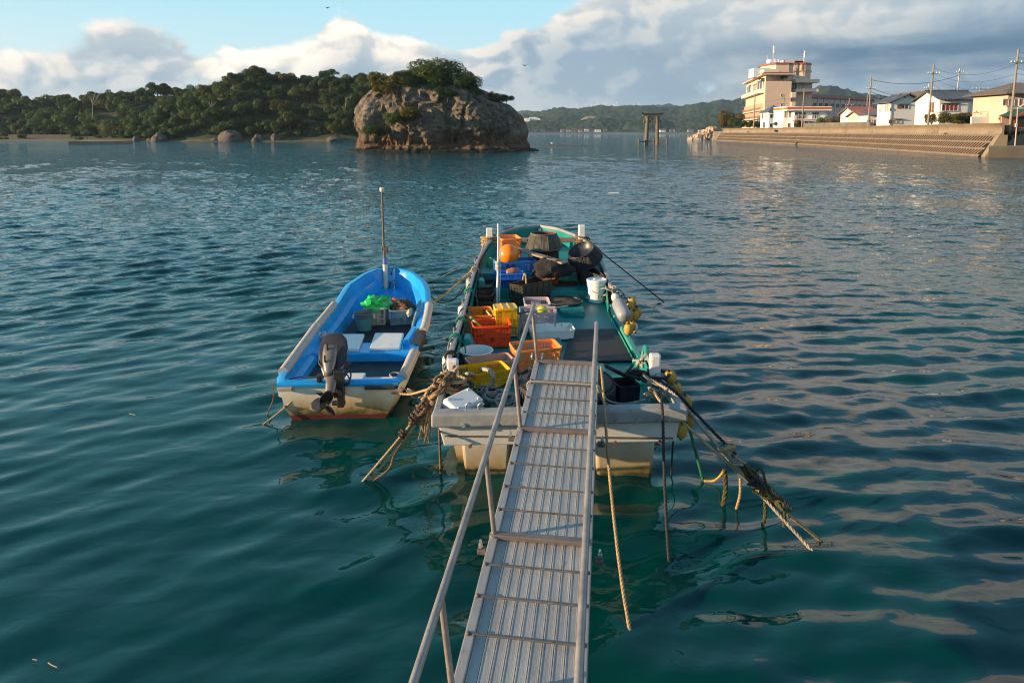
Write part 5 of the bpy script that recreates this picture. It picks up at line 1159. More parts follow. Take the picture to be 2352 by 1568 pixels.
# ------------------------------------------------------------------ utility poles and wires
POLE = mat('pole_concrete', (.22, .18, .14), .85, var=.15, scale=.8)
ARM = mat('crossarm_steel', (.30, .30, .30), .5, .4)
INS = mat('porcelain', (.75, .75, .73), .3)
def upole(px0, py0, px1, py1, D, label, arms=((.12, 1.0),), r=.17, trafo=False, material=None):
    D = behind(D, px0, px1, m=.6); b = PD(px1, py1, D); tp = PD(px0, py0, D); dn = (b - tp).normalized(); base = tp + dn * ((tp.z - GZ + .6) / -dn.z)
    t = thing('utility_pole', base, label, 'utility pole'); mb = MB(); mb.tube([base, tp], [r * 1.15, r * .75], 10); mb.build('pole', material or POLE, t, smooth='auto')
    for f, w_ in arms:
        c = tp.lerp(base, f); mb = MB(); mb.box(c + Vector((0, -.2, 0)), (w_ * 2, .1, .1)); a = mb.build('crossarm', ARM, t)
        for s_ in (-.9, -.45, .45, .9):
            mb = MB(); mb.tube([c + Vector((s_ * w_, -.2, .05)), c + Vector((s_ * w_, -.2, .28))], [.06, .04], 6); i_ = mb.build('insulator', INS, t); sub(i_, a)
    if trafo:
        mb = MB(); c = tp.lerp(base, .42); mb.lathe([(.28, -.4), (.3, .4)], 12, c + Vector((-.55, -.1, 0))); mb.build('transformer', FRAME, t)
    return tp, base
T1, B1 = upole(2001.5, 175, 1996, 262, 148, 'utility pole left of the gabled white house', ((.22, 1.0),))
T2, B2 = upole(2145, 148.5, 2133, 271, 117, 'tall leaning pole in front of the striped roof house', ((.13, 1.1),))
T3, B3 = upole(2204.6, 157, 2199, 209, 160, 'pole with transformer rising behind the striped roof', ((.06, .9), (.4, 1.0), (.5, 1.0)), trafo=True, material=ARM)
T4, B4 = upole(2339.7, 113, 2324, 252, 98, 'tallest utility pole at the right edge by the tan house', ((.16, 1.1),))
T5, B5 = upole(1734.5, 217, 1731, 293, 242, 'slim pole in front of the hotel balconies', ((.1, 1.6), (.18, 1.6)), r=.22)
T6, B6 = upole(1847.5, 204, 1842, 287, 190, 'pole in front of the orange banded house', (), r=.2)
T7, B7 = upole(1800.8, 216, 1800.4, 245, 250, 'short pole seen between the hotel and the hipped roof house', ((.12, 1.6), (.25, 1.6)), r=.2)
T8, B8 = upole(1951, 226, 1949.5, 256, 230, 'small pole in front of the middle of the annex', ((.2, 1.4), (.4, 1.4)), r=.18)
T9, B9 = upole(1992.8, 217, 1991.5, 243, 240, 'short pole at the right end of the annex', (), r=.2)
T10, B10 = upole(2250.5, 201, 2248, 226, 180, 'far pole with a crossarm between the striped roof and the tan house', ((.03, 2.2), (.3, 1.6)), r=.18, material=ARM)
T11, B11 = upole(2133.5, 192, 2131.5, 214, 165, 'pole tip above the brown roofed house', ((.1, 1.2),), r=.15, material=ARM)
def wire(a, b, d, label, r=.02):
    mb = MB(); mb.tube(sag(a, b, d, 16), r, 4, cap=False); tag(mb.build('power_line', bpy.data.materials.get('wire_black') or mat('wire_black', (.02, .02, .02), .6), org=a), label, 'power line', 'power lines of the town')
off = Vector((0, 0, -1))
wire(T1 + off * .8, T3 + off * 1.6, 1.4, 'topmost cable from the pole left of the gabled house to the transformer pole', .045)
for i in range(3): wire(T1 + off * (2.6 + i * .75), T3 + off * (4.6 + i * .8), 2.0 + i * .1, ('upper', 'middle', 'lower')[i] + ' of three parallel cables sagging from the pole left of the gabled house', .045)
wire(T1 + off * 4.2, B1 + Vector((13, -4, 2)), .2, 'stay wire slanting from the pole left of the gabled house'); wire(T9 + off * 4, T11 + off * 1.5, 1.5, 'low cable from the annex end pole to the pole tip above the brown roof', .04)
for i in range(3): wire(T2 + off * (.6 + i * .9), T4 + off * (1 + i * 1.4) + Vector((0, 0, -1.0)), 1.4, ('upper', 'middle', 'lower')[i] + ' thin line between the leaning pole and the tallest pole')
for i in range(4): wire(T3 + off * (.3 + i * .35), T4 + off * (5.4 + i * .5), 2.2 + i * .2, ('first', 'second', 'third', 'fourth')[i] + ' line from the top of the transformer pole toward the right edge')
for i in range(2): wire(T3 + off * (5.0 + i * .8), T10 + off * (1 + i * 1.0), .8, ('upper', 'lower')[i] + ' line from the transformer pole to the far crossarm pole')
for i in range(5): wire(T4 + off * (.4 + i * .75), T4 + Vector((16, 6, -.2 - i * .9)), .5, ('topmost', 'second', 'third', 'fourth', 'lowest')[i] + ' line leaving the tallest pole past the right edge')
wire(T4 + off * 6.6, T4 + Vector((12, 2, -6.7)), .1, 'thick cable leaving the tallest pole halfway down', .05); wire(T2 + off * 3.2, B2 + Vector((8.5, 3, 4)), .2, 'drop wire slanting right from the leaning pole'); wire(T2 + off * 8, T3 + off * 11, .8, 'low thick cable right of the leaning pole', .05)
for i in range(2): wire(T5 + off * (2 + i * 1.6), T7 + off * (1.2 + i * 1.4), 1.0, ('upper', 'lower')[i] + ' line between the two slim poles before the hotel')
wire(T7 + off * 2, T6 + off * 5, .8, 'line from the short pole to the pole of the orange banded house'); wire(T6 + off * 4, T8 + off * 4, 1.2, 'line from the orange house pole to the annex pole')
def lamp_post():
    D = 96; t = thing('lamp_post', PD(2331, 336, D), 'thin pale lamp post on the low quay beside the stairs', 'lamp post'); m = mat('pale_post', (.42, .33, .27), .6, var=.1)
    mb = MB(); mb.tube([PD(2331, 336.2, D), PD(2335, 292, D), PD(2337.5, 247, D)], [.085, .075, .06], 8); mb.build('pole', m, t, smooth='auto')
    mb = MB(); mb.bar(PD(2337.5, 249, D), PD(2346, 243.5, D), .06); mb.build('arm', FRAME, t); mb = MB(); mb.box(PD(2348, 242.5, D), (.7, .22, .14), M=Matrix.Rotation(-.5, 3, 'Y')); mb.build('lamp_head', FRAME, t, bevel=.03)
    mb = MB(); mb.box(PD(2332.5, 316 - 28, D) + Vector((0, -.12, 0)), (.28, .14, .5)); mb.build('meter_box', FRAME, t)
lamp_post()
for px, py, D, lab in ((2040, 211, DG + 2, 'comb shaped television aerial above the left slope of the gabled roof'), (2064, 211.5, DG + 2, 'second television aerial on the gabled roof ridge')):
    b = PD(px, 219, D); tp = PD(px, py, D); mb = MB(); mb.tube([b, tp], .03, 5); mb.tube([tp - Vector((1.0, 0, 0)), tp + Vector((1.0, 0, 0))], .02, 4)
    for i in range(7): mb.tube([tp + Vector((-.9 + i * .3, -.35, 0)), tp + Vector((-.9 + i * .3, .35, 0))], .015, 4)
    tag(mb.build('television_aerial', ARM, org=b), lab, 'aerial')
for px, py, D, lab, r in ((2250.5, 241, 139.5, 'white satellite dish on the little tiled gable', .5), (2021, 246, DG - .3, 'white satellite dish by the side window of the gabled house', .42)):
    c = PD(px, py, D); mb = MB(); mb.lathe([(.02, 0), (r * .7, .07), (r, .2)], 16, c, Euler((PI / 2, 0, -.7)).to_matrix()); mb.tube([c, c + Vector((0, .2, -.6))], .03, 5); tag(mb.build('satellite_dish', FW[0], org=c), lab, 'satellite dish')
for px, py, lab in ((752, 18.5, 'tiny dark bird high in the sky above the headland'), (1205, 151, 'tiny dark bird in the sky right of the islet tree')):
    c = PD(px, py, 90); mb = MB(); mb.ellipsoid(c, (.12, .2, .08), 8, 6)
    for s_ in (-1, 1): mb.hexa([c + Vector((s_ * .05, -.1, 0)), c + Vector((s_ * .05, .1, 0)), c + Vector((s_ * .3, .1, .12)), c + Vector((s_ * .34, -.02, .12)), c + Vector((s_ * .05, -.1, .03)), c + Vector((s_ * .05, .1, .03)), c + Vector((s_ * .3, .1, .15)), c + Vector((s_ * .34, -.02, .15))])
    tag(mb.build('bird', mat('bird_dark', (.03, .03, .03), .8), org=c, fixn=True), lab, 'bird')
# ================================================================== AIR OVER THE BAY
def haze():
    mb = MB(); mb.box((0, 2000, 72), (7000, 5000, 148))
    m, nt, out = newmat('haze'); v = N(nt, 'ShaderNodeVolumePrincipled'); v.inputs['Color'].default_value = (.62, .82, 1.0, 1); v.inputs['Density'].default_value = .00009; v.inputs['Anisotropy'].default_value = .2
    lk(nt, v.outputs[0], out.inputs['Volume'])
    o = mb.build('haze', m); tag(o, kind='stuff')
haze()
# ================================================================== GANGWAY
ALU = mat('aluminium_deck', (.36, .345, .325), .48, .35, var=.16, scale=7, bump=.12, bscale=60, dirt=((.22, .19, .16), .35, 9), stretch=(1, .35, 1))
ALUF = mat('aluminium_frame', (.34, .32, .30), .5, .4, var=.15, scale=6, dirt=((.25, .11, .05), .42, 11))
GALV = mat('galvanised_pipe', (.30, .262, .235), .45, .45, var=.25, scale=8, dirt=((.22, .10, .05), .45, 14), bump=.15, bscale=50)
RUSTB = mat('rusty_bar', (.13, .105, .09), .65, .4, var=.35, scale=14)
CHROME = mat('shackle_steel', (.5, .5, .5), .3, .8, var=.1)
RD = ray(1400, 156).normalized()                       # the gangway climbs gently from the quay to the stern
RL = RD.cross(Vector((0, 0, 1))).normalized(); RN = RL.cross(RD).normalized()
RA = P(1301, 835, 1.10)
def onramp(px, py, off=0.0):
    d = ray(px, py); o = Vector((0, 0, CAM_H)); t = ((RA + RN * off - o).dot(RN)) / d.dot(RN); return o + d * t
def rcoord(p): q = p - RA; return q.dot(RL), q.dot(RD)
def rp(l, s, h=0.0): return RA + RL * l + RD * s + RN * h
def gangway():
    lL, _ = rcoord(onramp(1227, 835)); lR, _ = rcoord(onramp(1375, 835)); s0 = -8.3
    t = thing('gangway', rp((lL + lR) / 2, -3), 'narrow aluminium gangway with pipe handrails reaching from the quay to the green boat', 'gangway')
    fw = .058; n = 9
    mb = MB(); iw = lR - lL - 2 * fw; pw = iw / n
    for i in range(n):   # corrugated planks: wide flat, thin raised lips
        a = lL + fw + i * pw
        prof = [(a + .001, -.012), (a + .001, .0010), (a + .003, .0026), (a + .007, .0026), (a + .009, 0), (a + pw * .72, 0), (a + pw * .74, .0010), (a + pw - .009, .0010), (a + pw - .007, .0026), (a + pw - .004, .0026), (a + pw - .002, .0010), (a + pw - .002, -.012)]
        mb.loft([[rp(x, s0, z) for x, z in prof], [rp(x, -.03, z) for x, z in prof]])
    mb.build('deck', ALU, t)
    for l in (lL + fw / 2, lR - fw / 2):
        mb = MB(); mb.bar(rp(l, s0, -.045), rp(l, 0, -.045), fw, .13, up=RN); mb.build('side_frame', ALUF, t, bevel=.006)
    ends = [(s, w_) for s, w_ in ((-.02, .06),)]
    # cross bars at the rungs seen in the photograph
    for py in (881, 888.5, 921.5, 956, 1035, 1077.5, 1132, 1187, 1318, 1394, 1485):
        _, s = rcoord(onramp(1300, py)); mb = MB(); mb.tube([rp(lL + .01, s, .022), rp(lR - .01, s, .018)], .0065, 8)
        for l in (lL + .02, lR - .02): mb.ellipsoid(rp(l, s, .022), (.016, .016, .013), 8, 6)
        mb.build('cross_bar', RUSTB, t, smooth='auto')
    for py in (836, 994, 1248):
        _, s = rcoord(onramp(1300, py)); mb = MB(); mb.bar(rp(lL + .012, s, .02), rp(lR - .012, s, .02), .05, .035, up=RN); mb.build('cross_beam', mat('brown_steel', (.20, .16, .145), .5, .5, var=.2, scale=6) if py == 836 else bpy.data.materials['brown_steel'], t, bevel=.006)
    # handrails on posts
    hh = .60
    rails = []
    for side, (p_top, p_bot), base in (('l', ((1228, 700), (945, 1568)), lL), ('r', ((1372, 741), (1325, 1568)), lR)):
        # rail height above the deck fitted so both rails stay parallel to the gangway
        l_, s_ = rcoord(onramp(*p_top, off=hh)); l2, s2 = rcoord(onramp(*p_bot, off=hh)); lm = (l_ + l2) / 2
        pts = [rp(lm, s0, hh), rp(lm, s_ - .05, hh), rp(lm, s_, hh - .004)]
        mb = MB(); mb.tube(pts, .0205, 14); mb.ellipsoid(pts[-1], (.0208, .0208, .0208), 12, 8); mb.build('handrail', GALV, t, smooth='auto'); rails.append((lm, s_))
    for side, (lm, se) in zip('lr', rails):
        lb = (lL + .03) if side == 'l' else (lR - .03)
        for py in (836, 994, 1248, 1690):
            _, s = rcoord(onramp(1300, py)) if py < 1600 else (0, rcoord(onramp(1300, 1248))[1] - 1.25)
            if side == 'l' and py == 836: s = min(s, se)
            top = rp(lm, min(s + .02, se), hh - .02)
            mb = MB(); mb.tube([rp(lb, s, .02), top], .017, 12); mb.tube([rp(lb, s, 0), rp(lb, s, .03)], .034, 10); mb.build('post', GALV, t, smooth='auto')
    for l, sg in ((lL, -1), (lR, 1)):      # hinge plates with bolts at the joints
        for py in (1000, 1262):
            _, s = rcoord(onramp(1300, py)); mb = MB(); mb.box(rp(l + sg * .045, s, -.06), (.06, .05, .035), M=Matrix((RL, RD, RN)).transposed()); mb.build('hinge_plate', RUSTB, t, bevel=.006)
            mb = MB(); mb.tube([rp(l + sg * .055, s, -.04), rp(l + sg * .055, s, .02)], .009, 8); mb.tube([rp(l + sg * .055, s, -.03), rp(l + sg * .055, s, -.012)], .017, 6); mb.build('bolt', CHROME, t, smooth='auto')
    for l in (lL - .03, lL + .08): 
        mb = MB(); c = rp(l, .03, .05); mb.tube([c + RN * (.035 * math.cos(a)) + RD * (.035 * math.sin(a)) for a in np.linspace(-2.3, 2.3, 12)], .009, 8); mb.build('shackle', CHROME, t, smooth=True)
    return lL, lR
GL, GR = gangway()

# ================================================================== GREEN WORK BOAT
DECKZ = .62
HULLW = None
def hull_mat(name, base, algae=True, red=None, lo=.0, hi=.35):
    m, nt, out = newmat(name); b = N(nt, 'ShaderNodeBsdfPrincipled'); lk(nt, b.outputs[0], out.inputs[0])
    g = N(nt, 'ShaderNodeNewGeometry').outputs['Position']; sp = N(nt, 'ShaderNodeSeparateXYZ'); lk(nt, g, sp.inputs[0])
    n1 = noise_node(nt, g, 3.0, 6, .65); n2 = noise_node(nt, g, 14, 5, .6); n3 = noise_node(nt, mapping(nt, g, (3, 3, .35)), 5, 4, .6)
    col = ramp(nt, n1.outputs[0], [(.3, tuple(c * .88 for c in base)), (.7, base)]).outputs[0]
    col = mixc(nt, maprange(nt, n3.outputs[0], .60, .78, 0, .28), col, tuple(c * .55 for c in base))     # drip streaks
    col = mixc(nt, maprange(nt, n2.outputs[0], .68, .76, 0, .4), col, (.10, .085, .06))                 # scuffs
    z = mathn(nt, 'ADD', sp.outputs[2], mathn(nt, 'MULTIPLY', mathn(nt, 'SUBTRACT', n1.outputs[0], .5), .28))
    if algae:
        col = mixc(nt, maprange(nt, z, hi, lo + .08, 0, .9), col, (.33, .21, .055))
        col = mixc(nt, maprange(nt, mathn(nt, 'ADD', z, mathn(nt, 'MULTIPLY', n2.outputs[0], .12)), lo + .17, lo + .08), col, (.055, .050, .016))
    if red is not None: col = mixc(nt, maprange(nt, sp.outputs[2], red + .006, red), col, (.10, .012, .010))
    lk(nt, col, b.inputs['Base Color']); lk(nt, maprange(nt, n1.outputs[0], .3, .7, .35, .6), b.inputs['Roughness'])
    bp = N(nt, 'ShaderNodeBump'); bp.inputs['Strength'].default_value = .12; bp.inputs['Distance'].default_value = .02; lk(nt, n2.outputs[0], bp.inputs['Height']); lk(nt, bp.outputs[0], b.inputs['Normal'])
    return m
HULLM = hull_mat('white_hull', (.56, .545, .51), lo=.0, hi=.42)
TEAL = mat('teal_deck_paint', (.001, .185, .175), .48, var=.2, scale=2.2, dirt=((.012, .10, .085), .35, 5), bump=.1, bscale=30)
TEALW = mat('teal_bulwark', (.002, .185, .172), .42, var=.22, scale=2.5, dirt=((.03, .12, .08), .32, 6), hue=(.008, .25, .20))
RIM = mat('grey_white_rim', (.235, .235, .23), .55, var=.18, scale=4, dirt=((.13, .125, .11), .4, 9), bump=.15, bscale=25)
WPOST = mat('worn_white_post', (.66, .655, .63), .5, var=.1, scale=6, dirt=((.12, .10, .085), .38, 16), bump=.15, bscale=30)
LGUN = [(1002, 951, .86), (1022.6, 868, .92), (1037, 803, .93), (1061.7, 722, .96), (1083.7, 644, 1.0), (1098, 598, 1.07), (1120, 564, 1.15), (1147, 540, 1.21), (1184, 526, 1.26), (1240, 518.5, 1.30)]
RGUN = [(1566, 936, .94), (1514, 868, .95), (1486, 806, .95), (1463, 825, .70), (1445, 793, .70), (1428, 752, .70), (1415, 700, .74), (1411, 676, 1.0), (1399, 639, 1.02), (1377, 593, 1.08), (1347, 559, 1.16), (1318, 542, 1.21), (1281, 527, 1.26), (1240, 518.5, 1.30)]
BS = P(1283, 943, .9); BB = P(1240, 518.5, 1.30)
bax = Vector((BB.x - BS.x, BB.y - BS.y, 0)); BLEN = bax.length; bax.normalize(); bay = Vector((bax.y, -bax.x, 0))     # bay points to the right side
def bco(p): q = p - Vector((BS.x, BS.y, 0)); return q.dot(bax), q.dot(bay), p.z
def bpt(s, l, z): v = BS + bax * s + bay * l; return Vector((v.x, v.y, z))
Lc = [bco(P(*p)) for p in LGUN]; Rc = [bco(P(*p)) for p in RGUN]
Lc[0] = (0.0, Lc[0][1], .86); Rc[0] = (0.0, Rc[0][1], .94)
def half(s, side):   # half width and gunwale height at station s
    C_ = Lc if side < 0 else Rc
    pts = sorted(C_); xs = [p[0] for p in pts]
    return abs(interp(s, xs, [p[1] for p in pts])), interp(s, xs, [p[2] for p in pts])
RS = [0, .5, 1.25, 1.75, 2.05, 2.2, 4.2, 5.1, 5.35, 6, 7, 8, 8.6, 9.2, BLEN]
def rgz(s): return interp(s, [0, 1.55, 1.75, 2.15, 4.7, 5.15, 5.5, 6.5, 7.5, 8.6, BLEN], [.94, .95, .88, .70, .70, .95, .99, 1.05, 1.13, 1.22, 1.30])
def lgz(s): return interp(s, [0, 1.2, 3, 5, 6.5, 7.5, 8.6, BLEN], [.86, .92, .94, .99, 1.06, 1.14, 1.22, 1.30])
def smoothed(vals, xs, s): return interp(s, xs, vals)
def wl(s): 
    p = sorted(Lc); xs = [q[0] for q in p]; return abs(interp(s, xs, [q[1] for q in p]))
def wr(s):
    p = sorted([q for q in Rc if not (.6 < q[2] < .76)]); xs = [q[0] for q in p]; return abs(interp(s, xs, [q[1] for q in p]))
def bowclip(s, w_): return w_
def boat():
    t = thing('work_boat', bpt(BLEN * .5, 0, 0), 'long open fishing boat, white outside with teal deck, loaded with crates and traps', 'fishing boat')
    N_ = 44; S_ = [BLEN * (1 - (1 - i / N_) ** 1.25) for i in range(N_ + 1)]; S_[0] = .0
    def hullring(s):
        a, b = wl(s), wr(s); u = s / BLEN; zk = -.35 + .55 * smoothstep(.86, 1.0, u); f = 1 - .10 * (1 - u) - .25 * u * u
        zl, zr_ = lgz(s) - .02, rgz(s) - .02
        return [bpt(s, -a - .035, zl), bpt(s, -a * .985, max(zk, .52)), bpt(s, -a * f, max(zk, .12)), bpt(s, -a * f * .9, zk), bpt(s, 0, zk - .05), bpt(s, b * f * .9, zk), bpt(s, b * f, max(zk, .12)), bpt(s, b * .985, max(zk, .52)), bpt(s, b + .035, zr_)]
    mb = MB(); st = [s for s in S_ if s >= .45] ; rings = [hullring(s) for s in [.72] + [q for q in st if q > .75]]; mb.loft(rings); mb.add(rings[0][1:8], [tuple(range(7))]); mb.build('hull', HULLM, t, smooth='auto', angle=35, fixn=True)
    # stern box overhanging the water, and the two hull legs below it
    zb0 = .53; mb = MB(); a, b = wl(0), wr(0)
    b0, b1, e0, e1 = bpt(.0, -a + .07, zb0), bpt(.0, b - .05, zb0 + .07), bpt(.75, wr(.75) - .02, zb0 + .07), bpt(.75, -wl(.75) + .02, zb0)
    t0, t1, u1, u0 = bpt(-.02, -a, .83), bpt(-.02, b, .91), bpt(.75, wr(.75) + .02, .90), bpt(.75, -wl(.75) - .02, .85)
    up = Vector((0, 0, .05)); ix = bay * .05; iy = bax * .05
    mb.hexa([b0, b1, b1 + iy, b0 + iy, t0, t1, t1 + iy, t0 + iy]); mb.hexa([b0 + iy * 1.01, b1 + iy * 1.01, e1 if False else e0, e1, b0 + up + iy * 1.01, b1 + up + iy * 1.01, e0 + up, e1 + up])
    mb.hexa([b0 + iy * 1.02, b0 + ix + iy * 1.02, e1 + ix, e1, t0 + iy * 1.02, t0 + ix + iy * 1.02, u0 + ix, u0]); mb.hexa([b1 - ix + iy * 1.02, b1 + iy * 1.02, e0, e0 - ix, t1 - ix + iy * 1.02, t1 + iy * 1.02, u1, u1 - ix])
    ob = mb.build('transom', HULLM, t, bevel=.012, fixn=True)
    mb = MB(); mb.box(bpt(-.012, .0, .64), (a + b - .16, .012, .012), M=Matrix((bay, bax, Vector((-.035, 0, 1)))).transposed()); q_ = mb.build('seam', RUSTB, t)
    for l in (-.86, -.28, .55, .98):
        mb = MB(); c = bpt(-.028, l, .58 + .035 * l); mb.tube([c, c - bax * .02], .018, 8); mb.build('bolt', mat('rust_bolt', (.16, .055, .02), .8) if l == -.86 else bpy.data.materials['rust_bolt'], t)
    for px0, px1, px2, px3 in ((1057, 1178, 1066, 1166), (1374, 1507, 1372, 1498)):
        z0 = -.4; p0, p1 = P(px2, 1093, 0), P(px3, 1098, 0); s0 = .42
        l0, l1 = bco(p0)[1], bco(p1)[1]; k = .05 if l0 < 0 else -.05
        mb = MB(); mb.hexa([bpt(s0 + .08, l0 + .02, z0), bpt(s0 + .08, l1 - .02, z0), bpt(2.6, l1 - .02, z0), bpt(2.6, l0 + .02, z0), bpt(s0, l0 - .035, zb0 + .05), bpt(s0, l1 + .035, zb0 + .05), bpt(2.6, l1 + .035, zb0 + .05), bpt(2.6, l0 - .035, zb0 + .05)]); mb.build('hull_leg', HULLM, t, bevel=.03, fixn=True)
    # inner bulwarks, deck, cap rail
    mb = MB(); ring = []
    for s in S_:
        a, b = max(.03, wl(s) - .06), max(.03, wr(s) - .06); dz = DECKZ + .12 * smoothstep(7.2, 9.0, s)
        zw = .635 if s < 1.2 else dz
        zl, zr_ = lgz(s) - .03, max(rgz(s) - .03, zw + .02)
        ring.append([bpt(s + (.06 if s < .01 else 0), -a, zl), bpt(s + (.06 if s < .01 else 0), -a * .985, zw - .01), bpt(s + (.06 if s < .01 else 0), b * .985, zw - .01), bpt(s + (.06 if s < .01 else 0), b, zr_)])
    mb.loft([[r[0], r[1]] for r in ring]); mb.loft([[r[2], r[3]] for r in ring]); mb.add(ring[0], [(0, 1, 2, 3)]); mb.build('bulwark', TEALW, t, smooth='auto', angle=50)
    mb = MB()
    for i in range(len(S_) - 1):
        if S_[i] < 1.2: mb.quad(ring[i][1], ring[i][2], ring[i + 1][2] if S_[i + 1] < 1.2 else bpt(1.2, wr(1.2) - .07, .625), ring[i + 1][1] if S_[i + 1] < 1.2 else bpt(1.2, -wl(1.2) + .07, .625))
        else: mb.quad(ring[i][1], ring[i][2], ring[i + 1][2], ring[i + 1][1])
    a, b = wl(1.2) - .07, wr(1.2) - .07; mb.quad(bpt(1.2, -a, DECKZ - .01), bpt(1.2, b, DECKZ - .01), bpt(1.45, b, DECKZ - .01), bpt(1.45, -a, DECKZ - .01)); mb.build('deck', TEAL, t)
    mb = MB(); i1 = bax * .062; zu = Vector((0, 0, .30)); a, b = wl(0), wr(0)
    mb.quad(bpt(.06, b - .09, .60), bpt(.06, -a + .08, .60), bpt(.045, -a + .04, .83), bpt(.045, b - .04, .91))
    mb.quad(bpt(.06, -a + .085, .60), bpt(.80, -wl(.8) + .075, .60), bpt(.80, -wl(.8) + .075, .86), bpt(.06, -a + .062, .83)); mb.quad(bpt(.80, wr(.8) - .075, .60), bpt(.06, b - .075, .60), bpt(.06, b - .062, .90), bpt(.80, wr(.8) - .075, .91)); mb.build('well_lining', TEALW, t)
    for D_, z_, s1 in ((12.0, .76, 7.0), (12.72, .92, BLEN - .5)):
        s0 = bco(Vector((BS.x + .4, D_, 0)))[0]; mb = MB(); rw = [s for s in np.linspace(s0, s1 if z_ > .8 else bco(Vector((BS.x + .4, 12.8, 0)))[0], 14)]
        mb.loft([[bpt(s, -max(.02, wl(s) - .065), z_), bpt(s, max(.02, wr(s) - .065), z_)] for s in rw]); mb.quad(bpt(s0, -wl(s0) + .065, .6), bpt(s0, wr(s0) - .065, .6), bpt(s0, wr(s0) - .065, z_), bpt(s0, -wl(s0) + .065, z_)); mb.build('fore_deck', TEAL, t)
    # cap rails: left, right fore, right low midship, right quarter, stern
    def rail(path, w_, h, nm, m, inward):
        mb = MB(); rings = []
        for i, (p, o) in enumerate(path):
            up = Vector((0, 0, 1)); rings.append([p + o * w_ * .75 - up * h * .8, p + o * w_ * .8 + up * h * .1, p + o * w_ * .45 + up * h * .35, p - o * w_ * .6 + up * h * .35, p - o * w_ * .8, p - o * w_ * .75 - up * h * .6])
        mb.loft(rings, True, cap=True); return mb.build(nm, m, t, smooth='auto', angle=30, fixn=True)
    def pathL(s0, s1): return [(bpt(s, -wl(s), lgz(s)), -bay) for s in np.linspace(s0, s1, 40)]
    def pathR(s0, s1, n=30): return [(bpt(s, wr(s), rgz(s)), bay) for s in np.linspace(s0, s1, n)]
    rail(pathL(.0, BLEN), .042, .06, 'cap_rail', RIM, 1)
    rail(pathR(5.15, BLEN), .042, .06, 'cap_rail', RIM, 1)
    rail(pathR(2.1, 4.75, 16), .05, .05, 'low_rail', mat('worn_teal_rail', (.03, .27, .22), .5, var=.2, scale=6, dirt=((.42, .40, .36), .45, 9)), 1)
    rail(pathR(-.0, 1.7, 10), .045, .06, 'cap_rail', RIM, 1)
    mb = MB(); a, b = wl(0) + .045, wr(0) + .045; M_ = Matrix((bay, bax, Vector((0, 0, 1)))).transposed()
    q = [bpt(-.085, -a, .745), bpt(-.085, b, .83), bpt(.05, b - .01, .83), bpt(.05, -a + .01, .745), bpt(-.075, -a, .88), bpt(-.075, b, .965), bpt(.06, b - .01, .975), bpt(.06, -a + .01, .89)]
    mb.hexa(q); rim = mb.build('stern_rim', RIM, t, bevel=.022, seg=3, fixn=True)
    for l in (-.92, -.62, -.38, -.3, .02, .55, .75, .96, 1.05):
        mb = MB(); c = bpt(-.082, l, .815 + .037 * l); mb.tube([c, c - bax * .012], .022, 10); r_ = mb.build('rivet', RIM, t); sub(r_, rim)
    # mooring posts
    for px0, px1, pyt, pyb, z, nm in ((1031, 1057, 823, 882, .86, 0), (1491, 1516, 811, 867, .9, 0)):
        c = P((px0 + px1) / 2, pyb, z); w_ = (px1 - px0) / 1568 * (c.y * math.cos(PITCH) + 2.7 * .096); h = (pyb - pyt) / 1568 * c.y * 1.04; tilt = -.07 if px0 < 1200 else .0
        mb = MB(); mb.hexa([c + Vector((sx * w_ * .46, sy * w_ * .42, -.38)) for sx, sy in ((-1, -1), (1, -1), (1, 1), (-1, 1))] + [c + Vector((sx * w_ * .5 + tilt * h, sy * w_ * .42, h)) for sx, sy in ((-1, -1), (1, -1), (1, 1), (-1, 1))]); mb.build('mooring_post', WPOST, t, bevel=.022, seg=3, fixn=True)
    for px, pyt, pyb, w_ in ((1125, 523.5, 566, .15), (1336, 516.5, 560, .155)):
        D = P(1230, 560, 1.10).y; c = PD(px, pyb, D); tp = PD(px, pyt, D); mb = MB(); h = tp.z - c.z; mb.box(c + Vector((0, 0, h / 2 - .12)), (w_, w_, h + .24)); mb.build('mooring_post', WPOST, t, bevel=.022, seg=3)
        mb = MB(); mb.bar(c + Vector((0, -.05, -.08)), c + Vector((.24 if px < 1200 else -.24, -.15, -.36)), .13, .10); mb.build('post_brace', WPOST, t, bevel=.015)
    D = P(1230, 560, 1.1).y
    mb = MB(); a_, b_ = PD(1148, 551, D), PD(1327, 551.5, D); mb.bar(a_, b_, .12, .10); mb.build('cross_timber', mat('weathered_timber', (.20, .15, .105), .9, var=.3, scale=8, stretch=(.3, 3, 3), bump=.4), t, bevel=.012)
    # raised quarter piece by the right post, and hatch covers
    mb = MB(); p = [P(1470, 858, .66), P(1487, 801, .93), P(1497, 806, .95), P(1494, 850, .72)]; mb.extrude([bpt(1.80, wr(1.8) - .12, .62), bpt(1.66, wr(1.6) - .05, 1.04), bpt(1.54, wr(1.5) - .05, 1.06), bpt(1.36, wr(1.3) - .07, .62)], bay * .05); mb.build('quarter_knee', TEALW, t, bevel=.015, fixn=True)
    for (x0, y0, x1, y1, x2, y2, x3, y3), th in (((1262, 757, 1328, 757, 1389, 832, 1260, 832), .0),):
        pass
    def slab(px4, z, th, nm, m=TEAL):
        q = [P(px, py, z) for px, py in px4]; mb = MB(); mb.hexa([p - Vector((0, 0, th)) for p in q] + q); return mb.build(nm, m, t, bevel=.012, fixn=True)
    slab(((1290, 715.5), (1343, 715.5), (1332, 686), (1268, 687)), DECKZ + .075, .09, 'hatch_cover')
    slab(((1266, 683), (1331, 684.5), (1322, 662), (1256, 664)), DECKZ + .085, .10, 'hatch_cover')
    slab(((1196, 800), (1294, 793), (1286, 775), (1190, 782)), DECKZ + .05, .06, 'hatch_cover')
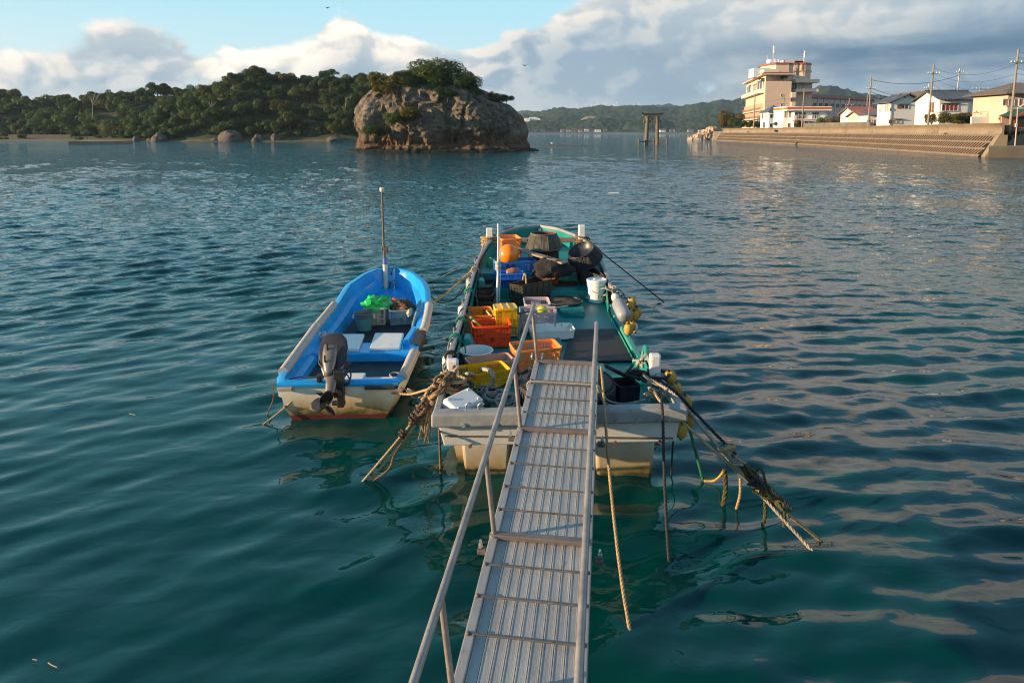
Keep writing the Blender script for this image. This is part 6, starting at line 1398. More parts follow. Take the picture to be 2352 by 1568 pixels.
    slab(((1280, 856), (1392, 852), (1386, 833), (1284, 833)), DECKZ + .05, .06, 'hatch_cover')
    for px, py in ((1087, 655), (1393, 620)):     # moulded knees inside the bulwark
        pass
    mb = MB(); mb.hexa([bpt(2.35, -wl(2.35) + .08, DECKZ), bpt(2.35, -wl(2.35) + .30, DECKZ), bpt(2.75, -wl(2.75) + .26, DECKZ), bpt(2.75, -wl(2.75) + .08, DECKZ), bpt(2.4, -wl(2.4) + .08, DECKZ + .25), bpt(2.4, -wl(2.4) + .2, DECKZ + .23), bpt(2.7, -wl(2.7) + .18, DECKZ + .23), bpt(2.7, -wl(2.7) + .08, DECKZ + .25)]); mb.build('side_locker', TEALW, t, bevel=.03, fixn=True)
    mb = MB(); mb.hexa([bpt(5.6, -wl(5.6) + .08, DECKZ), bpt(5.6, -wl(5.6) + .26, DECKZ), bpt(6.0, -wl(6.0) + .24, DECKZ), bpt(6.0, -wl(6) + .08, DECKZ), bpt(5.65, -wl(5.65) + .08, DECKZ + .32), bpt(5.65, -wl(5.65) + .2, DECKZ + .30), bpt(5.95, -wl(5.95) + .18, DECKZ + .30), bpt(5.95, -wl(5.95) + .08, DECKZ + .32)]); mb.build('side_locker', TEALW, t, bevel=.03, fixn=True)
    mb = MB(); mb.hexa([bpt(6.1, wr(6.1) - .22, DECKZ), bpt(6.1, wr(6.1) - .07, DECKZ), bpt(6.5, wr(6.5) - .07, DECKZ), bpt(6.5, wr(6.5) - .22, DECKZ), bpt(6.15, wr(6.1) - .2, DECKZ + .3), bpt(6.15, wr(6.1) - .07, DECKZ + .32), bpt(6.45, wr(6.5) - .07, DECKZ + .32), bpt(6.45, wr(6.5) - .2, DECKZ + .3)]); mb.build('side_locker', TEALW, t, bevel=.03, fixn=True)
    # stern cleat with two hooks on the rim
    mb = MB(); c = P(1078, 942, .89); mb.bar(c - bay * .14, c + bay * .16, .035, .02)
    for o in (-.03, .09): mb.tube(catmull([c + bay * o, c + bay * (o + .0) + Vector((0, 0, .05)), c + bay * (o + .03) + Vector((0, .0, .075)), c + bay * (o + .055) + Vector((0, 0, .06))], 5), .009, 7)
    mb.build('hook_cleat', CHROME, t, smooth='auto')
    return t
BOAT = boat()
# white pole lashed upright on the left side
def flagpole():
    b = P(1142, 700, DECKZ); t = thing('white_pole', b, 'thin white double pole standing upright among the crates on the green boat', 'pole'); m = mat('white_pole_paint', (.72, .72, .71), .4, var=.06)
    for dx, pyt in ((-.012, 513), (.03, 516)):
        mb = MB(); mb.tube([b + Vector((dx, 0, 0)), b + Vector((dx + .03, 0, .6)), PD(1145 + dx * 60, pyt, b.y + .05)], [.022, .020, .012] if dx < 0 else [.008, .008, .006], 8); mb.build('pole', m, t, smooth='auto')
    mb = MB(); c = b + Vector((.02, 0, .62))
    for i in range(7): mb.tube([c + Vector((.04 * math.cos(a), .04 * math.sin(a), i * .022 + .004 * math.sin(a * 3))) for a in np.linspace(0, 2 * PI, 12)], .012, 6)
    mb.build('lashing', mat('lash_rope', (.42, .40, .36), .9), t)
flagpole()

# ================================================================== BLUE SKIFF
BLUE = mat('skiff_blue_gelcoat', (.014, .30, .68), .26, var=.12, scale=2.5, dirt=((.055, .22, .42), .42, 6), spec=.5)
SKH = hull_mat('skiff_hull', (.72, .66, .55), lo=.03, hi=.38, red=.05)
FOAM = mat('grey_pipe_foam', (.40, .34, .29), .6, var=.15, scale=8, bump=.12, bscale=40)
MATB = mat('black_ribbed_mat', (.010, .013, .017), .55, var=.3, scale=9, bump=.5, bscale=120)
LIDW = mat('white_seat_lid', (.66, .64, .60), .45, var=.08, scale=7, dirt=((.33, .31, .28), .3, 10))
SL = [(627, 881, .46), (644, 856, .48), (720.7, 753.5, .54), (764.6, 706, .58), (794, 669, .63), (830.5, 643.7, .70), (860, 628, .77), (885, 619, .83), (905, 616, .86)]
SR = [(925, 878, .46), (940.4, 845, .48), (962.4, 797.5, .50), (980.7, 753.5, .53), (990, 713, .57), (988, 676.6, .63), (977, 654.7, .69), (955, 634.5, .76), (930, 621, .83), (905, 616, .86)]
sB = P(905, 616, .86); sS = P(776, 880, .46); sax = Vector((sB.x - sS.x, sB.y - sS.y, 0)); SLEN = sax.length; sax.normalize(); say = Vector((sax.y, -sax.x, 0))
def sco(p): q = p - Vector((sS.x, sS.y, 0)); return q.dot(sax), q.dot(say), p.z
def spt(s, l, z): v = sS + sax * s + say * l; return Vector((v.x, v.y, z))
SLc = sorted(sco(P(*p)) for p in SL); SRc = sorted(sco(P(*p)) for p in SR)
def sw(s, side): C_ = SLc if side < 0 else SRc; return abs(interp(s, [p[0] for p in C_], [p[1] for p in C_]))
def sz(s): return interp(s, [0, 1.2, 2.4, 3.4, 4.2, SLEN], [.46, .51, .56, .64, .74, .86])
def skiff():
    t = thing('blue_skiff', spt(SLEN * .45, 0, 0), 'small open skiff, bright blue inside with white hull, moored left of the green boat', 'skiff')
    n = 36; S_ = [SLEN * (1 - (1 - i / n) ** 1.3) for i in range(n + 1)]
    def wid(s):
        e = smoothstep(.0, .22, s); return (max(.02, sw(s, -1)) * (.93 + .07 * e), max(.02, sw(s, 1)) * (.93 + .07 * e))
    out = []; inn = []; gun = []
    for s in S_:
        a, b = wid(s); z = sz(s); u = s / SLEN; f = .93 - .30 * u ** 2.2; zc = .20 + .22 * u ** 3; zk = -.12 + .30 * smoothstep(.75, 1, u)
        out.append([spt(s, -a, z - .03), spt(s, -a * .985, z - .16), spt(s, -a * .93, z - .175), spt(s, -a * f * .97, zc - .02), spt(s, -a * f * .75, zk), spt(s, 0, zk - .03), spt(s, b * f * .75, zk), spt(s, b * f * .97, zc - .02), spt(s, b * .93, z - .175), spt(s, b * .985, z - .16), spt(s, b, z - .03)])
        w_ = .085 * min(1, a / .25); fl = .20 + .06 * u + .22 * smoothstep(.72, 1.0, u)
        a2, b2 = max(.005, a - w_), max(.005, b - w_)
        gun.append([spt(s, -a, z - .03), spt(s, -a * 1.005, z + .0), spt(s, -a + .025, z + .018), spt(s, -a2 + .01, z + .015), spt(s, -a2, z - .01)])
        gun[-1] += [spt(s, b2, z - .01), spt(s, b2 - .01, z + .015), spt(s, b - .025, z + .018), spt(s, b * 1.005, z), spt(s, b, z - .03)]
        g_ = f * .90; inn.append([spt(s, -a2, z - .01), spt(s, -a2 * (.97 - .05 * u), z - .17 - .02 * u), spt(s, -a2 * (.88 - .10 * u), z - .19 - .03 * u), spt(s, -a2 * g_, fl), spt(s, b2 * g_, fl), spt(s, b2 * (.88 - .10 * u), z - .19 - .03 * u), spt(s, b2 * (.97 - .05 * u), z - .17 - .02 * u), spt(s, b2, z - .01)])
    mb = MB(); mb.loft(out); mb.add(out[0], [tuple(range(11))]); mb.build('hull', SKH, t, smooth='auto', angle=30, fixn=True)
    mb = MB(); mb.loft([g[:5] for g in gun]); mb.loft([g[5:] for g in gun]); mb.build('gunwale', BLUE, t, smooth='auto', angle=50)
    # stern cap with rounded corners
    a, b = wid(0); mb = MB(); zz = sz(0); mb.loft([[spt(-.03, l, zz - .035) for l in (-a, b)], [spt(-.035, l, zz + .0) for l in (-a, b)], [spt(-.01, l, zz + .018) for l in (-a + .01, b - .01)], [spt(.10, l, zz + .016) for l in (-a + .08, b - .08)], [spt(.11, l, zz - .02) for l in (-a + .08, b - .08)]]); mb.build('stern_cap', BLUE, t, smooth='auto', angle=50)
    mb = MB(); inn[0] = [p + sax * .085 for p in inn[0]]; mb.loft(inn); mb.add(inn[0], [tuple(range(8))]); mb.build('inner_shell', BLUE, t, smooth='auto', angle=40)
    # black rubbing strip round the stern corner
    mb = MB(); mb.bar(spt(-.045, b * .45, zz - .045), spt(-.045, b - .03, zz - .045), .04, .05); mb.bar(spt(-.045, b - .03, zz - .045), spt(.22, b * 1.01 + .02, zz - .03), .04, .05); mb.build('rubbing_strip', mat('black_rubber', (.025, .026, .03), .6, var=.2), t, bevel=.01)
    mb = MB(); mb.bar(spt(-.045, -a + .02, zz - .05), spt(-.045, -a + .20, zz - .05), .04, .05); mb.build('rubbing_strip', FOAM, t, bevel=.01)
    # floor mats
    def fl(s): u = s / SLEN; return .20 + .06 * u + .22 * smoothstep(.72, 1.0, u)
    for s0, s1 in ((.5, 1.48), (1.98, 3.7)):
        mb = MB(); r = []
        for s in np.linspace(s0, s1, 8): a2, b2 = wid(s); r.append([spt(s, -a2 * .76, fl(s) + .012), spt(s, b2 * .76, fl(s) + .012)])
        mb.loft(r); mb.build('floor_mat', MATB, t)
    # middle thwart with two lids
    zt = .36; a, b = wid(1.7); mb = MB(); mb.hexa([spt(1.48, -a * .87, .15), spt(1.48, b * .87, .15), spt(1.98, b * .87, .15), spt(1.98, -a * .87, .15), spt(1.48, -a * .90, zt), spt(1.48, b * .90, zt), spt(1.98, b * .91, zt), spt(1.98, -a * .91, zt)]); mb.build('thwart', BLUE, t, bevel=.02, fixn=True)
    for p4 in (((752, 798.5), (823.5, 800), (837.5, 766), (775, 766)), ((848, 798), (920, 795.5), (928, 764), (861, 763.5))):
        q = [P(px, py, zt + .055) for px, py in p4]; mb = MB(); mb.hexa([p - Vector((0, 0, .06)) for p in q] + q); mb.build('seat_lid', LIDW, t, bevel=.02, seg=3, fixn=True)
    mb = MB(); q = [P(px, py, zt + .03) for px, py in ((925, 790), (940, 788), (957, 757), (947, 757))]; mb.hexa([p - Vector((0, 0, .05)) for p in q] + [p + Vector((0, 0, .06)) for p in q]); mb.build('step_block', BLUE, t, bevel=.015, fixn=True)
    # stern platform, partly under white boards
    za = .34; a, b = wid(.3); mb = MB(); mb.hexa([spt(.09, -a * .84, .15), spt(.09, b * .84, .15), spt(.52, b * .87, .15), spt(.52, -a * .87, .15), spt(.09, -a * .88, za), spt(.09, b * .88, za), spt(.52, b * .90, za), spt(.52, -a * .90, za)]); mb.build('stern_bench', BLUE, t, bevel=.015, fixn=True)
    for l0, l1, s0, s1, z_ in ((-a * .62, -.06, .12, .44, za + .03), (-.02, b * .86, .12, .46, za + .03), (.02, .26, .26, .50, za + .075)):
        mb = MB(); mb.hexa([spt(s0, l0, za + .003), spt(s0, l1, za + .003), spt(s1, l1, za + .003), spt(s1, l0, za + .003), spt(s0, l0, z_), spt(s0, l1, z_), spt(s1, l1, z_), spt(s1, l0, z_)]); mb.build('bench_board', LIDW, t, bevel=.012, fixn=True)
    # grey foam sleeves on the gunwales
    def sleeve(side, s0, s1):
        pts = []
        for s in np.linspace(s0, s1, 9):
            a, b = wid(s); pts.append(spt(s, (-a + .03) if side < 0 else (b - .03), sz(s) + .005))
        mb = MB(); mb.tube(pts, .066, 18); mb.build('gunwale_sleeve', FOAM, t, smooth='auto', angle=60)
    sleeve(-1, *[sco(P(px, py, .52))[0] for px, py in ((652, 848), (716, 757))]); sleeve(-1, *[sco(P(px, py, .57))[0] for px, py in ((725, 748), (762, 708))])
    sleeve(1, *[sco(P(px, py, .52))[0] for px, py in ((934, 856), (957, 808))]); sleeve(1, *[sco(P(px, py, .57))[0] for px, py in ((975, 758), (988, 708))])
    s0, s1 = [sco(P(px, py, .55))[0] for px, py in ((965, 790), (976, 757))]; mb = MB(); r = []
    for s in np.linspace(s0, s1, 6): a, b = wid(s); r.append([spt(s, b - .13, sz(s) + .03), spt(s, b - .03, sz(s) + .036), spt(s, b + .012, sz(s) + .0), spt(s, b + .01, sz(s) - .1)])
    mb.loft(r); mb.build('rubber_pad', mat('pad_rubber', (.022, .022, .026), .6, bump=.4, bscale=60), t)
    # white instruction sticker inside the left side: two squares and dots
    return t
SKIFF = skiff()
def skiff_pole():
    c = P(888, 690, .22); t = thing('pole_mast', c, 'tall thin pole with a pale base tube standing in the blue skiff', 'pole'); D = c.y
    PB = mat('bamboo_pole', (.13, .085, .05), .6, var=.3, scale=5, stretch=(1, 1, .4)); PW = mat('cream_tube', (.62, .55, .44), .45, var=.1)
    mb = MB(); mb.tube([c, PD(884.5, 607, D)], [.052, .047], 14); mb.build('base_tube', PW, t, smooth='auto')
    mb = MB(); mb.tube([PD(884.4, 606.8, D), PD(883.8, 592, D)], [.045, .042], 14); mb.build('sleeve', mat('blue_white_sleeve', (.10, .13, .38), .5), t, smooth='auto')
    mb = MB(); mb.tube([PD(883.6, 593, D), PD(881, 562, D), PD(877.4, 437, D)], [.026, .024, .016], 10)
    for py in (470, 500, 530, 560): q = PD(877.4 + (py - 437) * .029, py, D); mb.tube([q - Vector((0, 0, .015)), q + Vector((0, 0, .015))], .023, 10)
    mb.build('pole', PB, t, smooth='auto')
    mb = MB(); q = PD(881.6, 574, D); mb.box(q + Vector((.04, 0, 0)), (.09, .05, .12)); mb.box(q + Vector((-.03, 0, .02)), (.03, .05, .08)); mb.build('bracket', RUSTB, t, bevel=.008)
    mb = MB(); q = PD(877.3, 437.5, D); mb.lathe([(.03, -.03), (.045, -.01), (.046, .045), (.04, .055)], 14, q); mb.build('cap_lamp', mat('cap_cream', (.62, .57, .46), .4), t, smooth='auto')
skiff_pole()
def outboard():
    """tilted-up outboard motor clamped on the skiff's stern"""
    t = SKIFF; DK = mat('outboard_dark_grey', (.055, .052, .052), .32, .25, var=.15, scale=6); MD = mat('outboard_mid_grey', (.19, .155, .13), .35, .3, var=.12, scale=6); BLK = mat('outboard_black', (.012, .012, .013), .5, var=.2)
    base = P(775, 878, .5); root = bpy.data.objects.new('outboard_motor', None); COL.objects.link(root); root.location = base - t.location; root.parent = t; root['_org'] = tuple(base)
    D0 = base.y
    def at(px, py, dd): return PD(px, py, D0 + dd)
    # cowling: hood seen from behind, leaning back over the stern
    sec = []
    axis = [(766, 772, .42), (766, 778, .40), (766, 790, .34), (765.5, 805, .27), (765, 822, .20), (764, 842, .12), (763.5, 860, .07)]
    wid_ = [.085, .135, .172, .182, .170, .135, .105]; dep = [.05, .10, .15, .17, .16, .13, .10]
    for (px, py, dd), w_, d_ in zip(axis, wid_, dep):
        c = at(px, py, dd); row = []
        for j in range(24):
            a = 2 * PI * j / 24; ca, sa = math.cos(a), math.sin(a)
            row.append(c + Vector((w_ * math.copysign(abs(ca) ** .75, ca), d_ * math.copysign(abs(sa) ** .8, sa) * .75, d_ * .55 * math.copysign(abs(sa) ** .8, sa))))
        sec.append(row)
    mb = MB(); mb.loft(sec[:5], True, cap=True); mb.build('cowling', DK, root, org=base, smooth='auto', angle=40, fixn=True)
    mb = MB(); mb.loft([[p + (sum((q for q in r), Vector()) / 24 - p) * .02 for p in r] for r in sec[4:]], True, cap=True); mb.build('lower_cowling', MD, root, org=base, smooth='auto', angle=40, fixn=True)
    # lighter centre panel on the aft face
    mb = MB(); rows = []
    for (px, py, dd, w_) in ((748 + 18, 793, .22, .075), (764, 812, .135, .085), (762.5, 832, .055, .08), (761.5, 850, -.0, .06), (760.5, 868, -.035, .045)):
        c = at(px - 8, py, dd); rows.append([c + Vector((l * w_, .035 * abs(l) ** 2, 0)) for l in (-1, -.6, 0, .6, 1)])
    mb.loft(rows); o = mb.build('rear_panel', MD, root, org=base, smooth=True, solid=.02)
    # leg / midsection down to the gearcase
    def slab_leg(pts, nm, m):
        mb = MB(); rows = []
        for px, py, dd, w_, d_ in pts:
            c = at(px, py, dd); rows.append([c + Vector((w_ * math.cos(a), d_ * math.sin(a), .3 * d_ * math.sin(a))) for a in np.linspace(0, 2 * PI, 17)[:-1]])
        mb.loft(rows, True, cap=True); return mb.build(nm, m, root, org=base, smooth='auto', angle=45, fixn=True)
    slab_leg([(763, 858, .02, .075, .08), (761, 875, -.05, .068, .08), (759, 893, -.12, .06, .075), (757, 908, -.18, .05, .07), (755, 922, -.24, .042, .06)], 'leg', MD)
    mb = MB(); c = at(752, 901, -.20); mb.hexa([c + Vector((-.14, 0, -.015)), c + Vector((.12, 0, -.015)), c + Vector((.11, .10, -.09)), c + Vector((-.11, .10, -.09)), c + Vector((-.14, -.01, .0)), c + Vector((.12, -.01, .0)), c + Vector((.11, .1, -.075)), c + Vector((-.11, .1, -.075))]); mb.build('cavitation_plate', BLK, root, org=base, bevel=.008, fixn=True)
    slab_leg([(748, 903, -.30, .02, .02), (748, 912, -.28, .055, .05), (747.5, 922, -.24, .058, .055), (747, 932, -.2, .045, .045)], 'gearcase', BLK)
    hub = at(746, 926, -.34)
    mb = MB(); mb.tube([hub - Vector((0, .07, 0)), hub + Vector((0, .05, 0))], [.045, .05], 14); pr = mb.build('propeller', BLK, root, org=base, smooth='auto')
    for k in range(3):
        a0 = .35 + k * 2 * PI / 3; mb = MB(); rows = []
        for r in np.linspace(.035, .175, 7):
            wv = .075 * math.sin(PI * (.18 + .82 * (r - .03) / .15)) + .02; row = []
            for q in (-1, -.5, 0, .5, 1):
                a = a0 + q * wv / r * .75; row.append(hub + Vector((r * math.sin(a), q * wv * .7 - .02, r * math.cos(a))))
            rows.append(row)
        mb.loft(rows); b_ = mb.build('blade', BLK, root, org=base, smooth=True, solid=.008)
    # clamp bracket and trim arm on the right
    mb = MB(); mb.box(at(779, 880, .0), (.12, .12, .34)); mb.box(at(783, 908, -.02), (.08, .10, .28)); mb.box(at(778, 925, -.0), (.16, .06, .05)); mb.tube([at(772, 925, -.02), at(787, 924, -.02)], .022, 8); mb.tube([at(785, 860, .06), at(786, 905, -.02)], .022, 8); mb.build('clamp_bracket', BLK, root, org=base, bevel=.012)
    mb = MB(); mb.tube(catmull([at(783, 848, .2), at(800, 846, .15), at(806, 862, .1), at(798, 884, .02), at(786, 872, .02)], 6), .011, 6); mb.tube(catmull([at(780, 838, .24), at(795, 838, .3), at(806, 832, .35)], 5), [.018] * 10 + [.022], 8); mb.tube(catmull([at(782, 856, .14), at(797, 860, .1), at(802, 876, .04), at(784, 884, .0)], 6), .009, 6); mb.build('cable', BLK, root, org=base, smooth=True)
    mb = MB(); mb.box(at(734, 868, .06), (.06, .08, .1)); mb.build('tilt_grip', BLK, root, org=base, bevel=.01)
    mb = MB()   # dark seam band round the cowling
    for i in range(1): mb.tube(sec[4], .012, 6, closed=True)
    mb.build('cowling_seam', BLK, root, org=base, smooth=True)
    for px, py, dd in ((746, 824, .05), (752, 797, .17)):
        mb = MB(); mb.box(at(px, py, dd), (.02, .02, .09)); mb.build('latch', BLK, root, org=base, bevel=.005)
outboard()
# ================================================================== CARGO
def plastic(name, c, dirt=(.10, .08, .05), cov=.07, rough=.38, tr=.12): return mat(name, c, rough, var=.10, scale=5, dirt=(dirt, cov, 10), trans=tr)
PL_ORANGE = plastic('orange_plastic', (.78, .20, .012)); PL_RED = plastic('red_orange_plastic', (.80, .065, .008)); PL_YELLOW = plastic('yellow_plastic', (.84, .42, .006)); PL_TAN = plastic('tan_plastic', (.60, .40, .13))
PL_LILAC = plastic('pale_lilac_plastic', (.46, .37, .39), cov=.3); PL_PINK = plastic('faded_pink_plastic', (.55, .30, .22)); PL_BLUE = plastic('blue_plastic', (.025, .20, .56)); PL_BLUE2 = plastic('bright_blue_plastic', (.015, .17, .66)); PL_WHITE = plastic('white_plastic', (.70, .70, .69), cov=.22); PL_CREAM = plastic('cream_plastic_crate', (.55, .47, .33), cov=.3)
PL_GREY = plastic('grey_green_plastic', (.22, .30, .31), cov=.3); PL_LIME = plastic('lime_float', (.52, .50, .01)); PL_FADE = plastic('faded_orange_plastic', (.82, .26, .06))
INK = mat('black_ink', (.012, .012, .012), .7)
class Crate:
    def __init__(c, fl, fr, zr, W, H, taper=.93, L=None):
        a, b = P(*fl, zr), P(*fr, zr); c.x = (b - a).normalized(); c.L = L or (b - a).length; c.y = Vector((-c.x.y, c.x.x, 0)); c.W = W; c.H = H; c.tp = taper
        m = (a + b) / 2 + c.y * W / 2; c.base = Vector((m.x, m.y, zr - H))
    def pt(c, u, v, k, w=0.0):
        """wall k (0 front,1 right,2 back,3 left); u -1..1 along, v 0..1 up, w metres inward"""
        s = c.tp + (1 - c.tp) * v; hx, hy = c.L / 2 * s, c.W / 2 * s
        if k == 0: q = c.x * (u * hx) - c.y * (hy - w)
        elif k == 1: q = c.x * (hx - w) + c.y * (u * hy)
        elif k == 2: q = -c.x * (u * hx) + c.y * (hy - w)
        else: q = -c.x * (hx - w) - c.y * (u * hy)
        return c.base + q + Vector((0, 0, v * c.H))
    def cell(c, mb, k, q, th=.006, w0=0.0):
        mb.hexa([c.pt(u, v, k, w0) for u, v in q] + [c.pt(u, v, k, w0 + th) for u, v in q])
    def rect(c, mb, k, u0, u1, v0, v1, th=.007, w0=0.0): c.cell(mb, k, [(u0, v0), (u1, v0), (u1, v1), (u0, v1)], th, w0)
def crate(fl, fr, zr, W, H, m, style, label, cat='crate', group=None, taper=.93, name='crate', L=None, handle=True, contents=None, bands=3):
    c = Crate(fl, fr, zr, W, H, taper, L); t = thing(name, c.base, label, cat, group)
    mb = MB()
    for k in range(4):
        ln = c.L if k % 2 == 0 else c.W
        cw = .05 / ln * 2 * .55
        c.rect(mb, k, -1, -1 + cw, 0, .97, .010); c.rect(mb, k, 1 - cw, 1, 0, .97, .010)
        if style == 'solid':
            c.rect(mb, k, -1 + cw * 1.01, 1 - cw * 1.01, 0, .96, .006)
            for u in (-.6, -.2, .2, .6): c.rect(mb, k, u - .05, u + .05, .1, .95, .004, -.004)
            continue
        c.rect(mb, k, -1 + cw * 1.01, 1 - cw * 1.01, 0, .085, .008); c.rect(mb, k, -1 + cw * 1.01, 1 - cw * 1.01, .86, .97, .008)
        pn = 3 if k % 2 == 0 else 2; pw = (2 - 2 * cw) / pn; rb = .055 / ln
        hs = style in ('slat', 'hslat')
        for i in range(pn):
            u0 = -1 + cw + pw * i; u1 = u0 + pw
            if i: c.rect(mb, k, u0 - rb, u0 + rb, .09, .855, .010)
            a0 = u0 + (rb * 1.05 if i else 0); a1 = u1 - (rb * 1.05 if i < pn - 1 else 0)
            mid = (pn == 3 and i == 1) or False
            if style == 'mesh':
                if mid: c.rect(mb, k, a0, a1, .50, .855, .006)
                v1 = .495 if mid else .85
                vb = [(.09, .47), (.53, .85)] if not mid else [(.09, .495)]
                if not mid: c.rect(mb, k, a0, a1, .475, .525, .008)
                for v0, v1 in vb:
                    hh = (v1 - v0) * c.H; ww = (a1 - a0) * ln / 2; p = .036; n = int((ww + hh) / p) + 1
                    for s in range(n + 1):
                        for sg in (1, -1):
                            x0 = s * p - hh; y0 = 0; x1, y1 = s * p, hh
                            if x0 < 0: y0 = -x0; x0 = 0
                            if x1 > ww: y1 = hh - (x1 - ww); x1 = ww
                            if y1 - y0 < .004: continue
                            d = .0045; f = lambda x, y: ((a0 + (x if sg > 0 else ww - x) / ww * (a1 - a0)), v0 + y / c.H)
                            q = [f(x0 - d, y0), f(x0 + d, y0), f(x1 + d, y1), f(x1 - d, y1)]; q = [(min(a1, max(a0, u)), v) for u, v in q]
                            c.cell(mb, k, q, .004, .001 + (.0005 if sg > 0 else 0))
            else:
                vs = np.linspace(.09, .855, bands + 1)
                for j in range(bands):
                    if j: c.rect(mb, k, a0, a1, vs[j] - .022, vs[j] + .022, .009)
                    if mid and bands > 2 and j in (1, 2) and style == 'slat': c.rect(mb, k, a0, a1, vs[j] + .023, vs[j + 1] - .023, .006); continue
                    n = max(3, int((a1 - a0) * ln / 2 / .021))
                    for s in range(n):
                        if s % 1 == 0: uu = a0 + (s + .5) * (a1 - a0) / n; d = .0048 / ln * 2; c.rect(mb, k, uu - d, uu + d, vs[j] + .02, vs[j + 1] - .02, .005, .001)
    s = c.tp; mb.hexa([c.base + c.x * (sx * c.L / 2 * s * .99) + c.y * (sy * c.W / 2 * s * .99) + Vector((0, 0, z)) for z in (.004, .012) for sx, sy in ((-1, -1), (1, -1), (1, 1), (-1, 1))])
    mb.build('body', m, t)
    r = .045; hx, hy = c.L / 2 + .006, c.W / 2 + .006; pts = []
    for cx_, cy_, a0 in ((hx - r, -hy + r, -PI / 2), (hx - r, hy - r, 0), (-hx + r, hy - r, PI / 2), (-hx + r, -hy + r, PI)):
        for i in range(5): a = a0 + i * PI / 8; pts.append(c.base + c.x * (cx_ + r * math.cos(a)) + c.y * (cy_ + r * math.sin(a)) + Vector((0, 0, c.H)))
    mb = MB(); up = Vector((0, 0, 1)); rings = []
    for p in pts:
        o = (p - c.base - up * c.H).normalized(); rings.append([p - o * .012 - up * .02, p + o * .006 - up * .024, p + o * .006 + up * .002, p + up * .006, p - o * .012 + up * .002])
    rings.append(rings[0]); mb.loft(rings, True); mb.build('rim', m, t, smooth='auto', angle=35)
    return t, c
Z0 = DECKZ
t, c = crate((1057, 864), (1173, 848.6), Z0 + .225, .33, .21, PL_YELLOW, 'mesh', 'yellow lattice crate with a thick rope hanging out, at the stern by the left post')
YC = c
crate((1083, 839), (1183, 827), Z0 + .205, .30, .19, PL_PINK, 'solid', 'faded pink tray crate behind the yellow lattice crate at the stern')
crate((1185.3, 806.6), (1291, 798.7), Z0 + .29, .37, .28, PL_FADE, 'hslat', 'orange crate with fine slots standing right behind the end of the gangway', bands=3)
t, c = crate((1087, 750.3), (1174.4, 747.3), Z0 + .315, .37, .305, PL_RED, 'slat', 'red orange crate with a black mark on its front panel', bands=4)
mk = MB()   # black roof-shaped mark with the character above it
def mark(u, v, du, dv): return c.pt(u + du, v + dv, 0, -.006)
for q in ([(-.13, .36), (-.085, .36), (0, .46), (0, .50)], [(.13, .36), (.085, .36), (0, .46), (0, .50)], [(-.075, .285), (.075, .285), (.075, .315), (-.075, .315)], [(-.015, .315), (.012, .315), (.012, .43), (-.015, .43)], [(.012, .355), (.055, .355), (.055, .38), (.012, .38)]):
    mk.add([c.pt(u, v, 0, -.0055) for u, v in q] + [c.pt(u, v, 0, -.0035) for u, v in q], [(0, 1, 2, 3), (7, 6, 5, 4), (0, 4, 5, 1), (1, 5, 6, 2), (2, 6, 7, 3), (3, 7, 4, 0)])
mk.build('mark', INK, t, fixn=True)
RC = c
def rod(name, pts, r, m, label, cat='rod', n=8):
    mb = MB(); mb.tube(pts, r, n); return tag(mb.build(name, m, org=Vector(pts[0]), smooth='auto'), label, cat)
rod('yellow_handle', [RC.pt(-.85, 1.13, 3, -.02), RC.pt(-.5, .75, 0, .14)], .022, mat('yellow_grip', (.72, .42, .01), .5, hue=(.02, .20, .07), scale=9), 'yellow and green handle sticking out of the red orange crate')
crate((1071, 726), (1134.5, 723.6), Z0 + .31, .50, .30, PL_ORANGE, 'mesh', 'orange crate by the left bulwark behind the red orange crate')
t, TC = crate((1134.5, 731), (1194, 726.5), Z0 + .305, .48, .295, PL_TAN, 'slat', 'tan crate carrying the upturned yellow crate', bands=3)
# upturned yellow crate standing in the tan crate's mouth
t, c = crate((1139, 726), (1188, 724), Z0 + .36, .30, .26, PL_YELLOW, 'hslat', 'yellow crate turned upside down on the tan crate', taper=1.06, bands=4)
mb = MB(); mb.hexa([c.pt(-1, 1.0, 0, .0) + Vector((0, 0, z)) if i == 0 else q + Vector((0, 0, z)) for z in (-.02, .0) for i, q in enumerate((c.pt(-1, 1, 0), c.pt(1, 1, 0), c.pt(-1, 1, 2), c.pt(1, 1, 2)))]); 
for v in (-.3, .3): mb.bar(c.pt(v, 1, 0) + Vector((0, 0, .008)), c.pt(-v, 1, 2) + Vector((0, 0, .008)), .012, .014)
mb.build('base_panel', PL_YELLOW, t, fixn=True)
# lift it so it rests on the tan crate
t.location.z += .10
crate((1194.7, 718.6), (1278.7, 718.6), Z0 + .315, .36, .30, PL_LILAC, 'mesh', 'pale lilac crate holding a lime float behind the white tray')
lil = c = crate((1206.5, 699.5), (1264.4, 699), Z0 + .32, .46, .30, PL_LILAC, 'mesh', 'pale lilac crate behind the one with the lime float')[1]
mb = MB(); mb.ellipsoid(P(1245.5, 711, Z0 + .31), (.085, .06, .06), 18, 12); tag(mb.build('lime_float', PL_LIME, org=P(1245.5, 711, Z0 + .31), smooth=True), 'lime yellow float lying on the lilac crate', 'float')
crate((1220, 760), (1320.5, 757), Z0 + .15, .34, .14, PL_WHITE, 'solid', 'white shallow fish tray on the deck left of the black mat', 'tray', taper=.95, name='fish_tray')
rod('driftwood', catmull([P(1258, 753, Z0 + .07), P(1272, 750, Z0 + .10), P(1284, 749, Z0 + .09), P(1290, 746, Z0 + .13)], 5), [.012, .016, .02, .018, .022, .02, .017, .02, .024, .02, .016, .022, .026, .02, .012, .01][:16], mat('rusty_orange_wood', (.32, .095, .02), .8, var=.35, scale=20), 'knobbly rust orange stick lying in the white tray', 'stick')
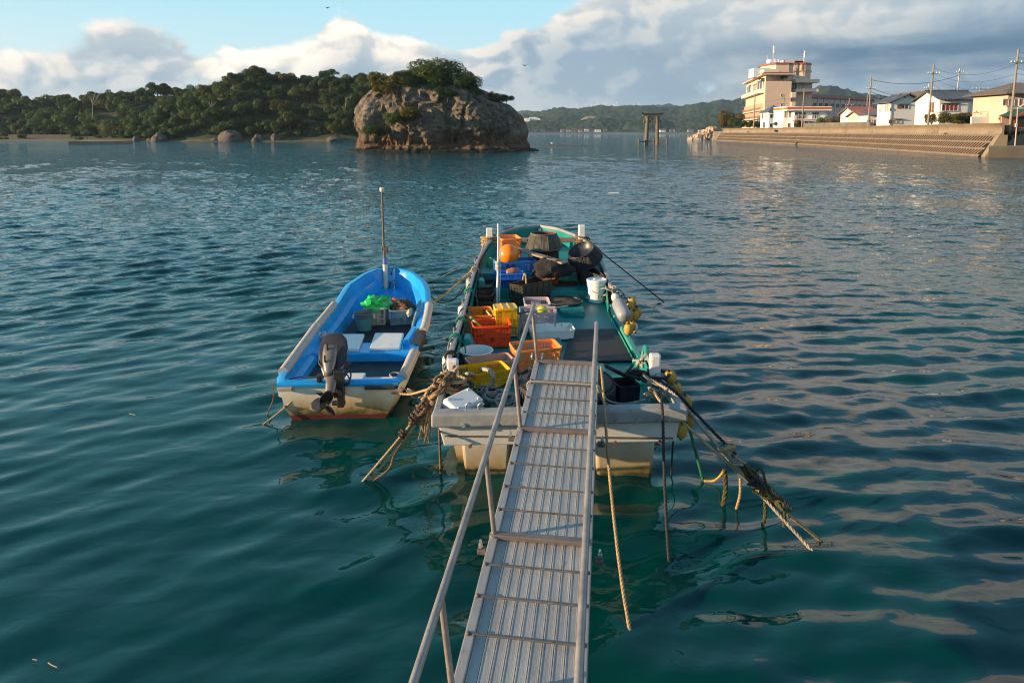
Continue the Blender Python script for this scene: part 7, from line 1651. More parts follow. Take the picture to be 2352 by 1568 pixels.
def fork():
    a, b = P(1127, 728.5, Z0 + .33), P(1218, 715.7, Z0 + .38); t = thing('flag_pole', a, 'dark pole with a furled red flag laid across the tan and lilac crates', 'pole')
    mb = MB(); mb.tube([a, b], .011, 8); mb.build('shaft', mat('dark_shaft', (.03, .03, .035), .5), t)
    mb = MB(); rings = []
    for i in range(12):
        u = i / 11; p = a.lerp(b, .12 + .34 * u); r = .034 * math.sin(PI * min(1, .15 + u * .85)) + .006; rings.append([p + Vector((0, math.cos(q) * r, math.sin(q) * r * (.8 + .3 * math.sin(5 * u + q)))) for q in np.linspace(0, 2 * PI, 9)[:-1]])
    mb.loft(rings, True, cap=True); mb.build('furled_flag', mat('red_flag_cloth', (.28, .018, .022), .8, var=.25, scale=14), t, smooth=True)
    mb = MB(); mb.tube([b + Vector((.02, .01, .004)), P(1305, 702, Z0 + .36)], .008, 6); mb.build('pale_shaft', mat('pale_shaft', (.5, .5, .5), .4), t)
fork()
# blue crates near the bow
zq = ZD(602, 12.45)
t, c = crate((1145.4, 604.5), (1236, 599.3), zq, .40, zq - .77, PL_BLUE, 'slat', 'large blue crate holding the orange float', bands=3); BC = c
def ftext(txt, c, u, v, size, parent, nm, m):
    cu = bpy.data.curves.new(nm, 'FONT'); cu.body = txt; cu.size = size; cu.extrude = .001; cu.align_x = 'CENTER'
    so = bpy.data.objects.new('tmp_text', cu); COL.objects.link(so); dg = bpy.context.evaluated_depsgraph_get(); me = bpy.data.meshes.new_from_object(so.evaluated_get(dg)); bpy.data.objects.remove(so)
    p = c.pt(u, v, 0, -.008); M_ = Matrix((c.x, Vector((0, 0, 1)), -c.y)).transposed().to_4x4(); me.transform(Matrix.Translation(p - Vector(parent.location)) @ M_); me.materials.clear(); me.materials.append(m)
    o = bpy.data.objects.new(nm, me); COL.objects.link(o); o.parent = parent; return o
ftext('串 漁', c, -.42, .80, .075, t, 'lettering', INK)
zq = ZD(628, 12.1)
crate((1145, 629), (1205.5, 627.5), zq, .24, .12, PL_BLUE2, 'hslat', 'small bright blue basket on top, holding a clay pot', 'basket', bands=1)
q_ = PD(1147, 641.5, 12.09); crate((1147, 641), (1204, 640), zq - .128, .24, zq - .128 - .765, PL_BLUE2, 'hslat', 'small bright blue basket underneath the one with the clay pot', 'basket', bands=1)
a, b = PD(1163, 625.5, 12.2), PD(1190, 622.5, 12.24); d = (b - a).normalized(); M_ = d.to_track_quat('Z', 'Y').to_matrix()
mb = MB(); L_ = (b - a).length; mb.lathe([(.02, 0), (.055, .015), (.075, L_ * .45), (.07, L_ * .8), (.055, L_ * .9), (.062, L_), (.05, L_), (.045, L_ * .8), (.01, L_ * .5)], 20, a, M_); tag(mb.build('clay_pot', mat('terracotta', (.36, .12, .06), .8, var=.2, scale=6), org=a, smooth='auto'), 'terracotta octopus pot lying in the small blue basket', 'pot')
mb = MB(); oc = PD(1168, 584.5, BC.base.y + .02); mb.ellipsoid(oc, (.194, .194, .194), 40, 24); tag(mb.build('orange_float', mat('orange_float_vinyl', (.86, .21, .004), .25, var=.05, spec=.6), org=oc, smooth=True), 'large glossy orange ball float', 'float')
zq = ZD(549, 13.0)
crate((1153, 549.5), (1198, 548), zq, .50, .30, PL_FADE, 'slat', 'orange crate near the bow, end on, behind the ball float', bands=3)
q0, q1 = PD(1155, 577, 13.02), PD(1197, 576, 13.02); crate((1154, 576), (1197, 575), zq - .315, .48, zq - .315 - .925, PL_FADE, 'slat', 'orange crate under the topmost one at the bow, mostly hidden', bands=2)
WOODM = mat('grey_driftwood_plank', (.30, .225, .15), .85, var=.3, scale=7, stretch=(.4, 5, 5), bump=.5, bscale=30)
a, b = PD(1186, 571, 12.95), PD(1296, 604, 12.15); mb = MB(); mb.bar(a, b, .15, .035); tag(mb.build('wooden_plank', WOODM, org=a, bevel=.006), 'weathered plank lying across from the ball float to the black trap', 'plank')
# ------------------------------------------------------------------ round traps
def trap_mat(name, c, c2):
    m, nt, out = newmat(name); b = N(nt, 'ShaderNodeBsdfPrincipled'); lk(nt, b.outputs[0], out.inputs[0]); b.inputs['Roughness'].default_value = .6
    tc = N(nt, 'ShaderNodeTexCoord').outputs['Object']; n1 = noise_node(nt, tc, 6, 4); sp = N(nt, 'ShaderNodeSeparateXYZ'); lk(nt, tc, sp.inputs[0])
    an = mathn(nt, 'ARCTAN2', sp.outputs[1], sp.outputs[0]); st = mathn(nt, 'SINE', mathn(nt, 'MULTIPLY', an, 90)); sz_ = mathn(nt, 'SINE', mathn(nt, 'MULTIPLY', sp.outputs[2], 330))
    g = mathn(nt, 'MAXIMUM', st, sz_); col = mixc(nt, maprange(nt, g, .0, .6), c, c2); col = mixc(nt, maprange(nt, n1.outputs[0], .45, .65, 0, .6), col, tuple(x * .5 for x in c2)); lk(nt, col, b.inputs['Base Color'])
    bp = N(nt, 'ShaderNodeBump'); bp.inputs['Strength'].default_value = .8; bp.inputs['Distance'].default_value = .01; lk(nt, g, bp.inputs['Height']); lk(nt, bp.outputs[0], b.inputs['Normal']); return m
TRG = trap_mat('grey_trap_mesh', (.03, .028, .022), (.14, .13, .10)); TRB = trap_mat('black_trap_mesh', (.006, .006, .007), (.028, .028, .03)); RING = mat('trap_ring', (.10, .095, .08), .6, var=.3, scale=9); RINGB = mat('trap_ring_black', (.02, .02, .022), .4, var=.3, scale=9)
NETB = mat('brown_netting', (.085, .022, .014), .9, var=.4, scale=30, bump=.6, bscale=160)
def trap(c, r0, r1, h, M_, m, rm, label, group=None, ribs=14):
    t = thing('round_trap', c, label, 'trap', group); c = Vector(c); tr = lambda v: (M_ @ Vector(v)) + c
    mb = MB(); mb.lathe([(r0 * .94, 0), (r0, .03), (r0 * .985, h * .3), (r0 * .90, h * .62), (r1 * 1.06, h * .93), (r1, h)], 40, c, M_, cap=False); mb.lathe([(r0 * .94, .002), (.01, .004)], 40, c, M_, cap=False); mb.build('mesh_wall', m, t, smooth=True)
    mb = MB(); mb.lathe([(r1 * .99, h), (r1 * .8, h * .72), (r1 * .55, h * .55), (.01, h * .5)], 36, c, M_, cap=False); mb.build('funnel_net', NETB if m is TRG else rm, t, smooth=True)
    for r_, z_, w_ in ((r0 * 1.0, .03, .012), (r1, h, .016)):
        mb = MB(); mb.tube([tr((r_ * math.cos(a), r_ * math.sin(a), z_)) for a in np.linspace(0, 2 * PI, 41)[:-1]], w_, 8, closed=True); mb.build('hoop', rm, t, smooth=True)
    mb = MB()
    for i in range(ribs):
        a = 2 * PI * i / ribs; mb.tube([tr((q * math.cos(a), q * math.sin(a), z_)) for q, z_ in ((r0 * 1.0, .03), (r0 * .99, h * .3), (r0 * .905, h * .62), (r1 * 1.065, h * .93), (r1, h))], .006, 5)
    mb.build('rib', rm, t, smooth=True); return t
I3 = Matrix.Identity(3); tc_ = PD(1249, 570, 13.1); tz = tc_.z - .03
trap((tc_.x, tc_.y + .05, .925), .325, .27, tz - .93, I3, TRB, RINGB, 'black round trap underneath the grey round trap')
trap((tc_.x, tc_.y + .05, tz), .352, .245, .31, I3, TRG, RING, 'grey mesh round trap stacked on a black one at the bow')
c_ = PD(1346, 600, 12.75); trap(c_, .335, .25, .27, Euler((R(20), R(-24), 0)).to_matrix(), TRB, RINGB, 'black round trap leaning on the right bow bulwark')
# ------------------------------------------------------------------ woven square baskets
def weave_mat(name, c0, c1):
    m, nt, out = newmat(name); b = N(nt, 'ShaderNodeBsdfPrincipled'); lk(nt, b.outputs[0], out.inputs[0]); b.inputs['Roughness'].default_value = .45
    tc = N(nt, 'ShaderNodeTexCoord').outputs['Object']; ch = N(nt, 'ShaderNodeTexChecker'); ch.inputs['Scale'].default_value = 34; lk(nt, mapping(nt, tc, (1, 1, 1), (0, 0, R(30))), ch.inputs['Vector']); n1 = noise_node(nt, tc, 12, 4, .6)
    f = mathn(nt, 'ADD', mathn(nt, 'MULTIPLY', ch.outputs['Fac'], .45), mathn(nt, 'MULTIPLY', n1.outputs[0], .6)); lk(nt, ramp(nt, f, [(.3, c0), (.85, c1)]).outputs[0], b.inputs['Base Color'])
    bp = N(nt, 'ShaderNodeBump'); bp.inputs['Strength'].default_value = .9; bp.inputs['Distance'].default_value = .012; lk(nt, f, bp.inputs['Height']); lk(nt, bp.outputs[0], b.inputs['Normal']); return m
WEAVE = weave_mat('black_woven_strap', (.010, .010, .010), (.085, .080, .062))
def sqbasket(px4, zr, H, label, m=None, tp=.9, handle=False):
    q = [P(px, py, zr) for px, py in px4]; ce = sum(q, Vector()) / 4; bz = zr - H; bt = [Vector((ce.x + (p.x - ce.x) * tp, ce.y + (p.y - ce.y) * tp, bz)) for p in q]
    t = thing('woven_basket', (ce.x, ce.y, bz), label, 'basket', None); mb = MB(); inn = lambda p, k: Vector((ce.x + (p.x - ce.x) * k, ce.y + (p.y - ce.y) * k, p.z))
    for i in range(4):
        j = (i + 1) % 4; n = 10
        for a in range(n):
            A, B = q[i].lerp(q[j], a / n), q[i].lerp(q[j], (a + 1) / n); C_, D_ = bt[i].lerp(bt[j], a / n), bt[i].lerp(bt[j], (a + 1) / n); s = .004 * (1 if a % 2 else -1)
            o = (((q[i] + q[j]) / 2 - ce)); o.z = 0; o = o.normalized() * s; mb.quad(C_ + o, D_ + o, B + o, A + o)
    mb.quad(*bt[::-1]); mb.build('body', m or WEAVE, t, solid=.008)
    mb = MB(); u = [inn(p, .975) for p in q]; v = [inn(p, .93) for p in bt]
    for i in range(4): j = (i + 1) % 4; mb.quad(u[j], u[i], v[i] + Vector((0, 0, .02)), v[j] + Vector((0, 0, .02)))
    mb.quad(*[p + Vector((0, 0, .02)) for p in v]); mb.build('net_lining', NETB, t)
    mb = MB(); mb.tube([p for i in range(4) for p in (q[i], q[i].lerp(q[(i + 1) % 4], .5))], .012, 7, closed=True); mb.build('rim', mat('basket_rim', (.055, .038, .026), .8, var=.35, scale=20) if 'basket_rim' not in bpy.data.materials else bpy.data.materials['basket_rim'], t, smooth=True)
    if handle:
        mb = MB(); a, b = q[0].lerp(q[3], .5), q[0].lerp(q[1], .55) + (q[3] - q[0]) * .35; strand_rope(mb, catmull([a, a.lerp(b, .35) + Vector((0, 0, .12)), a.lerp(b, .75) + Vector((0, 0, .12)), b + Vector((0, 0, -.02))], 6), .016); mb.build('rope_handle', mat('tan_rope_b', (.40, .30, .16), .9), t)
    return t
sqbasket(((1167, 653), (1200.5, 657), (1268, 642), (1233, 635)), Z0 + .35, .34, 'large black woven basket with a rope handle in the middle of the boat', handle=True)
sqbasket(((1314.6, 611), (1337, 623), (1388, 634), (1361, 610.5)), 1.02, .255, 'black woven basket by the right bulwark in front of the white pail')
SMB = weave_mat('dark_brown_net_basket', (.016, .012, .010), (.075, .050, .040))
sqbasket(((1092, 661.6), (1129, 659.4), (1136.5, 642), (1099, 644)), Z0 + .21, .19, 'small dark net basket by the left bulwark, farthest of three', SMB)
sqbasket(((1091, 682), (1129, 680.7), (1138.5, 667), (1095, 668)), Z0 + .21, .19, 'small dark net basket by the left bulwark, between the other two', SMB)
sqbasket(((1094, 696), (1133, 695), (1138, 683), (1098, 684)), Z0 + .17, .155, 'small dark net basket by the left bulwark, next to the orange crate', SMB)
# ------------------------------------------------------------------ pail, basin, polystyrene box, tyre, tub
def pail():
    c = P(1370, 692, Z0); t = thing('white_pail', c, 'tall white plastic pail with its lid on, by the right bulwark', 'pail')
    mb = MB(); mb.lathe([(.01, .0), (.138, .002), (.142, .03), (.155, .30), (.168, .305), (.168, .325), (.157, .33), (.158, .365)], 36, c); mb.build('body', PL_WHITE, t, smooth='auto', angle=30)
    mb = MB(); mb.lathe([(.176, .35), (.178, .392), (.170, .400), (.150, .398), (.147, .388), (.01, .388)], 36, c, cap=False); mb.lathe([(.024, .389), (.024, .402), (.005, .403)], 12, c + Vector((-.03, .06, 0))); mb.build('lid', PL_WHITE, t, smooth='auto', angle=30)
    mb = MB(); mb.tube([c + Vector((.17 * math.cos(a), .17 * math.sin(a) - .0, .31 - .12 * max(0, -math.sin(a)))) for a in np.linspace(PI, 2 * PI, 14)], .005, 5); mb.build('bail', CHROME, t)
pail()
def basin():
    c = P(1093.5, 834, Z0); mb = MB(); mb.lathe([(.01, .012), (.165, .012), (.205, .165), (.222, .168), (.224, .178), (.205, .182), (.196, .172), (.158, .022), (.01, .02)], 48, c, cap=False)
    tag(mb.build('white_basin', mat('translucent_white_plastic', (.68, .66, .61), .4, var=.06, dirt=((.35, .28, .15), .2, 5), trans=.2), org=c, smooth='auto', angle=30), 'round white plastic basin with a wide rim on the deck', 'basin')
basin()
def polybox():
    o = PD(1018, 914.8, 6.62); e1 = Vector((.27, .27, .035)); e2 = Vector((.135, -.185, -.075)); a = e1.normalized(); n = e1.cross(e2).normalized(); n = n if n.z > 0 else -n; b = n.cross(a).normalized(); b = b if b.dot(e2) > 0 else -b
    L_, W_, H_ = .345, .235, .21; t = thing('ice_box', o, 'white polystyrene box tipped on its side in the stern corner', 'box'); m = mat('dirty_white_box', (.68, .66, .62), .6, var=.07, scale=5, dirt=((.40, .36, .30), .25, 8))
    q = [o, o + a * L_, o + a * L_ + b * W_, o + b * W_]; ce = sum(q, Vector()) / 4; lo = [ce + (p - ce) * 1.16 - n * H_ for p in q]; mb = MB(); mb.hexa(lo + q); mb.build('body', m, t, bevel=.022, seg=3, fixn=True)
    for u, v in ((.12, .16), (.88, .16), (.12, .84), (.88, .84)):
        mb = MB(); mb.box(o + a * L_ * u + b * W_ * v + n * .006, (.035, .018, .014), M=Matrix((a, b, n)).transposed()); mb.build('foot', m, t, bevel=.004)
polybox()
def tyre():
    c = P(1300, 883, .88); c.z = .70; prof = []
    for r, z in ((.27, .03), (.29, .0), (.42, -.02), (.50, .0), (.525, .03), (.525, .19), (.50, .225), (.42, .245), (.40, .235), (.36, .24), (.29, .22), (.27, .19)): prof.append((r, z))
    mb = MB(); mb.lathe(prof + [prof[0]], 72, c, cap=False)
    for i in range(64): a = 2 * PI * i / 64; mb.box(c + Vector((.528 * math.cos(a), .528 * math.sin(a), .11)), (.016, .026, .14), rz=a); mb.box(c + Vector((.505 * math.cos(a), .505 * math.sin(a), .226)), (.03, .02, .012), rz=a)
    tag(mb.build('lorry_tyre', mat('tyre_rubber', (.022, .021, .021), .75, var=.3, scale=6, dirt=((.09, .075, .055), .3, 7)), org=c, smooth='auto', angle=25), 'big worn lorry tyre lying flat under the gangway end', 'tyre')
    mb = MB(); mb.lathe([(.265, .0), (.265, .12), (.01, .13)], 36, c, cap=False); tag(mb.build('tyre_filling', MATB, org=c), 'dark board filling the hole of the lorry tyre', 'board')
tyre()
t, c = crate((1423, 889), (1471, 885), Z0 + .26, .26, .24, mat('black_tub_plastic', (.012, .012, .013), .4, var=.2), 'solid', 'black plastic tub in the stern corner right of the tyre', 'tub', taper=.92, name='black_tub')
# black rubber mat on the deck, with its own folds
mb = MB(); q = [P(1312, 757, Z0 + .012), P(1424, 756.5, Z0 + .012), P(1457, 829, Z0 + .012), P(1291, 834, Z0 + .012)]; n = 30; rows = []
for j in range(n + 1):
    row = []
    for i in range(n + 1):
        a = q[0].lerp(q[1], i / n).lerp(q[3].lerp(q[2], i / n), j / n); row.append(a + Vector((0, 0, .006 + .007 * abs(mnoise.noise((a.x * 3, a.y * 9, 2))))))
    rows.append(row)
mb.loft(rows); tag(mb.build('rubber_mat', mat('black_deck_mat', (.017, .017, .018), .7, var=.35, scale=4, bump=.3, bscale=50, dirt=((.06, .05, .04), .3, 4)), org=q[3], smooth=True, solid=.006), 'black rubber mat spread over the right side of the deck', 'mat')
# ------------------------------------------------------------------ nets, bags, heaps
def heap(name, c, r, seed, m, label, cat, rough=.28, sharp=.12, n=34):
    mb = MB(); off = Vector((seed * 7.1, seed * 3.3, seed)); rings = []
    for i in range(n // 2 + 1):
        th = PI * i / (n // 2); row = []
        for j in range(n):
            ph = 2 * PI * j / n; d = Vector((math.sin(th) * math.cos(ph), math.sin(th) * math.sin(ph), -math.cos(th))); k = 1 + rough * mnoise.noise(d * 1.7 + off) + sharp * abs(mnoise.noise(d * 5 + off)) * 2 + sharp * .5 * mnoise.noise(d * 11 + off)
            p = Vector((d.x * r[0], d.y * r[1], d.z * r[2])) * k; p.z = max(p.z, -r[2] * .3); row.append(Vector(c) + p + Vector((0, 0, r[2] * .3)))
        rings.append(row)
    mb.loft(rings, True); return tag(mb.build(name, m, org=c, smooth='auto', angle=40), label, cat)
BLKNET = mat('black_net_cloth', (.010, .010, .011), .9, var=.5, scale=14, bump=.7, bscale=90)
heap('black_net_heap', PD(1268, 632, 12.35), (.36, .26, .22), 3, BLKNET, 'dark heap of black netting under the plank', 'net')
heap('green_bag', P(1159, 674, Z0), (.13, .10, .13), 5, mat('green_plastic_bag', (.01, .36, .17), .25, var=.2, scale=9, trans=.3), 'crumpled green plastic bag by the white pole', 'bag', .35, .22)
heap('green_bag', P(1128, 632, Z0 + .12), (.10, .07, .26), 6, mat('green_bag_dark', (.012, .22, .08), .5, var=.25, scale=8), 'green sack leaning on the left bulwark behind the blue crates', 'bag', .2, .06)
heap('orange_net_bag', P(1270, 659, Z0 + .08), (.12, .10, .13), 7, mat('orange_netting', (.36, .075, .025), .8, var=.4, scale=24, bump=.7, bscale=120), 'orange red net bag behind the large woven basket', 'bag', .3, .15)
heap('red_net_heap', P(1176, 655, Z0), (.24, .14, .12), 8, mat('dark_red_netting', (.16, .015, .02), .85, var=.5, scale=28, bump=.8, bscale=130), 'dark red netting bunched left of the large woven basket', 'net', .3, .16)
def netdisc(c, r, m, rm, label, tilt=(0, 0, 0)):
    t = thing('hoop_net', c, label, 'hoop net'); M_ = Euler(tilt).to_matrix(); mb = MB(); rings = []
    for i in range(9):
        q = r * i / 8; rings.append([Vector(c) + M_ @ Vector((q * math.cos(a), q * math.sin(a), .012 + .035 * (1 - i / 8) * (1 + mnoise.noise((q * 8 * math.cos(a), q * 8 * math.sin(a), c[0] * 5))) + .016 * mnoise.noise((q * 22 * math.cos(a), q * 22 * math.sin(a), 3)))) for a in np.linspace(0, 2 * PI, 41)[:-1]])
    mb.loft(rings, True); mb.build('netting', m, t, smooth=True); mb = MB(); mb.tube([Vector(c) + M_ @ Vector((r * math.cos(a), r * math.sin(a), .018)) for a in np.linspace(0, 2 * PI, 49)[:-1]], .016, 7, closed=True); mb.build('hoop', rm, t, smooth=True)
netdisc(P(1303, 657, Z0 + .095), .25, NETB, mat('teal_hoop_rope', (.01, .10, .09), .8, var=.4, scale=20), 'round hoop net with teal rim lying on the hatch')
netdisc(P(1303, 654, Z0 + .135), .23, NETB, bpy.data.materials['teal_hoop_rope'], 'second round hoop net stacked on the teal rimmed one', (.06, .03, 0))
netdisc(P(1295, 693, Z0 + .085), .31, mat('grey_brown_netting', (.055, .046, .036), .9, var=.4, scale=18, bump=.8, bscale=120), RINGB, 'flat grey brown hoop net spread on the nearer hatch')
# ------------------------------------------------------------------ floats and fenders
YFL = mat('faded_yellow_float', (.42, .245, .035), .55, var=.22, scale=6, dirt=((.20, .15, .07), .45, 9)); GFL = mat('grey_fender', (.24, .25, .27), .5, var=.2, scale=6, dirt=((.12, .11, .10), .35, 9)); WFL = mat('white_fender', (.66, .60, .52), .5, var=.12, scale=6, dirt=((.30, .24, .16), .35, 8))
def float_(px, py, D, rx, ry, label, group, m=None, tilt=0.0):
    k = D / 1568; c = PD(px, py, D); M_ = Euler((.25, tilt, 0)).to_matrix(); t = thing('net_float', c, label, 'float', group); mb = MB(); a, b = rx * k, ry * k
    mb.lathe([(.008, -b), (a * .45, -b * .94), (a * .82, -b * .66), (a, -b * .15), (a, b * .2), (a * .85, b * .66), (a * .5, b * .93), (a * .22, b * .98), (.012, b * .9)], 22, c, M_); mb.build('shell', m or YFL, t, smooth=True)
    mb = MB(); mb.tube([c + M_ @ Vector((0, 0, -b - .02)), c + M_ @ Vector((0, 0, b + .025))], .012, 6); mb.build('cord', RINGB, t)
g1 = 'yellow floats bunched amidships on the right side'
for px, py, D, rx, ry, tl, m, lab in ((1451.7, 693, 9.75, 10, 11, -.5, None, 'yellow float at the top of the right amidships bunch, farthest from the stern'), (1446, 703.5, 9.6, 11, 13, -.35, None, 'bright yellow float just below the topmost one'), (1464.5, 716.5, 9.65, 9.5, 13, -.2, None, 'yellow float on the outer edge of the amidships bunch'), (1457, 726, 9.5, 10, 14, -.1, None, 'yellow float in the middle of the amidships bunch, over the water'),
     (1432.5, 699, 9.6, 8, 13, -.25, None, 'pale yellow float tucked behind the grey fender top'), (1446.5, 722, 9.42, 8, 14, -.12, None, 'dull yellow float right beside the grey fender'), (1443, 731.5, 9.32, 8, 13, -.1, None, 'dull yellow float under the lower end of the grey fender'), (1443.5, 756, 9.1, 11, 15, 0, None, 'brownish yellow float lowest in the amidships bunch'), (1452, 749, 9.2, 9, 13, -.1, None, 'pale float right of the lowest brownish one'), (1457.5, 752, 9.3, 8, 13, -.15, WFL, 'whitish float at the outer bottom of the amidships bunch')):
    float_(px, py, D, rx, ry, lab, g1, m, tl)
def fender(p0, p1, D0, D1, r, m, label, group=None, name='fender'):
    a, b = PD(*p0, D0), PD(*p1, D1); d = (b - a); L_ = d.length; M_ = d.normalized().to_track_quat('Z', 'Y').to_matrix(); t = thing(name, (a + b) / 2, label, 'fender', group); mb = MB()
    mb.lathe([(.01, 0), (r * .6, r * .1), (r * .92, r * .4), (r, r * .9), (r, L_ - r * .9), (r * .92, L_ - r * .4), (r * .6, L_ - r * .1), (.01, L_)], 22, a, M_); mb.build('body', m, t, smooth=True)
    mb = MB(); mb.tube([a - d.normalized() * .03, a + d.normalized() * .02], .014, 6); mb.tube([b - d.normalized() * .02, b + d.normalized() * .03], .014, 6); mb.build('eye', RINGB, t)
fender((1418, 692), (1438, 733), 9.5, 9.15, .098, GFL, 'long grey fender hanging beside the yellow floats')
fender((1412, 676), (1414, 690), 10.1, 10.0, .06, WFL, 'small white fender above the grey one, by the rope heap')
g2 = 'yellow floats hung on the right quarter of the green boat'
for px, py, D, rx, ry, tl, lab in ((1540, 866, 7.25, 14.5, 17, -.3, 'yellow float highest on the right quarter, behind the white post'), (1556, 893, 7.0, 11, 17, -.3, 'yellow float second from the top on the right quarter'), (1577, 922, 6.9, 12, 19, -.3, 'outermost yellow float of the right quarter'), (1560, 951, 6.6, 14, 19, -.1, 'yellow float close under the stern corner'), (1565, 989, 6.45, 14, 21, 0, 'lowest yellow float at the stern corner, near the water'), (1582, 966, 6.75, 11, 19, -.2, 'dull float half hidden behind the lowest ones at the stern corner')):
    float_(px, py, D, rx, ry, lab, g2, None, tl)
def lside(px, py0, py1, z, r, m, lab):
    D = P(px, py0, z).y; fender((px, py0), (px + .5, py1), D, D - .05, r, m, lab, 'fenders along the left side of the green boat')
lside(1060.5, 702, 730, .85, .062, WFL, 'white fender amidships on the left side, beside the orange crate'); lside(1027, 815, 846, .84, .06, WFL, 'white fender on the left side just ahead of the left stern post'); lside(1016, 862, 884, .78, .055, WFL, 'small white fender at the left stern quarter, lowest of the left fenders'); lside(1079, 638, 668, .90, .075, GFL, 'brownish grey fender on the left bow side near the brown rope'); lside(1042, 772, 796, .84, .05, WFL, 'pale fender on the left side between the other two white ones')
# ------------------------------------------------------------------ what lies in the blue skiff
zf = .245
t, c = crate((836, 708), (886, 707.5), zf + .305, .42, .30, PL_CREAM, 'slat', 'cream slatted crate holding a green bag in the blue skiff', bands=3, taper=.95); CC = c
heap('green_net_bag', c.base + Vector((0, .0, .26)), (.22, .22, .14), 12, mat('bright_green_bag', (.01, .42, .07), .35, var=.25, scale=9, trans=.25), 'bright green bag bulging from the cream crate in the skiff', 'bag', .4, .25)
t, c = crate((894, 713.5), (949, 711.3), zf + .265, .36, .26, PL_GREY, 'mesh', 'grey green lattice basket of tiles and nets in the blue skiff', 'basket', taper=.94); GC_ = c
heap('net_tangle', c.base + Vector((.03, .03, .20)), (.17, .15, .13), 14, mat('brown_net_tangle', (.10, .055, .035), .9, var=.6, scale=30, bump=.8, bscale=120), 'tangled brown net and cord in the grey green basket', 'net', .4, .3)
a = c.base + Vector((-.15, .06, .40)); b = c.base + Vector((.06, -.10, .25)); mb = MB(); mb.tube([a, b], .045, 14); mb.tube([b, b + (a - b) * .02], .03, 10); tag(mb.build('clay_pipe', mat('orange_clay', (.42, .12, .045), .8, var=.15, scale=7), org=a, smooth='auto'), 'orange clay tube lying on the grey green basket', 'tile')
def spail():
    c = P(836.5, 757, zf); t = thing('grey_pail', c, 'grey green open bucket standing on the skiff floor', 'bucket'); m = mat('grey_teal_bucket', (.09, .22, .22), .5, var=.12, scale=5, dirt=((.20, .22, .20), .25, 8)); mi = mat('dark_grey_rim', (.13, .125, .125), .5)
    mb = MB(); mb.lathe([(.01, 0), (.125, .002), (.15, .225)], 30, c); mb.build('body', m, t, smooth='auto', angle=30)
    mb = MB(); mb.lathe([(.151, .22), (.16, .235), (.161, .255), (.15, .26), (.157, .27), (.160, .295), (.148, .298), (.138, .25), (.12, .03), (.01, .028)], 30, c, cap=False); mb.build('rim', mi, t, smooth='auto', angle=30)
    for s_ in (-1, 1):
        mb = MB(); mb.tube([c + Vector((s_ * .155, 0, .265)), c + Vector((s_ * .18, -.02, .25)), c + Vector((s_ * .175, -.03, .21))], .012, 7); mb.build('ear', PL_WHITE, t)
spail()
def skiff_bits():
    b = P(950, 744, .36); mb = MB(); mb.tube([b + Vector((0, -.3, -.05)), b + Vector((.02, .7, .22))], .026, 10); tag(mb.build('oar_shaft', mat('grey_shaft', (.22, .25, .26), .6, var=.2), org=b, smooth='auto'), 'grey shaft lying along the right side of the skiff', 'shaft')
    heap('rag', P(942, 722, .42), (.05, .16, .08), 21, mat('beige_cloth', (.50, .40, .28), .9, var=.2), 'beige rag hanging beside the grey shaft in the skiff', 'cloth', .3, .15)
    heap('crumpled_bag', P(738, 775, .40), (.09, .08, .06), 23, mat('clear_grey_plastic', (.42, .42, .44), .3, var=.2), 'crumpled clear plastic bag at the left end of the skiff thwart', 'bag', .5, .4)
    heap('rope_heap_grey', P(868, 690, .30), (.22, .10, .07), 25, mat('grey_rope_heap', (.12, .13, .14), .9, var=.5, scale=25), 'heap of grey rope behind the green bag in the skiff', 'rope', .5, .4)
skiff_bits()
# ================================================================== ROPES
RT = mat('tan_rope', (.34, .235, .12), .9, var=.25, scale=18, dirt=((.14, .09, .05), .4, 12)); RW = mat('white_rope', (.27, .225, .165), .9, var=.25, scale=18, dirt=((.25, .21, .16), .35, 12)); RB = mat('black_rope', (.018, .018, .02), .75, var=.4, scale=20); RBR = mat('brown_rope', (.13, .082, .045), .9, var=.35, scale=16); RG = mat('grey_braided_rope', (.30, .28, .24), .9, var=.22, scale=22, dirt=((.11, .10, .08), .4, 14)); RGN = mat('green_hose', (.012, .11, .06), .5, var=.25, scale=8); RWEED = mat('weedy_rope', (.06, .055, .02), .95, var=.6, scale=30, bump=.8, bscale=80); RTEAL = mat('teal_rope', (.01, .19, .17), .85, var=.3, scale=20); RYL = mat('yellow_rope', (.40, .24, .04), .9, var=.3, scale=20)
def rope(pts, r, m, label, k=7, strand=True, name='mooring_rope', cat='rope', group=None):
    pts = [Vector(p) for p in pts]
    if pts[-1].z < .03: pts.append(pts[-1] + (pts[-1] - pts[-2]).normalized() * .3)
    if len(pts) > 2: pts = catmull(pts, k)
    mb = MB()
    if strand: strand_rope(mb, pts, r)
    else: mb.tube(pts, r, 7)
    return tag(mb.build(name, m, org=Vector(pts[0]), smooth=True), label, cat, group)
def line(a, b, d=0.0, n=8): return sag(a, b, d, n)
def coil(mb, c, r, turns, rr, ax=Vector((0, 0, 1)), jit=.3, seed=1, h=.0):
    rnd = random.Random(seed); M_ = ax.to_track_quat('Z', 'Y').to_matrix(); pts = []; n = int(turns * 14)
    ph = [rnd.uniform(0, 6) for _ in range(6)]
    for i in range(n + 1):
        a = 2 * PI * i / 14; q = i / n; f = 1 + jit * .25 * math.sin(a * .37 + ph[0]) + jit * .12 * math.sin(a * .91 + ph[1])
        pts.append(Vector(c) + M_ @ Vector((r * f * math.cos(a), r * f * math.sin(a), h * (q - .5) + rr * jit * 2.0 * math.sin(a * .43 + ph[2]))))
    strand_rope(mb, catmull(pts, 2), rr, step=rr * 1.6)
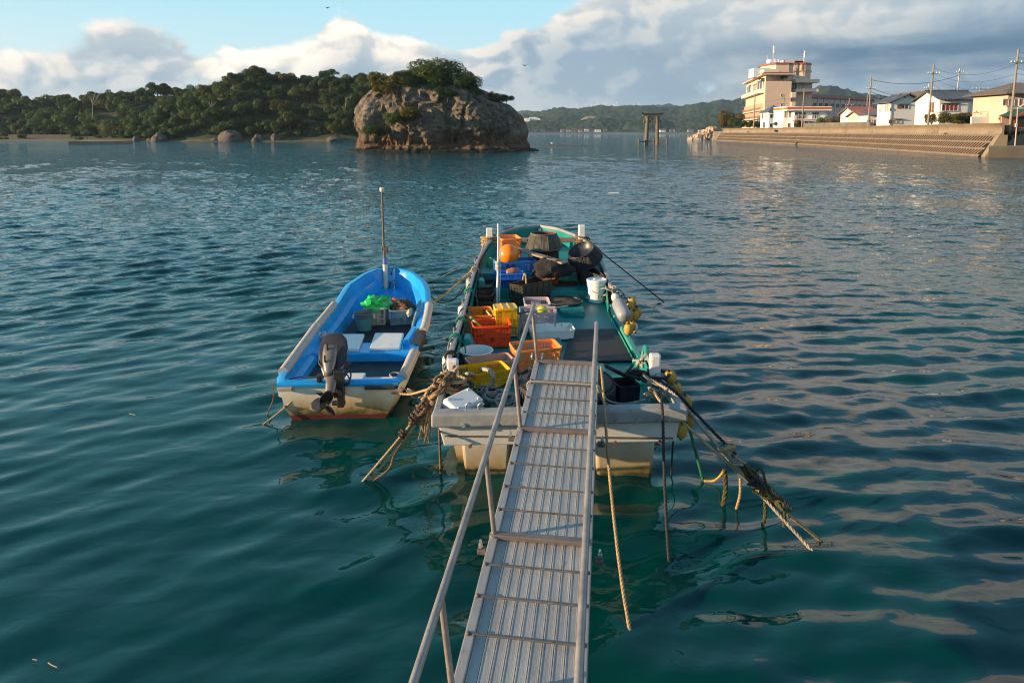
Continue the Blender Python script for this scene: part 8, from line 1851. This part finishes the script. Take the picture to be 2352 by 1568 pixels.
def tangle(c, r, n, rr, m, label, seed, name='rope_tangle', flat=.6, group=None):
    rnd = random.Random(seed); mb = MB()
    for q in range(n):
        p = [Vector(c) + Vector((rnd.gauss(0, r[0] * .5), rnd.gauss(0, r[1] * .5), abs(rnd.gauss(0, r[2] * .5)))) for _ in range(rnd.randint(5, 8))]
        strand_rope(mb, catmull(p, 6), rr * rnd.uniform(.8, 1.15), step=rr * 1.7)
    return tag(mb.build(name, m, org=Vector(c), smooth=True), label, 'rope', group)
# left stern: knotted bundle running from the post down into the water
A = P(1010, 893, .93); B = P(822, 1118, -.03); d = B - A
for i, (o, m, lab) in enumerate(((Vector((0, 0, 0)), RT, 'upper tan strand of the left stern mooring line'), (Vector((.035, .01, -.025)), RT, 'lower tan strand of the left stern mooring line'), (Vector((-.02, .02, -.03)), RBR, 'brown strand twisted with the left stern mooring line'))):
    rope(line(A + o + d * .22, B + o * 1.2, .01), .0135 if i < 2 else .011, m, lab)
rope([A + d * .50 + Vector((.03, 0, -.05)), A + d * .62 + Vector((.05, 0, -.06)), A + d * .80 + Vector((.14, 0, -.03)), P(842, 1113, -.02)], .014, RBR, 'thin weedy rope hanging off the left stern mooring line')
def bundle():
    mb = MB(); rnd = random.Random(9); t = thing('rope_bundle', A, 'thick knotted bundle of brown mooring rope at the left stern post', 'rope bundle')
    for q in range(13):
        u0, u1 = rnd.uniform(-.22, .1), rnd.uniform(.2, .36); pts = []
        for j in range(7):
            u = u0 + (u1 - u0) * j / 6; w_ = .055 * math.sin(PI * min(1, max(0, (u + .26) / .66))) + .02; pts.append(A + d * u + Vector((0, 0, .03 * (1 - j / 6))) + Vector((rnd.gauss(0, w_ * .5), rnd.gauss(0, w_ * .5), rnd.gauss(0, w_ * .45))))
        strand_rope(mb, catmull(pts, 5), .020, step=.03)
    mb.build('brown_strand', RBR, t, smooth=True)
    mb = MB()
    for q in range(6):
        u0, u1 = rnd.uniform(-.25, .0), rnd.uniform(.1, .25); pts = [A + d * (u0 + (u1 - u0) * j / 5) + Vector((rnd.gauss(0, .04), rnd.gauss(0, .04), .04 + rnd.gauss(0, .03))) for j in range(6)]; strand_rope(mb, catmull(pts, 5), .022, step=.034)
    mb.build('tan_strand', RT, t, smooth=True)
    mb = MB()
    for q in (.16, .25, .31, .45): coil(mb, A + d * q, .055 if q < .4 else .035, 3.2, .013, d.normalized(), .5, int(q * 100), .06)
    mb.build('dark_lashing', mat('dark_rope', (.05, .036, .025), .9, var=.4, scale=20), t, smooth=True)
    mb = MB()
    for q in range(26): p = A + d * .2 + Vector((rnd.gauss(.03, .03), rnd.gauss(0, .03), -.02)); mb.tube([p, p + Vector((rnd.gauss(0, .02), 0, -.14)), p + Vector((rnd.gauss(0, .03), 0, -.26 - rnd.random() * .08))], .004, 4)
    mb.build('frayed_end', RT, t)
bundle()
def wraps(px, py, z, r, turns, rr, m, label, seed, h=.2, D=None):
    c = P(px, py, z) if D is None else PD(px, py, D); mb = MB(); coil(mb, c, r, turns, rr, Vector((.1, .05, 1)).normalized(), .55, seed, h); tag(mb.build('rope_wraps', m, org=c, smooth=True), label, 'rope')
wraps(1045, 884, .92, .12, 5, .022, RT, 'turns of tan rope round the foot of the left stern post', 3, .10)
wraps(1052, 886, .90, .14, 3, .020, RB, 'black rope turns behind the left stern post', 4, .08)
DB = P(1230, 560, 1.10).y
wraps(1124, 555, 0, .155, 8, .026, RT, 'thick tan rope wound round the left bow post', 5, .26, DB - .06)
wraps(1337, 552, 0, .135, 5, .022, RBR, 'dark brown rope wound round the right bow post', 6, .16, DB - .05)
tangle(P(1352, 563, 1.12), (.12, .14, .1), 5, .014, RG, 'grey rope knots hanging by the right bow post', 7)
# skiff lines
rope([P(850, 893, .37), P(880, 899, .33), P(905, 902, .33), P(940, 905, .38), P(972, 897, .58), P(1000, 890, .88), P(1022, 884, .96)], .015, RT, 'knotted tan rope tying the skiff stern to the green boat')
tangle(P(905, 905, .30), (.07, .05, .07), 3, .010, RT, 'pale knotted loop on the rope between the two boats', 31); tangle(P(941, 904, .36), (.05, .04, .05), 3, .012, RW, 'white knot on the rope between the two boats', 32)
rope([P(905, 880, .44), P(935, 897, .30), P(952, 915, .2), P(975, 905, .45), P(995, 893, .8)], .007, RG, 'thin slack line between the skiff corner and the rope bundle', strand=False)
rope([P(692, 893, .38), P(684, 908, .30), P(650, 940, .14), P(600, 979, -.02)], .014, RT, 'tan mooring rope from the left of the skiff stern into the water'); tangle(P(690, 896, .36), (.04, .03, .05), 3, .014, RT, 'knot on the skiff stern cleat', 33); tangle(P(657, 936, .16), (.03, .03, .03), 2, .012, RT, 'knot halfway down the skiff stern rope', 34)
rope([P(628, 884, .42), P(628, 915, .16), P(613, 954, -.02)], .008, RBR, 'thin brown line dropping from the skiff left corner', strand=False)
rope([spt(.05, -.62, .50), spt(.16, -.5, .49), spt(.10, -.3, .50), spt(.05, -.12, .50)], .008, RB, 'black hose lying along the skiff stern rim', strand=False)
rope([P(905, 872, .40), P(915, 866, .40), P(918, 858, .40), P(905, 855, .40), P(895, 860, .40), P(904, 868, .40)], .010, RG, 'little coil of grey rope on the skiff stern board')
rope([P(903, 617, .87), P(899, 625, .80), P(899, 640, .62), P(896, 655, .55), P(890, 668, .42)], .012, RB, 'dark painter hanging inside the skiff bow'); tangle(P(897, 650, .56), (.05, .05, .06), 3, .011, RG, 'loose knot in the skiff bow painter', 35)
# bow lines left
rope([PD(1112, 560, DB), P(1096, 606, 1.05), P(1077, 627, .86), P(1040, 662, .68), P(1010, 685, .62), P(989, 697, .61)], .020, RT, 'thick tan rope from the left bow post to the skiff')
rope([P(1090, 612, 1.02), P(1074, 650, .62), P(1052, 680, .36), P(1020, 695, .30), P(1002, 691, .48), P(990, 680, .62)], .013, RBR, 'slack brown rope drooping between skiff and green boat bow')
rope([P(983, 651, .62), P(1008, 649, .62), P(1040, 648, .70), P(1080, 634, .94)], .013, RB, 'black line from the skiff bow to the green boat'); tangle(P(989, 650, .62), (.05, .04, .03), 3, .009, RB, 'black knot on the skiff gunwale', 36)
rope([P(990, 647, .64), P(1108, 590, 1.10)], .005, RW, 'thin white string from the skiff to the left bow post', strand=False)
rope([P(994, 655, .6), P(1000, 672, .4), P(1016, 690, .22), P(1040, 690, .28), P(1062, 660, .62)], .006, RB, 'thin black slack cord beside the skiff bow', strand=False)
rope([P(1353, 557, 1.14), P(1526, 695, -.02)], .014, RB, 'taut black line from the right bow post into the water')
# rope lashed along the left rail
pts = [bpt(s, -wl(s) - .035 + .02 * math.sin(s * 9), lgz(s) + .02 * math.sin(s * 13)) for s in np.linspace(.9, 7.2, 70)]
rope(pts, .012, RW, 'white and teal rope lashed along the left rail of the green boat', k=2)
for i, (s, m, lab) in enumerate(((1.55, RB, 'black cord tied round the left rail near the stern post'), (2.2, RTEAL, 'teal cord tied round the left rail by the side locker'), (3.0, RTEAL, 'teal cord tied round the left rail beside the red orange crate'), (4.6, RTEAL, 'teal cord tied round the left rail beside the small baskets'), (6.1, RT, 'tan cord tied round the left rail behind the green sack'))):
    mb = MB(); coil(mb, bpt(s, -wl(s), lgz(s) - .01), .062, 4, .012, bax, .5, i + 40, .07); strand_rope(mb, catmull([bpt(s, -wl(s) + .05, lgz(s)), bpt(s + .04, -wl(s) + .12, lgz(s) - .1), bpt(s - .05, -wl(s) + .14, lgz(s) - .26)], 5), .010); tag(mb.build('rail_lashing', m, org=bpt(s, -wl(s), lgz(s)), smooth=True), lab, 'rope')
# right amidships rope heap
tangle(P(1392, 690, Z0 + .02), (.26, .20, .22), 9, .016, RG, 'grey rope heap by the white pail', 11); tangle(P(1400, 688, Z0), (.22, .22, .16), 8, .015, RB, 'black rope and net heaped between pail and grey fender', 12); tangle(P(1405, 668, .98), (.10, .14, .08), 5, .013, RG, 'grey rope hung over the right rail end', 13)
rope([P(1395, 680, .90), P(1399, 700, .70), P(1413, 722, .66), P(1428, 748, .72), P(1430, 765, .66)], .011, RT, 'tan line running aft over the right rail to the grey fender'); rope([P(1409, 668, 1.0), P(1425, 683, .85), P(1436, 697, .66), P(1447, 697, .58)], .010, RG, 'grey line from the rail to the yellow floats')
# stern right: post, knots, mooring lines
tangle(P(1478, 840, .82), (.10, .10, .16), 8, .014, RG, 'bunch of grey cords tied to the quarter knee', 14); tangle(P(1467, 868, .86), (.13, .08, .1), 8, .016, RB, 'black rope knot left of the right stern post', 15); tangle(P(1499, 913, .93), (.12, .07, .06), 5, .014, RW, 'pale knotted rope lying on the stern rim right corner', 16)
wraps(1503, 868, .93, .125, 3, .018, RB, 'black turns round the right stern post', 8, .09)
W1_ = P(1889, 1290, -.02); a0 = P(1478, 862, 1.0); a1 = P(1548, 905, .98)
rope([a0, P(1500, 875, 1.0), a1] + line(a1, W1_, .02, 6)[1:], .016, RW, 'thick pale rope running from the right stern post far down into the water')
b0 = P(1487, 878, .96); b1 = P(1535, 893, .96); rope([b0, b1] + line(b1, P(1700, 1085, .27), .0, 4)[1:] + [P(1716, 1094, .25)], .015, RW, 'second pale rope laid against the thick one, ending in a knot')
c0 = P(1501, 893, .98); c1 = P(1517, 921, .985); rope([c0, c1] + line(c1, P(1875, 1233, .0), .03, 6)[1:], .015, RT, 'tan rope over the stern rim stretched to the right mooring')
e1 = P(1552, 900, .96); rope([P(1512, 872, .96), e1] + line(e1, P(1823, 1172, -.02), .02, 6)[1:], .016, RB, 'black mooring rope outside the pale ones on the right')
rope([P(1560, 915, .9), P(1578, 965, .62), P(1600, 1045, .26), P(1616, 1107, -.03)], .017, RGN, 'green hose hanging from the stern corner into the water', strand=False)
rope([P(1617, 1104, .02), P(1638, 1104, .04), P(1652, 1094, .12), P(1664, 1078, .27)], .012, RYL, 'short yellow rope looping at the water by the green hose')
m0 = a1.lerp(W1_, .36); m1 = a1.lerp(W1_, .93); mb = MB(); rnd = random.Random(77)
for q in range(9):
    pts = [m0.lerp(m1, u) + Vector((rnd.gauss(.03, .03), rnd.gauss(.02, .03), rnd.gauss(.035, .03))) for u in np.linspace(rnd.uniform(0, .35), rnd.uniform(.5, 1), 8)]; strand_rope(mb, catmull(pts, 5), .014, step=.024)
tag(mb.build('fouled_rope', RWEED, org=m0, smooth=True), 'weed fouled dark rope twisted along the right mooring lines', 'rope')
for i, (q, m, lab) in enumerate(((.40, RT, 'tan knot where the right mooring lines join'), (.47, RW, 'pale knot lower on the right mooring lines'), (.60, RB, 'black knot midway down the right mooring lines'))): tangle(a1.lerp(W1_, q) + Vector((0, 0, .02)), (.07, .05, .07), 5, .015, m, lab, 60 + i)
for i, (p0, pz, m, r_, lab) in enumerate((((1664, 1078), (1660, 1165), RWEED, .024, 'thick weedy rope end hanging below the right mooring knot'), ((1700, 1098), (1690, 1172), RT, .014, 'tan rope end dangling into the water from the right mooring'), ((1757, 1152), (1748, 1217), RWEED, .018, 'short weedy rope end dangling lowest from the right mooring'))):
    b = P(*pz, -.03); a = PD(*p0, b.y + .02); rope([a, a.lerp(b, .5) + Vector((.02, 0, 0)), b], r_, m, lab)
h0 = P(1381, 842, 1.12); h1 = P(1391, 960, .98); rope([h0, P(1386, 900, 1.06)] + [PD(1393, 1000, 6.0), PD(1405, 1140, 5.55), PD(1426, 1320, 5.0), P(1454, 1490, -.03)], .014, RT, 'tan rope hanging from the gangway end down to the water in front')
rope([P(1515, 885, .97), P(1521, 935, .985), PD(1523, 985, 6.2), PD(1526, 1090, 5.95), PD(1531, 1200, 5.7), P(1538, 1300, -.03)], .015, RB, 'dark rope falling over the stern rim right of the gangway')
rope([P(1008, 962, .72), PD(1010, 1020, 6.35), P(1012, 1086, -.02)], .013, RBR, 'brown rope hanging off the left stern corner'); tangle(P(1012, 1082, .02), (.04, .04, .06), 4, .010, mat('green_weed', (.05, .09, .012), .9, var=.4, scale=20), 'green weed tuft on the hanging brown rope', 64, name='weed_tuft')
rope([P(985, 962, .55), PD(982, 990, 6.5), PD(975, 1015, 6.45)], .011, RBR, 'short brown rope end dangling beside the rope bundle'); rope([PD(1547, 1000, 6.75), P(1541, 1092, -.02)], .010, RB, 'thin black line under the right stern corner', strand=False)
rope([P(1371, 886, 1.12), P(1386, 908, 1.02), P(1400, 921, .92), P(1431, 927, .88), P(1466, 921, .92), P(1483, 916, .96)], .009, RG, 'thin pale rope drooping from the gangway to the stern rim'); rope([P(1371, 888, 1.12), P(1383, 918, .97), P(1405, 930, .87), P(1440, 931, .87), P(1470, 922, .92)], .008, RG, 'second thin rope drooping beside the first from the gangway')
rope([P(1389, 838, 1.05), P(1420, 853, .94), P(1450, 864, .92), P(1468, 868, .94)], .014, RB, 'black rope from the gangway end to the black knot'); rope([P(1392, 843, 1.03), P(1430, 862, .88), P(1456, 872, .88)], .012, RB, 'second black rope under the first at the gangway end'); rope([P(1222, 812 + 30, 1.03), P(1190, 862, .86), P(1140, 893, .72), P(1088, 893, .7)], .012, RB, 'black rope running left from the gangway end past the yellow crate')
mb = MB(); _, s_ = rcoord(onramp(1300, 888)); strand_rope(mb, catmull([rp(GL - .012, s_, -.05), rp(GL - .01, s_, .02), rp(GL + .05, s_, .038), rp((GL + GR) / 2, s_ + .004, .036), rp(GR - .05, s_, .036), rp(GR + .012, s_, .02), rp(GR + .02, s_, -.06)], 8), .010); tag(mb.build('gangway_lashing', RG, org=rp(GL, s_, 0), smooth=True), 'thin rope lashed across the gangway along its second rung', 'rope')
# braided rope pile in the stern and the one coming out of the yellow crate
rope([P(1062, 862, .80), P(1075, 858, .90), P(1090, 862, .82)], .022, RG, 'braided rope end over the left rim of the yellow crate', strand=False)
rope([P(1105, 848, .78), P(1117, 848, .93), P(1127, 853, .96), P(1133, 865, .92), P(1132, 878, .84), P(1121, 887, .80), P(1117, 896, .78), P(1122, 905, .77), P(1140, 910, .77), P(1160, 906, .78)], .024, RG, 'thick braided rope curling out of the yellow crate onto the pile')
rnd = random.Random(21); mb = MB()
for q in range(9):
    cx_ = rnd.uniform(1118, 1165); cy_ = rnd.uniform(905, 935); pts = []
    a0_ = rnd.uniform(0, 6)
    for j in range(6): a = a0_ + j * .8; pts.append(P(cx_ + 24 * math.cos(a), cy_ + 13 * math.sin(a), .68 + .025 * (q % 4)) + Vector((0, 0, rnd.uniform(0, .03))))
    strand_rope(mb, catmull(pts, 5), .023, step=.035)
tag(mb.build('rope_pile', RG, org=P(1140, 925, .68), smooth=True), 'pile of thick grey braided rope in the stern', 'rope')
tangle(P(1110, 915, .70), (.10, .09, .10), 7, .014, mat('frayed_grey_rope', (.16, .145, .115), .95, var=.4, scale=30), 'frayed grey rope hank left of the braided pile', 22)
tangle(P(1135, 905, .80), (.06, .05, .03), 3, .006, mat('pink_cord', (.42, .22, .17), .9), 'thin pink cord on top of the braided pile', 23)
for i, (px, py, a_, L_, lab) in enumerate(((303, 951, .5, .06, 'orange twig floating left of the skiff'), (120, 1527, .5, .05, 'pale straw floating at the lower left'), (80, 1514, .2, .018, 'speck of straw at the lower left corner of the water'), (1410, 443, 0, .3, 'white scrap floating far off in the middle of the bay'))):
    c = P(px, py, .01); mb = MB(); mb.tube([c - Vector((math.cos(a_), -math.sin(a_), 0)) * L_, c, c + Vector((math.cos(a_), -math.sin(a_) * .7, 0)) * L_], .0032 if i < 3 else .04, 5); tag(mb.build('floating_twig', mat('straw', (.45, .30, .16), .8) if i < 3 else FW[0], org=c), lab, 'flotsam')
